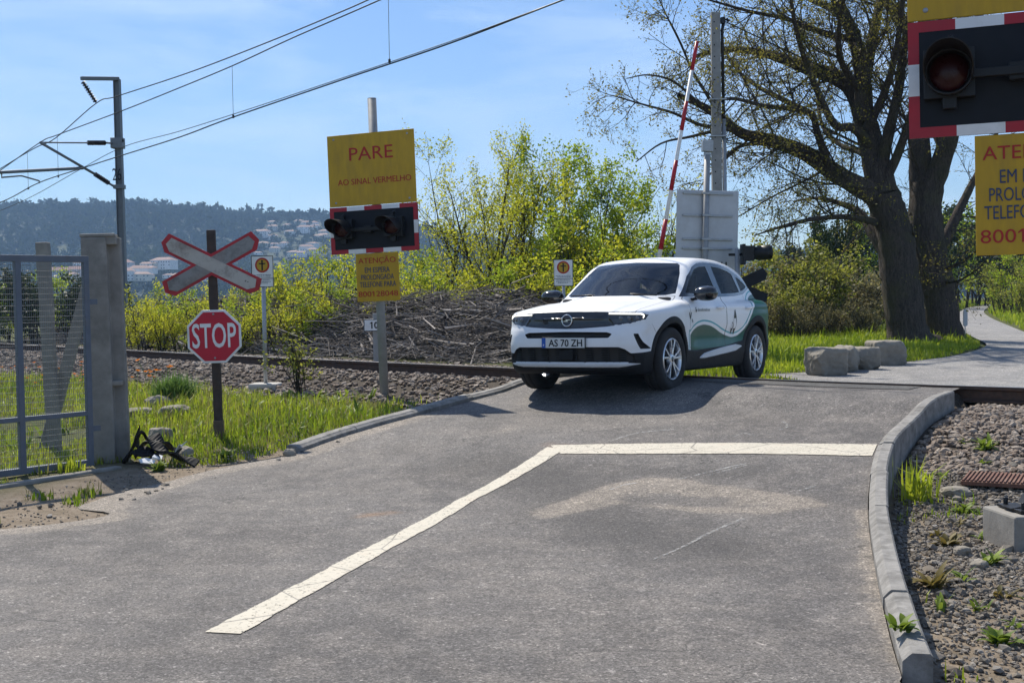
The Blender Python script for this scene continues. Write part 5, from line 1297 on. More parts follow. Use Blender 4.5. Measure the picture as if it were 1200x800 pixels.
# ---- its neighbour
rng = np.random.default_rng(33); Y2 = 28.5
P2, R2 = limb([(1107, 412), (1106, 395), (1098, 350), (1089, 300), (1083, 255), (1086, 215)], Y2, 0, .42, .36); R2[:7] *= np.linspace(1.4, 1.02, 7)
main = [limb([(1084, 250), (1080, 200), (1078, 140), (1085, 60), (1080, -20), (1085, -110)], Y2, 1, .33, .08), limb([(1086, 235), (1107, 180), (1125, 120), (1140, 50), (1160, -30)], Y2, -1, .29, .07),
        limb([(1098, 300), (1116, 262), (1134, 225), (1152, 190), (1175, 140)], Y2, 1.5, .16, .04), limb([(1100, 320), (1125, 308), (1150, 290), (1172, 268)], Y2, -2, .05, .01), limb([(1104, 345), (1085, 320), (1074, 290), (1068, 262)], Y2, -2, .06, .012),
        limb([(1085, 60), (1050, 20), (1020, -30), (1010, -90)], Y2, 2, .14, .04), limb([(1100, 330), (1120, 330), (1142, 318), (1160, 300)], Y2, -2.5, .04, .01), limb([(1110, 180), (1090, 130), (1098, 60), (1110, -10)], Y2, 3, .14, .03)]
spec2 = [(4.0, .40, .6, 50, .17, (0, 0, .03), .12), (3.6, .46, .32, 42, .16, (0, 0, .03), .1), (4.6, .5, .2, 40, .15, (0, 0, .03), .1)]
polys = [(P2, R2)]; tips = []
for P, R in main: polys.append((P, R)); grow(rng, P, R, 0, polys, tips, spec2)
grow(rng, P2, np.full(len(P2), .035), 0, polys, [], [(9, .36, .8, 62, .2, (0, 0, .03), .2), (4, .45, .3, 42, .2, (0, 0, .03), .1), (3.5, .5, .2, 40, .15, (0, 0, .03), .1)])
base = np.array([P2[0][0], Y2, at_y(1107, 404, Y2)[2] - .35]); polys = [(P - base, R) for P, R in polys]; tips = [p - base for p in tips]
plant('old_tree', polys, leaves_at(rng, tips, 2, .08, .027, .1), M['leaf_bud'], 'second massive tree standing close behind the first, nearest the far path', 'tree', None, base)

# ---- shrub and young tree kinds, built once and copied
def multi_stem(seed, h, w, stems, per, lsize, spread, dens=1.0, lean=.25, r=.03, t0=.15):
    rng = np.random.default_rng(seed); polys = []; tips = []
    sp = [(2.6 * dens, .40, .3, 34, .12, (0, 0, .06), t0), (3.6 * dens, .45, .16, 38, .13, (0, 0, .05), .1)]
    for _ in range(stems):
        a = rng.uniform(0, 2 * math.pi); d = (math.cos(a) * lean * rng.random() * 1.6, math.sin(a) * lean * rng.random() * 1.6, 1)
        p = (math.cos(a) * w * .2 * rng.random(), math.sin(a) * w * .2 * rng.random(), -.15); L = h * rng.uniform(.7, 1.03)
        P, R = wander(rng, p, d, L, r * rng.uniform(.7, 1.1), .006, 7, .08, (0, 0, .03)); polys.append((P, R)); grow(rng, P, R, 0, polys, tips, sp)
    return polys, leaves_at(rng, tips, per, spread, lsize)
def proto(name, seed, h, w, stems, per, lsize, spread, mt, **k):
    po, lf = multi_stem(seed, h, w, stems, per, lsize, spread, **k)
    return plant(name, po, lf, M[mt], None, loc=(0, 0, -50), stem='stems' if stems > 1 else 'trunk', crown='foliage' if stems > 1 else 'crown', barkm=M['twig'])
PB = [proto('spring_shrub', 41, 2.3, 1.8, 11, 9, .034, .09, 'leaf_spring'), proto('spring_shrub', 42, 2.3, 1.9, 9, 9, .036, .09, 'leaf_spring'), proto('spring_shrub', 43, 2.2, 2.0, 11, 10, .036, .09, 'leaf_mid')]
PI = [proto('thicket_shrub', 44, 2.3, 2.4, 12, 8, .05, .10, 'leaf_ivy', lean=.4), proto('thicket_shrub', 45, 2.2, 2.4, 13, 7, .045, .10, 'leaf_dry', lean=.45)]
PD = [proto('dark_shrub', 46, 2.6, 2.2, 11, 9, .06, .10, 'leaf_dark', lean=.35)]
used = set()
def put(pr, x, y, z, s, rz, label, cat, grp=None, sxy=1.0):
    o = pr if pr.name not in used else copy_tree(pr)
    used.add(pr.name); o.location = (x, y, z); o.rotation_euler = (0, 0, rz); o.scale = (s * sxy, s * sxy, s); tag(o, label, cat, grp); return o
def top_scale(px, top, Y, zg, h): return (at_y(px, top, Y)[2] - zg) / h
rng = np.random.default_rng(77); GSH = 'yellow-green shrubs behind the track'
row = [(152, 352), (170, 338), (190, 345), (208, 335), (232, 342), (262, 330), (288, 332), (318, 312), (338, 318), (356, 300), (378, 308), (400, 300), (420, 306), (446, 296), (470, 300), (492, 298), (515, 306), (540, 312), (562, 308), (590, 312), (612, 300), (636, 290), (662, 262), (690, 240), (714, 262), (738, 268), (765, 272)]
for i, (px, top) in enumerate(row):
    Y = 30.5 - 2.5 * (px - 150) / 600 + rng.uniform(-.8, 1.6); p = at_y(px, 380, Y); zg = .35; pr = PB[[0, 1, 0, 2, 1, 0, 1, 2][i % 8] if px < 600 else [0, 2, 2, 1][i % 4]]
    where = 'behind the cross and the brush pile' if px < 380 else ('between the signal board and the car' if px < 590 else 'behind the car')
    put(pr, p[0], Y, zg, top_scale(px, top, Y, zg, 2.25), rng.uniform(0, 6.3), 'yellow-green spring shrub in the row %s' % where, 'shrub', GSH, rng.uniform(.8, 1.1))
for i, (px, top) in enumerate([(165, 362), (185, 358), (215, 360), (240, 356), (275, 356), (300, 350), (330, 345), (362, 340), (392, 335), (430, 340), (478, 325), (505, 318), (534, 322), (566, 315), (600, 312), (640, 305), (680, 298), (720, 300), (752, 304)]):
    Y = 28.0 - 2.5 * (px - 150) / 600 + rng.uniform(-.4, .5); p = at_y(px, 380, Y); zg = .3
    where = 'left of the signal board' if px < 440 else 'right of the signal board'
    put(PB[i % 3], p[0], Y, zg, top_scale(px, top, Y, zg, 2.25), rng.uniform(0, 6.3), 'low leafy shrub at the back edge of the brush pile, %s' % where, 'shrub', GSH, rng.uniform(1.0, 1.35))
# three young trees standing out of the hedge
def young(name, seed, px, basepy, top, Y, stems, per, mt, h, label, **k):
    zg = .35; po, lf = multi_stem(seed, h, 1.2, stems, per, k.pop('ls', .034), k.pop('spr', .09), **k)
    r = plant(name, po, lf, M[mt], label, 'tree', None, (at_y(px, 380, Y)[0], Y, zg), 'trunk', 'crown', M['twig']); s = top_scale(px, top, Y, zg, h); r.scale = (s, s, s); return r
young('willow_tree', 51, 582, 380, 152, 29.5, 9, 6, 'leaf_spring', 5.4, 'tallest thin-leaved young tree with several dark stems, right of the signal board', lean=.5, r=.06, dens=1.5, t0=.22)
young('willow_tree', 58, 535, 380, 190, 30.5, 4, 3, 'leaf_spring', 4.8, 'thin young tree rising immediately right of the yellow board', lean=.3, r=.045, dens=1.3, t0=.2)
young('bushy_tree', 52, 690, 380, 186, 31.0, 9, 16, 'leaf_mid', 4.6, 'denser round green young tree behind the car windscreen', lean=.3, r=.05, dens=1.05, ls=.04)
young('sapling', 53, 748, 380, 190, 28.0, 3, 2, 'leaf_spring', 4.3, 'wispy sapling close left of the raised barrier', lean=.2, r=.03, dens=1.0)
young('sapling', 54, 650, 380, 178, 31.5, 3, 3, 'leaf_spring', 4.7, 'narrow sapling between the tallest young tree and the round green one', lean=.24, r=.035, dens=1.1)
# behind the gate on the left
for i, (px, top, Y) in enumerate([(-30, 318, 36), (5, 322, 37), (40, 318, 35), (72, 312, 37), (100, 322, 36), (128, 345, 38), (-60, 310, 37)]):
    p = at_y(px, 390, Y); put(PD[0] if i % 3 else PB[2], p[0], Y, .1, top_scale(px, top, Y, .1, 2.5), rng.uniform(0, 6.3), 'dark dense bush beyond the track, seen through the mesh gate', 'shrub', 'bushes behind the gate', 1.25)
# thicket right of the car
GT = 'thicket between the car and the old trees'
for i, (px, top, Y) in enumerate([(700, 330, 33), (870, 300, 33), (892, 292, 32), (915, 296, 33.5), (938, 300, 32), (958, 305, 34), (982, 300, 33), (1004, 306, 34.5), (1022, 315, 33), (880, 335, 30), (905, 340, 30.5), (932, 345, 30), (960, 350, 30.5), (990, 352, 31), (1015, 350, 31), (850, 320, 33.5), (1086, 340, 36), (1050, 330, 37)]):
    p = at_y(px, 380, Y); front = top > 325; put(PI[i % 2] if not (px > 975 or front and i % 3 == 0) else PI[1], p[0], Y, .35, top_scale(px, top, Y, .35, 2.2), rng.uniform(0, 6.3), ('low scrubby bush at the foot of the thicket by the green verge' if front else 'tangled ivy-leaved bush in the back of the thicket right of the car'), 'shrub', GT, 1.15)
for i, (px, top, Y) in enumerate([(962, 262, 41), (978, 248, 43)]):
    p = at_y(px, 380, Y); put(PD[0], p[0], Y, .3, top_scale(px, top, Y, .3, 2.5), i * 2.0, 'dark evergreen behind the thicket, %s one of two' % ('left' if i == 0 else 'right'), 'tree', None, .6)
# beside the far path
GP = 'bushes beside the far path'
for i, (px, top, Y) in enumerate([(1184, 298, 52), (1202, 284, 54), (1224, 290, 50), (1176, 316, 58), (1240, 300, 48), (1196, 325, 50)]):
    p = at_y(px, 380, Y); put(PB[2] if i % 2 == 0 else PI[0], p[0], Y, .3, top_scale(px, top, Y, .3, 2.2), rng.uniform(0, 6.3), 'green bush on the right side of the far path, under the notice plate', 'shrub', GP, 1.1)
for i, (px, top, Y) in enumerate([(1120, 250, 75), (1138, 240, 82), (1158, 262, 95), (1100, 235, 70), (1178, 250, 90), (1000, 250, 75), (1040, 235, 72), (1075, 240, 70), (940, 288, 80), (905, 290, 85), (1205, 240, 80), (1235, 230, 70)]):
    p = at_y(px, 370, Y); put(PD[0] if i % 3 else PB[2], p[0], Y, .2, top_scale(px, top, Y, .2, 2.5), rng.uniform(0, 6.3), 'shaded tree in the far wood where the path bends away', 'tree', 'trees of the far wood', 1.0)
# bare poplars on the skyline
for i, (px, top) in enumerate([(918, 262), (932, 255), (946, 266), (905, 272)]):
    r_ = np.random.default_rng(90 + i); po = []; tp = []; P, R = wander(r_, (0, 0, 0), (0, 0, 1), 9, .12, .02, 8, .03); po.append((P, R)); grow(r_, P, R, 0, po, tp, [(2.2, .22, .5, 22, .08, (0, 0, .08), .2), (2, .4, .3, 25, .1, (0, 0, .05), .2)])
    p = at_y(px, 350, 75); s = top_scale(px, top, 75, 0.2, 9); t_ = plant('bare_poplar', po, leaves_at(r_, tp, 1, .1, .05), M['leaf_bud'], 'thin bare poplar on the skyline right of the warning lamp', 'tree', 'bare poplars on the skyline', (p[0], 75, .2), barkm=M['twig']); t_.scale = (s, s, s)

# ---- grass and herbs
def blades(name, X, Y, Z, H, mat, seed=0, wid=.006, lean=.45):
    rng = np.random.default_rng(seed); n = len(X); a = rng.uniform(0, 2 * np.pi, n); l = np.abs(rng.normal(0, lean, n)); w = wid * rng.uniform(.6, 1.5, n)
    dx, dy = np.cos(a), np.sin(a); bx, by = -dy * w, dx * w
    p0 = np.stack([X - bx, Y - by, Z - .01], 1); p1 = np.stack([X + bx, Y + by, Z - .01], 1)
    mx_, my_ = X + dx * l * H * .35, Y + dy * l * H * .35; mz = Z + H * .6
    p2_ = np.stack([mx_ + bx * .75, my_ + by * .75, mz], 1); p3_ = np.stack([mx_ - bx * .75, my_ - by * .75, mz], 1)
    p4_ = np.stack([X + dx * l * H, Y + dy * l * H, Z + H * (1 - .25 * np.minimum(l, 1))], 1)
    V = np.stack([p0, p1, p2_, p3_, p4_], 1).reshape(-1, 3); b = np.arange(n)[:, None] * 5
    var = np.clip(.5 + 1.3 * (fbm(X, Y, 17, .9, 3) - .47) + rng.normal(0, .24, n), 0, 1)
    return tag(link(name, np_mesh(name, V, [b + np.array([0, 1, 2, 3]), b + np.array([3, 2, 4])], False, {'var': np.repeat(var, 5)}), mat), kind='stuff')
rng = np.random.default_rng(11)
sl_ = Rls = RLs
def left_keep(X, Y):
    d = dr(X, Y); r = poly_sdf(ROADPOLY, X, Y); g = fbm(X, Y, 23, .9, 4)
    thr = np.where(d < 4.4, .24, np.where(r < .55, .62, .40)); thr = np.where((r < .16) & (d > 4.6), .9, thr)
    gate = (X < -3.4) & (r < 1.3); thr = np.where(gate, .60, thr)
    return (d > 2.15 + 1.3 * (g - .4)) & (r > .1) & (g > thr) & (X < 1)
X, Y = scatter(230000, (-9.5, .8), (8.5, 27), left_keep, rng); Z = ground_z(X, Y); dd = dr(X, Y)
H = rng.gamma(5, .026, len(X)) * (.45 + .9 * fbm(X, Y, 29, .7, 3)) * np.interp(dd, [2.2, 3.0, 4.5, 6], [.5, .95, .95, .5]); k = rng.random(len(X)) < .72
blades('grass', X[k], Y[k], Z[k], H[k], M['blade'], 1); blades('weeds', X[~k], Y[~k], Z[~k], H[~k] * 1.25, M['blade_dry'], 2, .005)
# verge between the crossing and the old trees
def far_keep(X, Y): return (dr(X, Y) < -2.1) & (poly_sdf(PATHPOLY, X, Y) > .12) & (X > Y * .02) & (X < Y * .5)
X, Y = scatter(150000, (0, 16), (13, 36), far_keep, rng); Z = ground_z(X, Y); H = rng.gamma(5, .024, len(X)) * (.45 + .9 * fbm(X, Y, 31, .6, 3)) * np.interp(poly_sdf(PATHPOLY, X, Y), [.1, 1.0], [.55, 1.2])
blades('grass', X, Y, Z, H, M['blade'], 3, .009)
def far_keep2(X, Y): return (poly_sdf(PATHPOLY, X, Y) > .2)
X, Y = scatter(60000, (12, 45), (34, 100), far_keep2, rng); Z = ground_z(X, Y); blades('grass', X, Y, Z, rng.gamma(5, .035, len(X)), M['blade'], 4, .02)
X, Y = scatter(40000, (-16, 2), (24, 34), lambda X, Y: dr(X, Y) < -6, rng); Z = ground_z(X, Y); blades('weeds', X, Y, Z, rng.gamma(5, .05, len(X)), M['blade_dry'], 5, .012)
# weeds between the stones on the right
def wk(X, Y): return (poly_sdf(ROADPOLY, X, Y) > .19) & (dr(X, Y) > .8) & (fbm(X, Y, 37, 1.8, 3) > .56)
X, Y = scatter(9000, (1.7, 5.2), (4.3, 11), wk, rng); Z = ground_z(X, Y); blades('weeds', X, Y, Z, rng.gamma(4, .012, len(X)), M['blade'], 6, .004)
def tuft(name, px, py, n, h, label, mt='blade', wid=.012, spread=.06, zf=None, lean=.5, cat='weed', dz=0.0):
    p = at_f(px, py, zf or ground_z); r_ = np.random.default_rng(int(px * 7 + py)); o = blades(name, r_.normal(0, spread, n), r_.normal(0, spread, n), np.zeros(n), h * r_.uniform(.5, 1.1, n), M[mt], int(px), wid, lean)
    del o['kind']; o.location = (p[0], p[1], p[2] + dz); return tag(o, label, cat)
def rosette(px, py, n, h, label, mt='leaf_herb', wid=.02, zf=None, lean=.8, dz=0.0, spread=.02):
    """a weed of broad bowed leaves"""
    p = at_f(px, py, zf or ground_z); r_ = np.random.default_rng(int(px * 3 + py)); V, F, va = [], [], []; ts = np.linspace(0, 1, 7)
    for i in range(n):
        a = r_.uniform(0, 6.28); L = h * r_.uniform(.5, 1.25); e0 = r_.uniform(.5, 1.35); e1 = e0 - lean * r_.uniform(.6, 1.6); el = e0 + (e1 - e0) * ts
        rr = np.r_[0, np.cumsum(np.cos(el[:-1]) * L / 6)]; zz = np.r_[0, np.cumsum(np.sin(el[:-1]) * L / 6)]; w = wid * r_.uniform(.6, 1.2) * (np.sin(np.pi * np.clip(ts, .04, .98) ** .8) ** .8) + .001
        ox, oy = r_.normal(0, spread, 2); ca, sa = math.cos(a), math.sin(a); b = len(V)
        for r, z, ww in zip(rr, zz, w):
            for s_, dzz in ((-1, .25), (0, 0), (1, .25)): V.append((ox + ca * r - sa * ww * s_, oy + sa * r + ca * ww * s_, z + ww * dzz))
        for k in range(6):
            for q in range(2): F.append((b + k * 3 + q, b + k * 3 + q + 1, b + k * 3 + 4 + q, b + k * 3 + 3 + q))
        va += [np.clip(r_.normal(.5, .25), 0, 1)] * 21
    o = link('weed_rosette', np_mesh('weed_rosette', np.array(V), np.array(F), True, {'var': np.array(va)}), M[mt]); o.location = (p[0], p[1], p[2] + dz); return tag(o, label, 'weed')
M['leaf_herb'] = leafy('herb_leaf', (.09, .15, .02), (.26, .34, .05), .4); M['leaf_red'] = leafy('reddish_herb_leaf', (.10, .09, .03), (.25, .19, .06), .35)
tuft('grass_tuft', 1075, 585, 60, .34, 'long bright grass tuft leaning out beside the right kerb', wid=.008, lean=.7)
rosette(1155, 528, 30, .17, 'broad-leaved weed growing in the coarse ballast by the deck')
rosette(1058, 762, 14, .10, 'small leafy weed sprouting in the joint at the near end of the right kerb', zf=zroad, dz=.09)
rosette(1160, 662, 22, .12, 'green broad-leaved weed on the gravel before the concrete block')
rosette(1110, 640, 24, .11, 'yellowish weed rosette on the gravel midway along the kerb', mt='leaf_red')
rosette(1092, 690, 24, .15, 'upright reddish-green weed on the gravel close to the kerb', mt='leaf_red')
rosette(1172, 755, 26, .10, 'pale green weed on the brown soil at the lower right corner')
rosette(1130, 600, 30, .1, 'low weed in the gravel just in front of the flat tan stone')
tuft('grass_tuft', 84, 553, 50, .16, 'small grass tuft at the foot of the mesh gate', wid=.007)
rosette(262, 540, 50, .14, 'leafy green clump on the dirt in front of the STOP post')
rosette(300, 500, 70, .16, 'broad-leaved dark weed in the grass right of the STOP post')
rosette(185, 552, 40, .12, 'leafy weed under the black scrap')
for i, (px, py, hh_) in enumerate([(1105, 560, .08), (1120, 615, .07), (1142, 605, .09), (1166, 600, .08), (1150, 632, .1), (1098, 628, .08), (1128, 680, .09), (1105, 715, .1), (1145, 715, .07), (1180, 700, .09), (1188, 735, .07), (1128, 520, .07), (1150, 545, .08)]):
    w_ = rosette(px, py, 9 + i % 5, hh_, 'low leafy weed scattered among the gravel right of the kerb', mt='leaf_red' if i % 4 == 1 else 'leaf_herb', wid=.011); w_['group'] = 'weeds scattered in the gravel'
r_ = np.random.default_rng(14)
for i in range(26):
    px = r_.uniform(150, 440) if i < 18 else r_.uniform(5, 100); py = r_.uniform(470, 522) - max(0, px - 300) * .14 if i < 18 else r_.uniform(470, 540)
    w_ = rosette(px, py, 10 + i % 6, r_.uniform(.12, .26), 'dark broad-leaved weed standing in the grass %s' % ('around the STOP post' if i < 18 else 'behind the mesh gate'), wid=.02, lean=.7, spread=.04); w_['group'] = 'weeds in the grass'
# feathery bush, twiggy bush, orange flowers
pf = at_f(205, 472, ground_z); r_ = np.random.default_rng(6); n = 2600
o = blades('feathery_bush', r_.normal(0, .105, n), r_.normal(0, .10, n), r_.uniform(0, .08, n), r_.uniform(.12, .42, n) * (.6 + .5 * r_.random(n)), leafy('blue_green_frond', (.05, .12, .03), (.16, .26, .07), .4), 6, .006, .55); del o['kind']; o.location = pf; tag(o, 'feathery blue-green bush at the ballast edge left of the STOP post', 'bush')
pt_ = at_f(356, 462, ground_z); po, lf = multi_stem(61, 1.0, .6, 9, 3, .026, .05, dens=1.6, lean=.35, r=.012); plant('twiggy_bush', po, lf, M['leaf_ivy'], 'small twiggy bush on the ballast between the notice pole and the signal post', 'bush', None, pt_, 'stems', 'foliage', M['twig'])
r_ = np.random.default_rng(8); cnt = 0
for i in range(46):
    px, py = (r_.uniform(2, 104), r_.uniform(428, 452)) if i < 34 else (r_.uniform(150, 200), r_.uniform(428, 446)); p = at_f(px, py + 14, ground_z)
    if i == 0:
        fl = empty('orange_flower', p); mb = MB(); mb.tube([(0, 0, 0), (.01, 0, .2), (0, .01, .38)], .005, 5); mb.build('stem', M['blade'], fl)
        Vp = []; 
        mb = MB()
        for k in range(9):
            a = k * 2 * math.pi / 9; ca, sa = math.cos(a), math.sin(a); mb.add([(0, 0, .38), (.03 * ca - .014 * sa, .03 * sa + .014 * ca, .395), (.06 * ca, .06 * sa, .40), (.03 * ca + .014 * sa, .03 * sa - .014 * ca, .395)], [(0, 1, 2, 3)])
        mb.build('petals', M['petal'], fl); f0 = fl
    else: fl = copy_tree(f0)
    fl.location = p; fl.rotation_euler = (r_.normal(0, .25), r_.normal(0, .25), r_.uniform(0, 6)); s = r_.uniform(.5, .85); fl.scale = (s, s, s)
    tag(fl, 'small orange flower in the weeds %s' % ('behind the mesh gate' if i < 34 else 'right of the concrete gate post'), 'flower', 'orange flowers in the weeds')
# ------------------------------------------------------------------ the car: one smooth shell from three profiles, cut into its panels
# car axes: u back from the front bumper, y across (the side we see is y < 0), z up
hood = pchip([0, .05, .15, .4, .8, 1.1, 1.6, 2.4, 3.2, 3.7, 3.95, 4.06, 4.15], [.82, .862, .90, .945, .99, 1.015, 1.02, 1.025, 1.04, 1.05, 1.03, .98, .88])
roof = pchip([.6, .85, 1.0, 1.15, 1.45, 1.70, 1.85, 2.05, 2.35, 2.7, 3.05, 3.35, 3.55, 3.70, 3.88, 4.02], [.80, .93, 1.01, 1.10, 1.29, 1.432, 1.478, 1.512, 1.528, 1.522, 1.49, 1.44, 1.385, 1.27, 1.12, .98])
wid = pchip([0, .12, .3, .55, .8, 1.2, 1.8, 2.5, 3.0, 3.36, 3.7, 3.95, 4.15], [.76, .80, .835, .872, .892, .878, .868, .870, .880, .895, .875, .84, .78])
wz = pchip([.15, .25, .35, .47, .6, .72, .82, .92, 1.0, 1.06], [.90, .945, .972, .985, .985, 1.0, 1.0, .985, .955, .91])
fz = pchip([.15, .22, .28, .34, .42, .52, .60, .66, .72, .80, .86, .92], [.17, .10, .05, .03, .02, .0, .005, .02, .045, .055, .085, .14])
rz_ = pchip([.2, .3, .42, .55, .7, .84, .95, 1.05], [4.00, 4.08, 4.13, 4.14, 4.11, 4.12, 4.09, 4.02])
zbot = pchip([0, .25, .6, 3.5, 3.9, 4.15], [.225, .205, .20, .21, .26, .34])
tap = pchip([.8, 1.2, 1.8, 2.6, 3.3, 3.7, 4.1], [.965, .985, 1.0, .995, .955, .90, .84])
AX1, AX2, RW = .80, 3.357, .345
def smax(a, b, k):
    h = np.clip(.5 + .5 * (a - b) / k, 0, 1); return b + (a - b) * h + k * h * (1 - h)
def lut(f, lo, hi, n=4000):
    xs = np.linspace(lo, hi, n); ys = f(xs); return lambda x: np.interp(x, xs, ys)
hood_, roof_, wid_, wz_, fz_, rzz_, zbot_, tap_ = lut(hood, -.2, 4.4), lut(roof, -.2, 4.6), lut(wid, -.2, 4.4), lut(wz, 0, 1.3), lut(fz, 0, 1.2), lut(rz_, 0, 1.3), lut(zbot, -.2, 4.4), lut(tap, 0, 4.6)
def sst(a, b, x): t = np.clip((x - a) / (b - a), 0, 1); return t * t * (3 - 2 * t)
def car_F(u, y, z):
    ay = np.abs(y)
    flare = .012 * np.exp(-((u - AX1) / .42) ** 4) + .014 * np.exp(-((u - AX2) / .45) ** 4)
    # bone line along the doors: the side is drawn in a little above the sill
    scoop = .022 * np.exp(-((z - .56) / .10) ** 2) * sst(1.25, 1.6, u) * sst(3.1, 2.7, u)
    g = wid_(u) * wz_(z) + flare - scoop + .008 * np.exp(-((z - .90 - .02 * (u - 2)) / .03) ** 2) * sst(.9, 1.4, u)
    fr = fz_(z) + .055 * (ay / .6) ** 2.2 + .9 * np.maximum(0, ay - .60) ** 2 * 2.2
    rr = rzz_(z) - .07 * (ay / .6) ** 2.2 - 1.6 * np.maximum(0, ay - .62) ** 2
    crease = .012 * sst(.50, .56, ay) * sst(1.15, .5, u) 
    zt = hood_(u) - .045 * (ay / .8) ** 2 - crease + .012 * np.exp(-(ay / .12) ** 2) * sst(1.1, .6, u) * .5
    low = smax(smax(ay - g, z - zt, .07), smax(fr - u, u - rr, .03), .035)
    low = smax(low, zbot_(u) - z, .04)
    us = u - .17 * (ay / .7) ** 2 * sst(2.3, 1.6, u) + .10 * (ay / .7) ** 2 * sst(3.0, 3.5, u)
    gr = smax(z - (roof_(us) - .035 * (ay / .6) ** 2), ay - (.805 - .40 * np.maximum(z - 1.0, -.1)) * tap_(u), .07)
    gr = np.maximum(gr, .8 - z)
    k = .025; h = np.clip(.5 + .5 * (gr - low) / k, 0, 1); F = gr + (low - gr) * h - k * h * (1 - h)
    for ax in (AX1, AX2):
        w = np.maximum(np.hypot(u - ax, z - .345) - .392, .60 - ay); F = np.maximum(F, -w)
    return F
def surface_nets(lo, hi, h, fn):
    ns = [int(round((b - a) / h)) + 1 for a, b in zip(lo, hi)]
    g = [lo[i] + h * np.arange(ns[i]) for i in range(3)]
    Fv = np.empty(ns, np.float32)
    for i in range(0, ns[0], 16):
        U, Y, Z = np.meshgrid(g[0][i:i + 16], g[1], g[2], indexing='ij'); Fv[i:i + 16] = fn(U, Y, Z)
    S = Fv < 0; c = np.zeros([n - 1 for n in ns], np.uint8)
    for a in (0, 1):
        for b in (0, 1):
            for d in (0, 1): c += S[a:ns[0] - 1 + a, b:ns[1] - 1 + b, d:ns[2] - 1 + d]
    act = (c > 0) & (c < 8); I = np.argwhere(act); idm = np.full(act.shape, -1, np.int64); idm[act] = np.arange(len(I))
    acc = np.zeros((len(I), 3)); cnt = np.zeros(len(I))
    corners = [(a, b, d) for a in (0, 1) for b in (0, 1) for d in (0, 1)]
    for p in corners:
        for ax in range(3):
            if p[ax]: continue
            q = list(p); q[ax] = 1
            f0 = Fv[I[:, 0] + p[0], I[:, 1] + p[1], I[:, 2] + p[2]]; f1 = Fv[I[:, 0] + q[0], I[:, 1] + q[1], I[:, 2] + q[2]]
            m = (f0 < 0) != (f1 < 0); t = np.where(m, f0 / np.where(m, f0 - f1, 1), 0)
            P = np.repeat(np.array([p], float), len(I), 0); P[:, ax] += t; acc += P * m[:, None]; cnt += m
    V = np.array(lo) + (I + acc / cnt[:, None]) * h
    quads = []
    for ax in range(3):
        b, c2 = (ax + 1) % 3, (ax + 2) % 3
        s0 = [slice(None)] * 3; s1 = [slice(None)] * 3; s0[ax] = slice(0, ns[ax] - 1); s1[ax] = slice(1, ns[ax])
        for k in (b, c2): s0[k] = slice(1, ns[k] - 1); s1[k] = slice(1, ns[k] - 1)
        a0, a1 = S[tuple(s0)], S[tuple(s1)]; E = np.argwhere(a0 != a1); fl = a0[tuple(E.T)]
        E[:, b] += 1; E[:, c2] += 1
        def cell(db, dc): q = E.copy(); q[:, b] -= db; q[:, c2] -= dc; return idm[tuple(q.T)]
        Q = np.stack([cell(1, 1), cell(0, 1), cell(0, 0), cell(1, 0)], 1); Q[~fl] = Q[~fl][:, ::-1]; quads.append(Q)
    return V, np.concatenate(quads)
h_ = .0125
CV, CF = surface_nets((-.05, -.925, .15), (4.22, .925, 1.60), h_, car_F)
def grad(P, e=2e-3):
    g = np.empty_like(P)
    for k in range(3):
        d = np.zeros(3); d[k] = e; g[:, k] = (car_F(*(P + d).T) - car_F(*(P - d).T)) / (2 * e)
    return g
for _ in range(2):
    g = grad(CV); f = car_F(*CV.T); CV = CV - np.clip(f / (np.sum(g * g, 1) + 1e-9), -h_, h_)[:, None] * g
G_ = grad(CV); NRM = G_ / (np.linalg.norm(G_, axis=1)[:, None] + 1e-9)
# --- outlines of the panels: side view in (u,z), front view in (|y|,z)
DLO = [(1.30, 1.025), (1.42, 1.10), (1.66, 1.265), (1.86, 1.375), (2.05, 1.425), (2.35, 1.445), (2.7, 1.435), (3.02, 1.395), (3.3, 1.325), (3.52, 1.235), (3.64, 1.165), (3.50, 1.135), (3.25, 1.075), (2.9, 1.05), (2.4, 1.035), (1.8, 1.03)]
def inset(poly, d):
    return d
WIN_F = [(1.40, 1.055), (1.55, 1.16), (1.70, 1.262), (1.90, 1.365), (2.08, 1.40), (2.30, 1.412), (2.33, 1.06), (1.9, 1.052)]
WIN_R = [(2.44, 1.412), (2.70, 1.405), (2.98, 1.365), (3.10, 1.335), (3.16, 1.095), (2.95, 1.078), (2.45, 1.062)]
WIN_Q = [(3.19, 1.310), (3.32, 1.285), (3.48, 1.215), (3.54, 1.175), (3.42, 1.14), (3.20, 1.10)]
def shrink(P, kx, kz):
    cx = sum(p[0] for p in P) / len(P); cz = sum(p[1] for p in P) / len(P); return [(cx + (p[0] - cx) * kx, cz + (p[1] - cz) * kz) for p in P]
WIN_F, WIN_R, WIN_Q = shrink(WIN_F, .95, .92), shrink(WIN_R, .95, .93), shrink(WIN_Q, .90, .86)
SHIELD = [(0, 1.045), (.60, 1.045), (.685, 1.065), (.655, 1.16), (.60, 1.30), (.545, 1.40), (.50, 1.425), (0, 1.448)]
REARW = [(0, 1.13), (.50, 1.15), (.56, 1.2), (.50, 1.36), (0, 1.385)]
VISOR = [(0, .868), (.35, .862), (.60, .852), (.80, .842), (.835, .825), (.82, .775), (.70, .735), (.45, .705), (.20, .690), (0, .685)]
LAMP = [(.44, .855), (.60, .850), (.80, .840), (.832, .822), (.815, .778), (.70, .740), (.54, .722)]
SLOT = [(0, .655), (.47, .648), (.53, .63), (.49, .588), (0, .588)]
GRILLE = [(0, .495), (.60, .492), (.66, .47), (.74, .40), (.74, .335), (0, .335)]
LIPF = [(0, .33), (.60, .33), (.80, .318), (.66, .288), (.58, .278), (0, .278)]
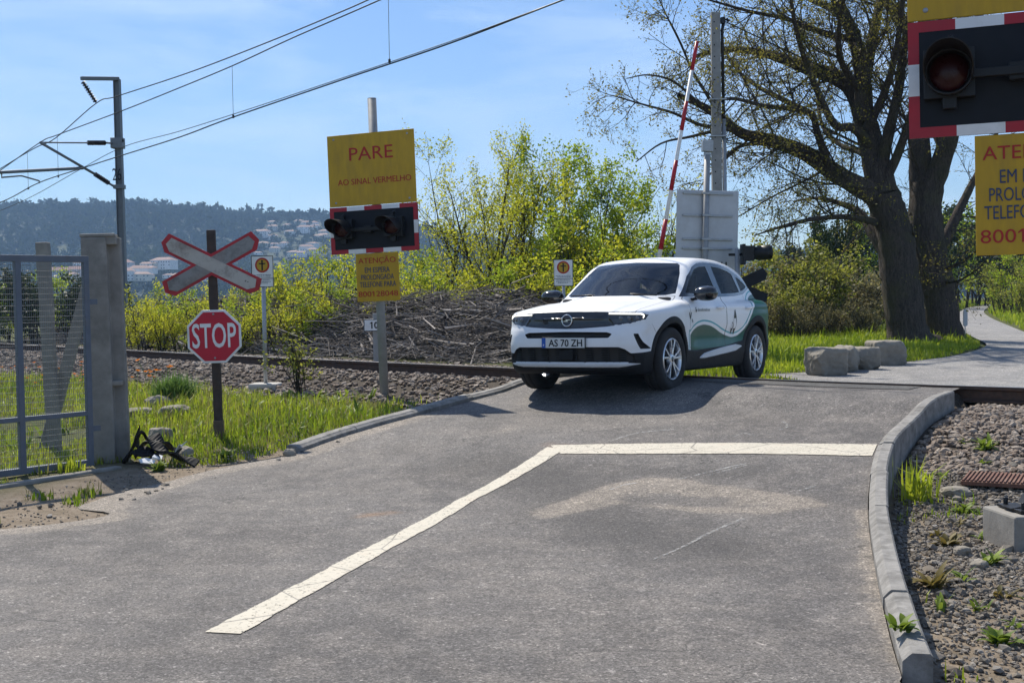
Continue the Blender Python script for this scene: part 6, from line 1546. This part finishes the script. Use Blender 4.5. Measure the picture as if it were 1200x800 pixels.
CURT = [(.735, .63), (.775, .63), (.835, .47), (.790, .47)]
def sd_front(poly): return lambda V: poly_sdf([(-p[0], p[1]) for p in poly[::-1] if p[0] > 0] + poly if poly[0][0] == 0 else poly, np.abs(V[:, 1]), V[:, 2])
def sd_sym(poly):
    full = poly + [(-p[0], p[1]) for p in poly[::-1] if p[0] > 0] if poly[0][0] == 0 else poly
    return (lambda V: poly_sdf(full, V[:, 1], V[:, 2])) if poly[0][0] == 0 else (lambda V: poly_sdf(poly, np.abs(V[:, 1]), V[:, 2]))
def sd_side(poly): return lambda V: poly_sdf(poly, V[:, 0], V[:, 2])
CLADB = [(-.2, .425), (.10, .425), (.30, .44), (.46, .46), (1.20, .435), (1.5, .425), (2.4, .455), (2.85, .50), (3.0, .52), (3.6, .50), (3.8, .50), (3.92, .52), (4.4, .52)]
cb_ = lut(lambda x: np.interp(x, *zip(*CLADB)), -.3, 4.5)
def sd_clad(V):
    a = V[:, 2] - cb_(V[:, 0]); r = np.minimum(np.hypot(V[:, 0] - AX1, V[:, 2] - .345) - .462, np.hypot(V[:, 0] - AX2, V[:, 2] - .345) - .468)
    return np.minimum(a, np.where(np.abs(V[:, 1]) > .6, r, 1.0))
Cf = CV[CF].mean(1); Nf = NRM[CF].mean(1); Nf /= np.linalg.norm(Nf, axis=1)[:, None] + 1e-9
ay = np.abs(Cf[:, 1]); u_, z_ = Cf[:, 0], Cf[:, 2]
front = (u_ < .75) & (Nf[:, 0] < -.25); shield_ok = (Nf[:, 0] < -.3) & (u_ < 2.1) & (u_ > .9) & (Nf[:, 2] > .3); sidek = (np.abs(Nf[:, 1]) > .45) & (z_ > .9); rearw = (Nf[:, 0] > .3) & (u_ > 3.3) & (z_ > 1.0)
BODY, CLAD, GLAZE, SIDEG, TRIM, VIS, LMP, GRL, SLT, LIP, CRT, REARG, BONNET, DOORF, DOORR, LINER = range(16)
cls = np.full(len(CF), BODY); cons = {}
def assign(code, sd, ok):
    k = (sd(Cf) < 0) & ok; cls[k] = code; cons[code] = sd
BON = [(0, .86), (.30, .86), (.60, .855), (.735, .86)]
def sd_bonnet(V): return np.maximum(np.maximum(np.abs(V[:, 1]) - (.735 - .03 * (V[:, 0] / 1.1)), V[:, 0] - (1.07 + .22 * (np.abs(V[:, 1]) / .7) ** 2)), np.maximum(.875 - .035 * np.abs(V[:, 1]) - V[:, 2], -.08 + .0 * V[:, 0] - V[:, 0] * 0 - .0))
DF = [(1.305, .46), (1.29, .75), (1.30, 1.0), (1.40, 1.06), (1.66, 1.262), (1.88, 1.378), (2.06, 1.43), (2.34, 1.45), (2.38, 1.05), (2.40, .70), (2.385, .44), (1.5, .42)]
DR = [(2.395, .44), (2.41, .70), (2.39, 1.05), (2.35, 1.45), (2.7, 1.438), (3.02, 1.397), (3.22, 1.34), (3.24, 1.10), (3.22, .98), (3.12, .87), (2.99, .72), (2.93, .52)]
assign(BONNET, sd_bonnet, (Nf[:, 2] > .35) & (u_ < 1.35) & (z_ > .80))
doork = (np.abs(Nf[:, 1]) > .35) & (z_ > .40)
assign(DOORF, sd_side(DF), doork); assign(DOORR, sd_side(DR), doork)
assign(CLAD, sd_clad, np.ones(len(CF), bool))
liner = (ay < .875) & (np.minimum(np.hypot(u_ - AX1, z_ - .345), np.hypot(u_ - AX2, z_ - .345)) < .398); cls[liner] = LINER
assign(TRIM, sd_side(DLO), sidek & (z_ > 1.0))
for w in (WIN_F, WIN_R, WIN_Q): assign(SIDEG, sd_side(w), sidek & (z_ > 1.0))
cons[SIDEG] = lambda V: np.minimum(np.minimum(sd_side(WIN_F)(V), sd_side(WIN_R)(V)), sd_side(WIN_Q)(V))
assign(GLAZE, sd_sym(SHIELD), shield_ok); assign(REARG, sd_sym(REARW), rearw)
assign(GRL, sd_sym(GRILLE), front); assign(LIP, sd_sym(LIPF), front); assign(SLT, sd_sym(SLOT), front); assign(VIS, sd_sym(VISOR), front & (z_ < .88)); assign(LMP, sd_sym(LAMP), front & (z_ < .88)); assign(CRT, sd_sym(CURT), (u_ < .75) & (ay > .65))
# --- pull the vertices that lie between two panels on to the true outline
prio = [SIDEG, GLAZE, REARG, LMP, VIS, SLT, GRL, LIP, CRT, TRIM, CLAD, DOORR, DOORF, BONNET]
vmask = {}
mx_ = np.zeros(len(CV), np.int64); 
pres = np.zeros((len(CV), 16), bool)
for k in range(4): pres[CF[:, k], cls] = True
done = np.zeros(len(CV), bool)
for c in prio:
    bnd = pres[:, c] & (pres.sum(1) > 1) & ~done; ix = np.where(bnd)[0]
    if len(ix) == 0: continue
    sd = cons[c]; P = CV[ix].copy()
    for _ in range(4):
        e = 1e-3; s = sd(P); g = np.stack([(sd(P + np.eye(3)[k] * e) - sd(P - np.eye(3)[k] * e)) / (2 * e) for k in range(3)], 1)
        n = NRM[ix]; g -= n * np.sum(g * n, 1)[:, None]; gg = np.sum(g * g, 1); st_ = np.where(gg > .05, s / np.maximum(gg, .05), 0); P -= np.clip(st_, -h_ * .6, h_ * .6)[:, None] * g
        G2 = grad(P); f = car_F(*P.T); P -= np.clip(f / (np.sum(G2 * G2, 1) + 1e-9), -.004, .004)[:, None] * G2
    mv = np.linalg.norm(P - CV[ix], axis=1) < h_ * 1.1; CV[ix[mv]] = P[mv]; done[ix] = True
# --- recess or raise the inner vertices of some panels
dz = {SLT: -.045, GRL: -.035, CRT: -.04, VIS: -.006, LMP: -.006, GLAZE: -.003, SIDEG: -.004, LIP: .012, CLAD: .006}
only = pres.sum(1) == 1
for c, d in dz.items():
    k = only & pres[:, c]; CV[k] += NRM[k] * d
# --- livery and shut lines as signed distances carried on the vertices
WAVE = [(1.33, .60), (1.42, .655), (1.55, .695), (1.70, .71), (1.86, .70), (2.05, .665), (2.25, .615), (2.45, .575), (2.62, .555), (2.75, .565), (2.88, .61), (3.0, .69), (3.12, .80), (3.22, .90), (3.32, .98), (3.45, 1.04), (3.62, 1.075), (3.85, 1.09)]
wv = pchip(*zip(*WAVE)); wv_ = lut(wv, 1.0, 4.4)
U, Zv = CV[:, 0], CV[:, 2]
slope = np.gradient(wv_(np.linspace(1, 4.4, 2000)), np.linspace(1, 4.4, 2000)); sl_ = np.interp(U, np.linspace(1, 4.4, 2000), slope)
green = (wv_(U) - Zv) / np.sqrt(1 + sl_ ** 2); green = np.where(np.abs(CV[:, 1]) > .45, np.minimum(green, U - 1.325), -1.0)
rear_g = np.minimum(1.03 - Zv, U - 3.9); green = np.maximum(green, rear_g)
seam = np.full(len(CV), 1.0)
for poly in (DF, DR): seam = np.minimum(seam, np.where(np.abs(NRM[:, 1]) > .3, np.abs(poly_sdf(poly, U, Zv)), 1.0))
seam = np.minimum(seam, np.where((NRM[:, 2] > .2) & (U < 1.4), np.abs(sd_bonnet(CV)), 1.0))
FU = [(3.52, .86), (3.68, .86), (3.70, .98), (3.50, .98)]; seam = np.minimum(seam, np.where((NRM[:, 1] > .3), np.abs(poly_sdf(FU, U, Zv)), 1.0))
BUMPL = np.where((np.abs(CV[:, 1]) > .7) & (U < .5), np.abs((U - .36) + (Zv - .72) * .9), 1.0); seam = np.minimum(seam, np.where(Zv < .74, BUMPL, 1.0))
m, t, b, o = mat_new('white_car_paint_with_livery')
gA = attr(t, 'livery'); c = mixc(t, ramp(t, math_n(t, 'ADD', gA, .5), [(.499, 0.0), (.501, 1.0)]), (.80, .81, .82), (.002, .085, .060))
te = ramp(t, math_n(t, 'ADD', gA, .5), [(.444, 0.0), (.446, 1.0), (.463, 1.0), (.465, 0.0)]); te.node.color_ramp.interpolation = 'LINEAR'
c = mixc(t, te, c, (.05, .36, .42))
c = mixc(t, ramp(t, attr(t, 'seam'), [(.0025, 1.0), (.0045, 0.0)]), c, (.012, .012, .012))
v = coord(t); c = mixc(t, ramp(t, noise(t, 3, 7, .7, v), [(.55, 0), (.8, .18)]), c, (.42, .38, .33))
gm = t.nodes.new('ShaderNodeNewGeometry'); c = mixc(t, gm.outputs['Backfacing'], c, (.03, .03, .032))
t.links.new(c, b.inputs['Base Color']); b.inputs['Roughness'].default_value = .32; b.inputs['Coat Weight'].default_value = .12; b.inputs['Specular IOR Level'].default_value = .22; b.inputs['Coat Roughness'].default_value = .04; M['paint_car'] = m
M['white_gloss'] = simple('white_gloss_paint', (.80, .81, .82), .3, 0, .03, 5, coat=.6)
def glass_mat(name, tint, refl=.9, ior=1.52):
    m, t, b, o = mat_new(name); gl = t.nodes.new('ShaderNodeBsdfGlossy'); gl.inputs['Roughness'].default_value = .015; gl.inputs['Color'].default_value = (refl, refl, refl, 1)
    tr = t.nodes.new('ShaderNodeBsdfTransparent'); tr.inputs[0].default_value = rgb(tint); fr = t.nodes.new('ShaderNodeFresnel'); fr.inputs['IOR'].default_value = ior
    ms = t.nodes.new('ShaderNodeMixShader'); t.links.new(fr.outputs[0], ms.inputs[0]); t.links.new(tr.outputs[0], ms.inputs[1]); t.links.new(gl.outputs[0], ms.inputs[2]); t.links.new(ms.outputs[0], o.inputs[0]); return m
M['windscreen'] = glass_mat('clear_windscreen', (.88, .92, .91), .9, 1.7); M['tinted'] = glass_mat('tinted_side_glass', (.62, .68, .67), .35); M['dark_glass'] = glass_mat('rear_glass', (.72, .78, .77), .6)
M['grille'] = simple('black_mesh_grille', (.012, .012, .013), .6, 0, .2, 60)
CAR_YAW = math.radians(31.5)
car = empty('car'); tag(car, 'white compact crossover with green wave livery and black lower trim coming off the level crossing', 'car')
def panel(code, name, mt, extra=None, parent=None, flt=None):
    k = np.isin(cls, code if hasattr(code, '__len__') else [code])
    if flt is not None: k &= flt
    Q = CF[k]
    if len(Q) == 0: return None
    ids, inv = np.unique(Q.ravel(), return_inverse=True); at_ = {'livery': green[ids], 'seam': seam[ids]}
    me = np_mesh(name, CV[ids], inv.reshape(-1, 4), True, at_); return link(name, me, mt, parent or car)
vis_side = Cf[:, 1] < 0
body = panel(BODY, 'body', M['paint_car']); panel(BONNET, 'bonnet', M['paint_car'])
doors = {}
for s, f_ in (('near', vis_side), ('far', ~vis_side)):
    doors[s, 0] = panel(DOORF, 'front_door', M['paint_car'], flt=f_); doors[s, 1] = panel(DOORR, 'rear_door', M['paint_car'], flt=f_)
panel(CLAD, 'lower_cladding', M['clad']); panel(LINER, 'wheel_arch_liner', M['black_plastic']); panel(TRIM, 'window_surround', M['gloss_black'])
for f_ in (vis_side, ~vis_side): panel(SIDEG, 'side_window', M['tinted'], flt=f_)
panel(GLAZE, 'windscreen', M['windscreen']); panel(REARG, 'rear_window', M['dark_glass'])
visor = panel(VIS, 'front_panel', M['gloss_black']); panel(SLT, 'air_slot', M['grille']); grl = panel(GRL, 'lower_grille', M['grille']); panel(LIP, 'front_skid_plate', M['silver'])
for f_ in (vis_side, ~vis_side):
    panel(CRT, 'air_curtain', M['grille'], flt=f_)
lamp_m = simple('headlamp_glass', (.035, .037, .04), .1, 0, .2, 20, coat=.6)
lamps = [panel(LMP, 'headlight', lamp_m, flt=f_) for f_ in (vis_side, ~vis_side)]
# surface point for small fittings
def front_u(y, z):
    us = np.linspace(-.05, 1.0, 2200); f = car_F(us, np.full_like(us, y), np.full_like(us, z)); return us[np.argmax(f < 0)]
def side_y(u, z):
    ys = np.linspace(1.0, 0.3, 2200); f = car_F(np.full_like(ys, u), ys, np.full_like(ys, z)); return ys[np.argmax(f < 0)]
led, tt_, bb_, oo_ = mat_new('daytime_running_light'); bb_.inputs['Base Color'].default_value = (.9, .9, .88, 1); bb_.inputs['Emission Color'].default_value = (1, .95, .82, 1); bb_.inputs['Emission Strength'].default_value = 1.6
led_d = simple('unlit_light_guide', (.75, .76, .76), .25, 0, .03, 5)
for s, lo_, mt in ((-1, lamps[0], led), (1, lamps[1], led)):
    def strip_on(pts, w, nm, mt_, out=.004):
        mb = MB(); P = [(front_u(s * y, z) - out, s * y, z) for y, z in pts]
        V_ = []; 
        for (uu, y, z) in P: V_ += [(uu, y, z - w / 2), (uu, y, z + w / 2), (uu + .01, y, z + w / 2), (uu + .01, y, z - w / 2)]
        Fc = []
        for i in range(len(P) - 1):
            for k in range(4): Fc.append((i * 4 + k, i * 4 + (k + 1) % 4, i * 4 + 4 + (k + 1) % 4, i * 4 + 4 + k))
        Fc += [(0, 1, 2, 3), tuple(len(V_) - 4 + k for k in range(4))]; mb.add(V_, Fc); mb.build(nm, mt_, lo_)
    strip_on([(.47 + .035 * i, .842 - .0009 * i) for i in range(10)], .013, 'light_strip', mt)
    strip_on([(.785, .832), (.80, .825), (.806, .812), (.80, .796)], .017, 'light_strip', mt)
    for yy_ in (.60, .68, .75):
        mb = MB(); mb.lathe([(0, .008), (.016, .004), (.024, -.004)], 16, 0, 'y'); q = mb.build('projector_lens', simple('lens_glass', (.12, .12, .13), .05, 0, .1, 9, coat=.8), lo_); q.location = (front_u(s * yy_, .79) + .002, s * yy_, .79); q.rotation_euler = (0, 0, math.pi / 2)
# round emblem with its bolt
eu = front_u(0, .775); em = MB(); n = 36; Vv = []
for k in range(n):
    a = 2 * math.pi * k / n
    for j in range(8): q = 2 * math.pi * j / 8; r = .060 + .0065 * math.cos(q); Vv.append((.0065 * math.sin(q), r * math.cos(a), r * math.sin(a)))
em.add(Vv, [(k * 8 + j, k * 8 + (j + 1) % 8, ((k + 1) % n) * 8 + (j + 1) % 8, ((k + 1) % n) * 8 + j) for k in range(n) for j in range(8)], 0, True)
em.prism([(-.075, .012), (.018, .012), (.004, -.001), (.075, -.012), (-.018, -.012), (-.004, .001)], -.004, .003, 0, 'yz')
eo = em.build('emblem', M['chrome'], visor); eo.location = (eu - .008, 0, .775)
# grille bars, slot line, plate
mb = MB()
for z in (.36, .385, .41, .435, .46):
    for y in np.linspace(-.66, .60, 8): mb.bar((front_u(y, z) + .022, y, z), (front_u(y + .08, z) + .022, y + .08, z), .016, .009)
mb.box((front_u(0, .41) + .008, .0, .41), (.03, .16, .10)); mb.build('grille_bar', M['clad'], grl)
mb = MB(); pu = front_u(.0, .545) ; mb.box((pu - .012, .015, .54), (.012, .53, .118)); mb.box((pu + .0, .015, .54), (.02, .50, .09)); hp = mb.build('plate_holder', M['black_plastic'], car, .004)
mb = MB(); mb.box((pu - .0195, .015, .54), (.004, .515, .106)); pl = mb.build('number_plate', simple('plate_white', (.62, .63, .62), .4, 0, .05, 10, dirt=(.4, .38, .35), dirt_amt=.3), hp)
mb = MB(); mb.box((pu - .0222, .015 + .2355, .54), (.002, .044, .106)); mb.build('blue_band', simple('plate_blue', (.01, .09, .42), .4, 0, .05, 10), pl)
tx = text('AS 70 ZH', .1, M['black_panel'], pl, loc=(pu - .0235, -.012, .538), rot=(math.pi / 2, 0, -math.pi / 2), width=.405, bold=.001); tx.scale = (1, 1.05, 1)
tx = text('P', .03, M['white_sheet'], pl, loc=(pu - .0242, .015 + .2355, .515), rot=(math.pi / 2, 0, -math.pi / 2), bold=.0005)
# silver blade on the sill, handles, mirrors
for s, key in ((-1, 'near'), (1, 'far')):
    mb = MB(); pts = [(1.60, .335, .008), (1.72, .355, .030), (1.95, .375, .036), (2.2, .395, .040), (2.45, .412, .042), (2.68, .428, .040), (2.84, .44, .010)]; V_ = []
    for uu, zz, hh in pts:
        yy_ = max(side_y(uu, zz), side_y(uu, zz + hh), side_y(uu, zz - hh)) + .010
        for dy, dzz in ((0, -hh), (.012, -hh + .008), (.012, hh - .008), (0, hh)): V_.append((uu, s * (yy_ + dy), zz + dzz))
    mb.add(V_, [(i * 4 + k, i * 4 + k + 1, i * 4 + 5 + k, i * 4 + 4 + k) for i in range(6) for k in range(3)] + [(0, 1, 2, 3), (24, 25, 26, 27)]); mb.build('sill_blade', M['silver'], car)
    for uu, dk in ((2.17, 0), (3.06, 1)):
        mb = MB(); yy_ = side_y(uu, .905)
        mb.tube([(uu - .085, s * (yy_ + .002), .903), (uu - .06, s * (yy_ + .030), .905), (uu + .05, s * (yy_ + .032), .908), (uu + .085, s * (yy_ + .002), .909)], [.012, .016, .016, .012], 10); mb.build('handle', M['white_gloss'], doors[key, dk])
    mb = MB(); bm = bmesh.new(); bmesh.ops.create_uvsphere(bm, u_segments=24, v_segments=14, radius=1.0)
    for v_ in bm.verts:
        x, y, z = v_.co; k = 1 - .25 * max(0, -x); v_.co = Vector((.10 * np.sign(x) * abs(x) ** .8 + .01, .135 * np.sign(y) * abs(y) ** .75, .085 * np.sign(z) * abs(z) ** .8 * k))
    me = bpy.data.meshes.new('mirror'); bm.to_mesh(me); bm.free()
    for p in me.polygons: p.use_smooth = True
    mi_ = link('mirror', me, M['gloss_black'], car); mi_.location = (1.47, s * .985, 1.06); mi_.rotation_euler = (0, 0, s * .12)
    mb = MB(); mb.bar((0, -s * .09, -.05), (.02, -s * .20, -.07), .06, .03); mb.build('mirror_arm', M['black_plastic'], mi_, .006)
    mb = MB(); mb.box((.092, s * .0, .0), (.006, .17, .10)); mb.build('mirror_glass', M['chrome'], mi_, .002)
# figures and small marks of the livery on both sides
dkm = simple('dark_decal', (.02, .025, .028), .4, 0, .1, 9); grm = simple('grey_decal', (.30, .32, .33), .4, 0, .1, 9)
for s, key in ((-1, 'near'), (1, 'far')):
    def decal(polys, nm, mt_, dk):
        mb = MB()
        for pl_ in polys:
            V_ = [(uu, s * (side_y(uu, zz) + .0035), zz) for uu, zz in pl_]; mb.add(V_, [tuple(range(len(V_)))])
        mb.build(nm, mt_, doors[key, dk])
    def ell(cu, cz, a, b_, a0=0, a1=2 * math.pi, n=18): return [(cu + a * math.cos(x), cz + b_ * math.sin(x)) for x in np.linspace(a0, a1, n)[:-1]]
    decal([[(2.66 - .052 * (1 - abs(q)) ** .55, .735 + .155 * q) for q in np.linspace(-1, 1, 16)] + [(2.655 + .05 * (1 - abs(q)) ** .55, .735 + .155 * q) for q in np.linspace(1, -1, 16)][1:-1]], 'leaf_figure', dkm, 1)
    decal([[(2.575 - .032 * (1 - abs(q)) ** .55, .665 + .075 * q) for q in np.linspace(-1, 1, 12)] + [(2.575 + .03 * (1 - abs(q)) ** .55, .665 + .075 * q) for q in np.linspace(1, -1, 12)][1:-1]], 'leaf_figure', dkm, 1)
    decal([ell(2.655, .76, .018, .03)], 'figure_detail', M['white_sheet'], 1) if False else None
    decal([[(1.44, .90), (1.475, .91), (1.49, .87), (1.46, .845), (1.445, .865)]], 'small_crest', dkm, 0)
    decal([[(1.51 + .042 * i, .862 + .0005 * i), (1.51 + .042 * i + .03, .862), (1.51 + .042 * i + .03, .888 if i % 3 else .90), (1.51 + .042 * i, .888)] for i in range(9)], 'small_print', grm, 0)
    V_s = [[(1.24, .85), (1.262, .85), (1.29, .80), (1.315, .85), (1.335, .85), (1.30, .775), (1.28, .775)], [(1.33, .775), (1.35, .775), (1.37, .745), (1.352, .735)]]
    mb = MB()
    for pl_ in V_s: V_ = [(uu, s * (side_y(uu, zz) + .003), zz) for uu, zz in pl_]; mb.add(V_, [tuple(range(len(V_)))])
    mb.build('fender_mark', dkm, body)
# wheels
def wheel(u, y, steer=0.0):
    w = empty('wheel', (u, y, .345 + (.09 if u > 2 and y > 0 else 0)), steer); w.parent = car; s = -1 if y < 0 else 1
    mb = MB(); prof = [(.222, -.085), (.245, -.105), (.30, -.112), (.328, -.105), (.345, -.085), (.3475, -.05), (.3475, -.045), (.340, -.043), (.340, -.033), (.3475, -.03), (.348, 0), (.3475, .03), (.340, .033), (.340, .043), (.3475, .045), (.3475, .05), (.345, .085), (.328, .105), (.30, .112), (.245, .105), (.222, .085)]
    mb.lathe(prof, 64, 0, 'y'); mb.build('tyre', M['tyre'], w)
    mb = MB(); mb.lathe([(.228, s * .098), (.218, s * .108), (.205, s * .095), (.200, s * .05), (.2, -s * .08), (.228, -s * .09)], 56, 0, 'y')
    for k in range(5):
        for dlt in (-.19, .19):
            a = 2 * math.pi * k / 5 + .3; a1, a2 = a + dlt * .55, a + dlt * 1.25
            p0 = (.045 * math.cos(a1), s * .088, .045 * math.sin(a1)); p1 = (.13 * math.cos(a + dlt * .95), s * .094, .13 * math.sin(a + dlt * .95)); p2 = (.212 * math.cos(a2), s * .097, .212 * math.sin(a2))
            for q0, q1, w0 in ((p0, p1, .026), (p1, p2, .030)): mb.bar(q0, q1, w0, .022)
    mb.lathe([(0, s * .102), (.045, s * .102), (.06, s * .095), (.065, s * .06)], 28, 0, 'y'); mb.build('rim', M['alu'], w, .003)
    mb = MB(); mb.lathe([(0, s * .03), (.15, s * .03), (.155, s * .0), (0, -s * .0)], 32, 0, 'y'); mb.build('brake_disc', simple('brake_steel', (.05, .05, .052), .8, .2, .2, 9), w)
    mb = MB(); mb.lathe([(0, s * .107), (.026, s * .106), (.03, s * .100)], 20, 0, 'y'); mb.build('hub_cap', M['gloss_black'], w)
for u in (AX1, AX2):
    for y in (-.775, .775): wheel(u, y, -.02 if u == AX1 else 0)
# what shows through the glass
def pad(name, boxes, mt, bev=.04):
    mb = MB()
    for c_, d_, rx in boxes: mb.box(c_, d_, Matrix.Rotation(rx, 3, 'Y'))
    o_ = mb.build(name, mt, car, bev, 3); return o_
for y in (-.37, .37):
    pad('front_seat', [((1.95, y, .58), (.52, .48, .16), -.08), ((2.26, y, .86), (.14, .46, .60), .25), ((2.37, y, 1.235), (.09, .24, .18), .2)], M['cloth'])
pad('rear_seat', [((2.85, 0, .62), (.50, 1.25, .16), -.08), ((3.14, 0, .88), (.14, 1.25, .52), .3)] + [((3.24, y, 1.17), (.08, .22, .14), .25) for y in (-.38, .38)], M['cloth'])
pad('dashboard', [((1.38, 0, .935), (.46, 1.36, .16), .05), ((1.55, .37, .98), (.14, .36, .1), .2)], M['cloth'], .03)
sw = MB(); P = [(1.72 + .18 * math.sin(a) * .35, -.37 + .18 * math.cos(a), .98 + .18 * math.sin(a) * .93) for a in np.linspace(0, 2 * math.pi, 33)]; sw.tube(P, .014, 8, 0, False); sw.tube([(1.72, -.54, .98), (1.72, -.2, .98)], .016, 8); sw.tube([(1.72, -.37, .98), (1.55, -.37, .92)], .03, 8); sw.build('steering_wheel', M['black_plastic'], car)
mb = MB(); mb.box((1.80, 0, 1.37), (.03, .24, .065), Matrix.Rotation(-.2, 3, 'Y')); mb.box((1.72, .0, 1.40), (.10, .12, .05), Matrix.Rotation(-.5, 3, 'Y')); mb.build('rear_view_mirror', M['black_plastic'], car, .01)
mb = MB(); mb.box((0, 0, .32), (1.0, 1.3, .18)); fl_ = mb.build('underbody', M['black_plastic'], car, .03); fl_.location = (2.2, 0, 0)
mb = MB()
for y0, y1 in ((-.55, .0), (.05, .55)):
    mb.tube([(1.10 + .02, y0, 1.045), (1.13, (y0 + y1) / 2, 1.065), (1.155, y1, 1.062)], .008, 6)
mb.build('wiper', M['black_plastic'], car)
mb = MB(); mb.prism([(3.12, 1.47), (3.18, 1.535), (3.25, 1.545), (3.27, 1.46)], -.02, .02); mb.build('aerial_fin', M['white_gloss'], car, .008)
mb = MB(); mb.add([(front_u(0.5, 1.1) + .0, .60, 1.10)] , []); stq = []
# tail lamps
for s in (-1, 1):
    mb = MB(); pts = [(3.86, .93), (4.0, .94), (4.06, .90), (4.0, .88), (3.86, .895)]; V_ = [(uu, s * (side_y(uu, zz) + .006), zz) for uu, zz in pts]; mb.add(V_, [tuple(range(5))]); mb.build('tail_lamp', M['lens_red'], car)
# --- stand it on the road: solve height, roll and pitch from the ground under the four wheels
g1 = at_f(778.5, 454, zroad)
cu, su = math.cos(CAR_YAW), math.sin(CAR_YAW)
XA = np.array([su, cu]); YA = np.array([-cu, su])
KS = 1.026
org = np.array(g1[:2]) - XA * AX1 * KS + YA * .775 * KS
def gz(p):
    d = float(dr(np.array([p[0]]), np.array([p[1]]))[0]); return float(zroad(np.array([p[0]]), np.array([p[1]]))[0]) if d > 0 else .585 + .10 * d
pts = [];
for u in (AX1, AX2):
    for y in (-.775, .775): q = org + XA * u * KS + YA * y * KS; pts.append((u * KS, y * KS, gz(q)))
pts = np.array(pts); sol, *_ = np.linalg.lstsq(np.column_stack([pts[:, 0], pts[:, 1], np.ones(4)]), pts[:, 2], rcond=None)
a_, b_, c_ = sol; X3 = Vector((XA[0], XA[1], a_)).normalized(); Y3 = Vector((YA[0], YA[1], b_)); Y3 = (Y3 - X3 * Y3.dot(X3)).normalized(); Z3 = X3.cross(Y3)
a_, b_, c_ = -.0252, -.0516, .5127                                # body leans with the canted deck; the springs take up the rest
car.matrix_world = Matrix(((X3.x, Y3.x, Z3.x, org[0]), (X3.y, Y3.y, Z3.y, org[1]), (X3.z, Y3.z, Z3.z, c_), (0, 0, 0, 1))) @ Matrix.Diagonal((KS, KS, KS, 1))
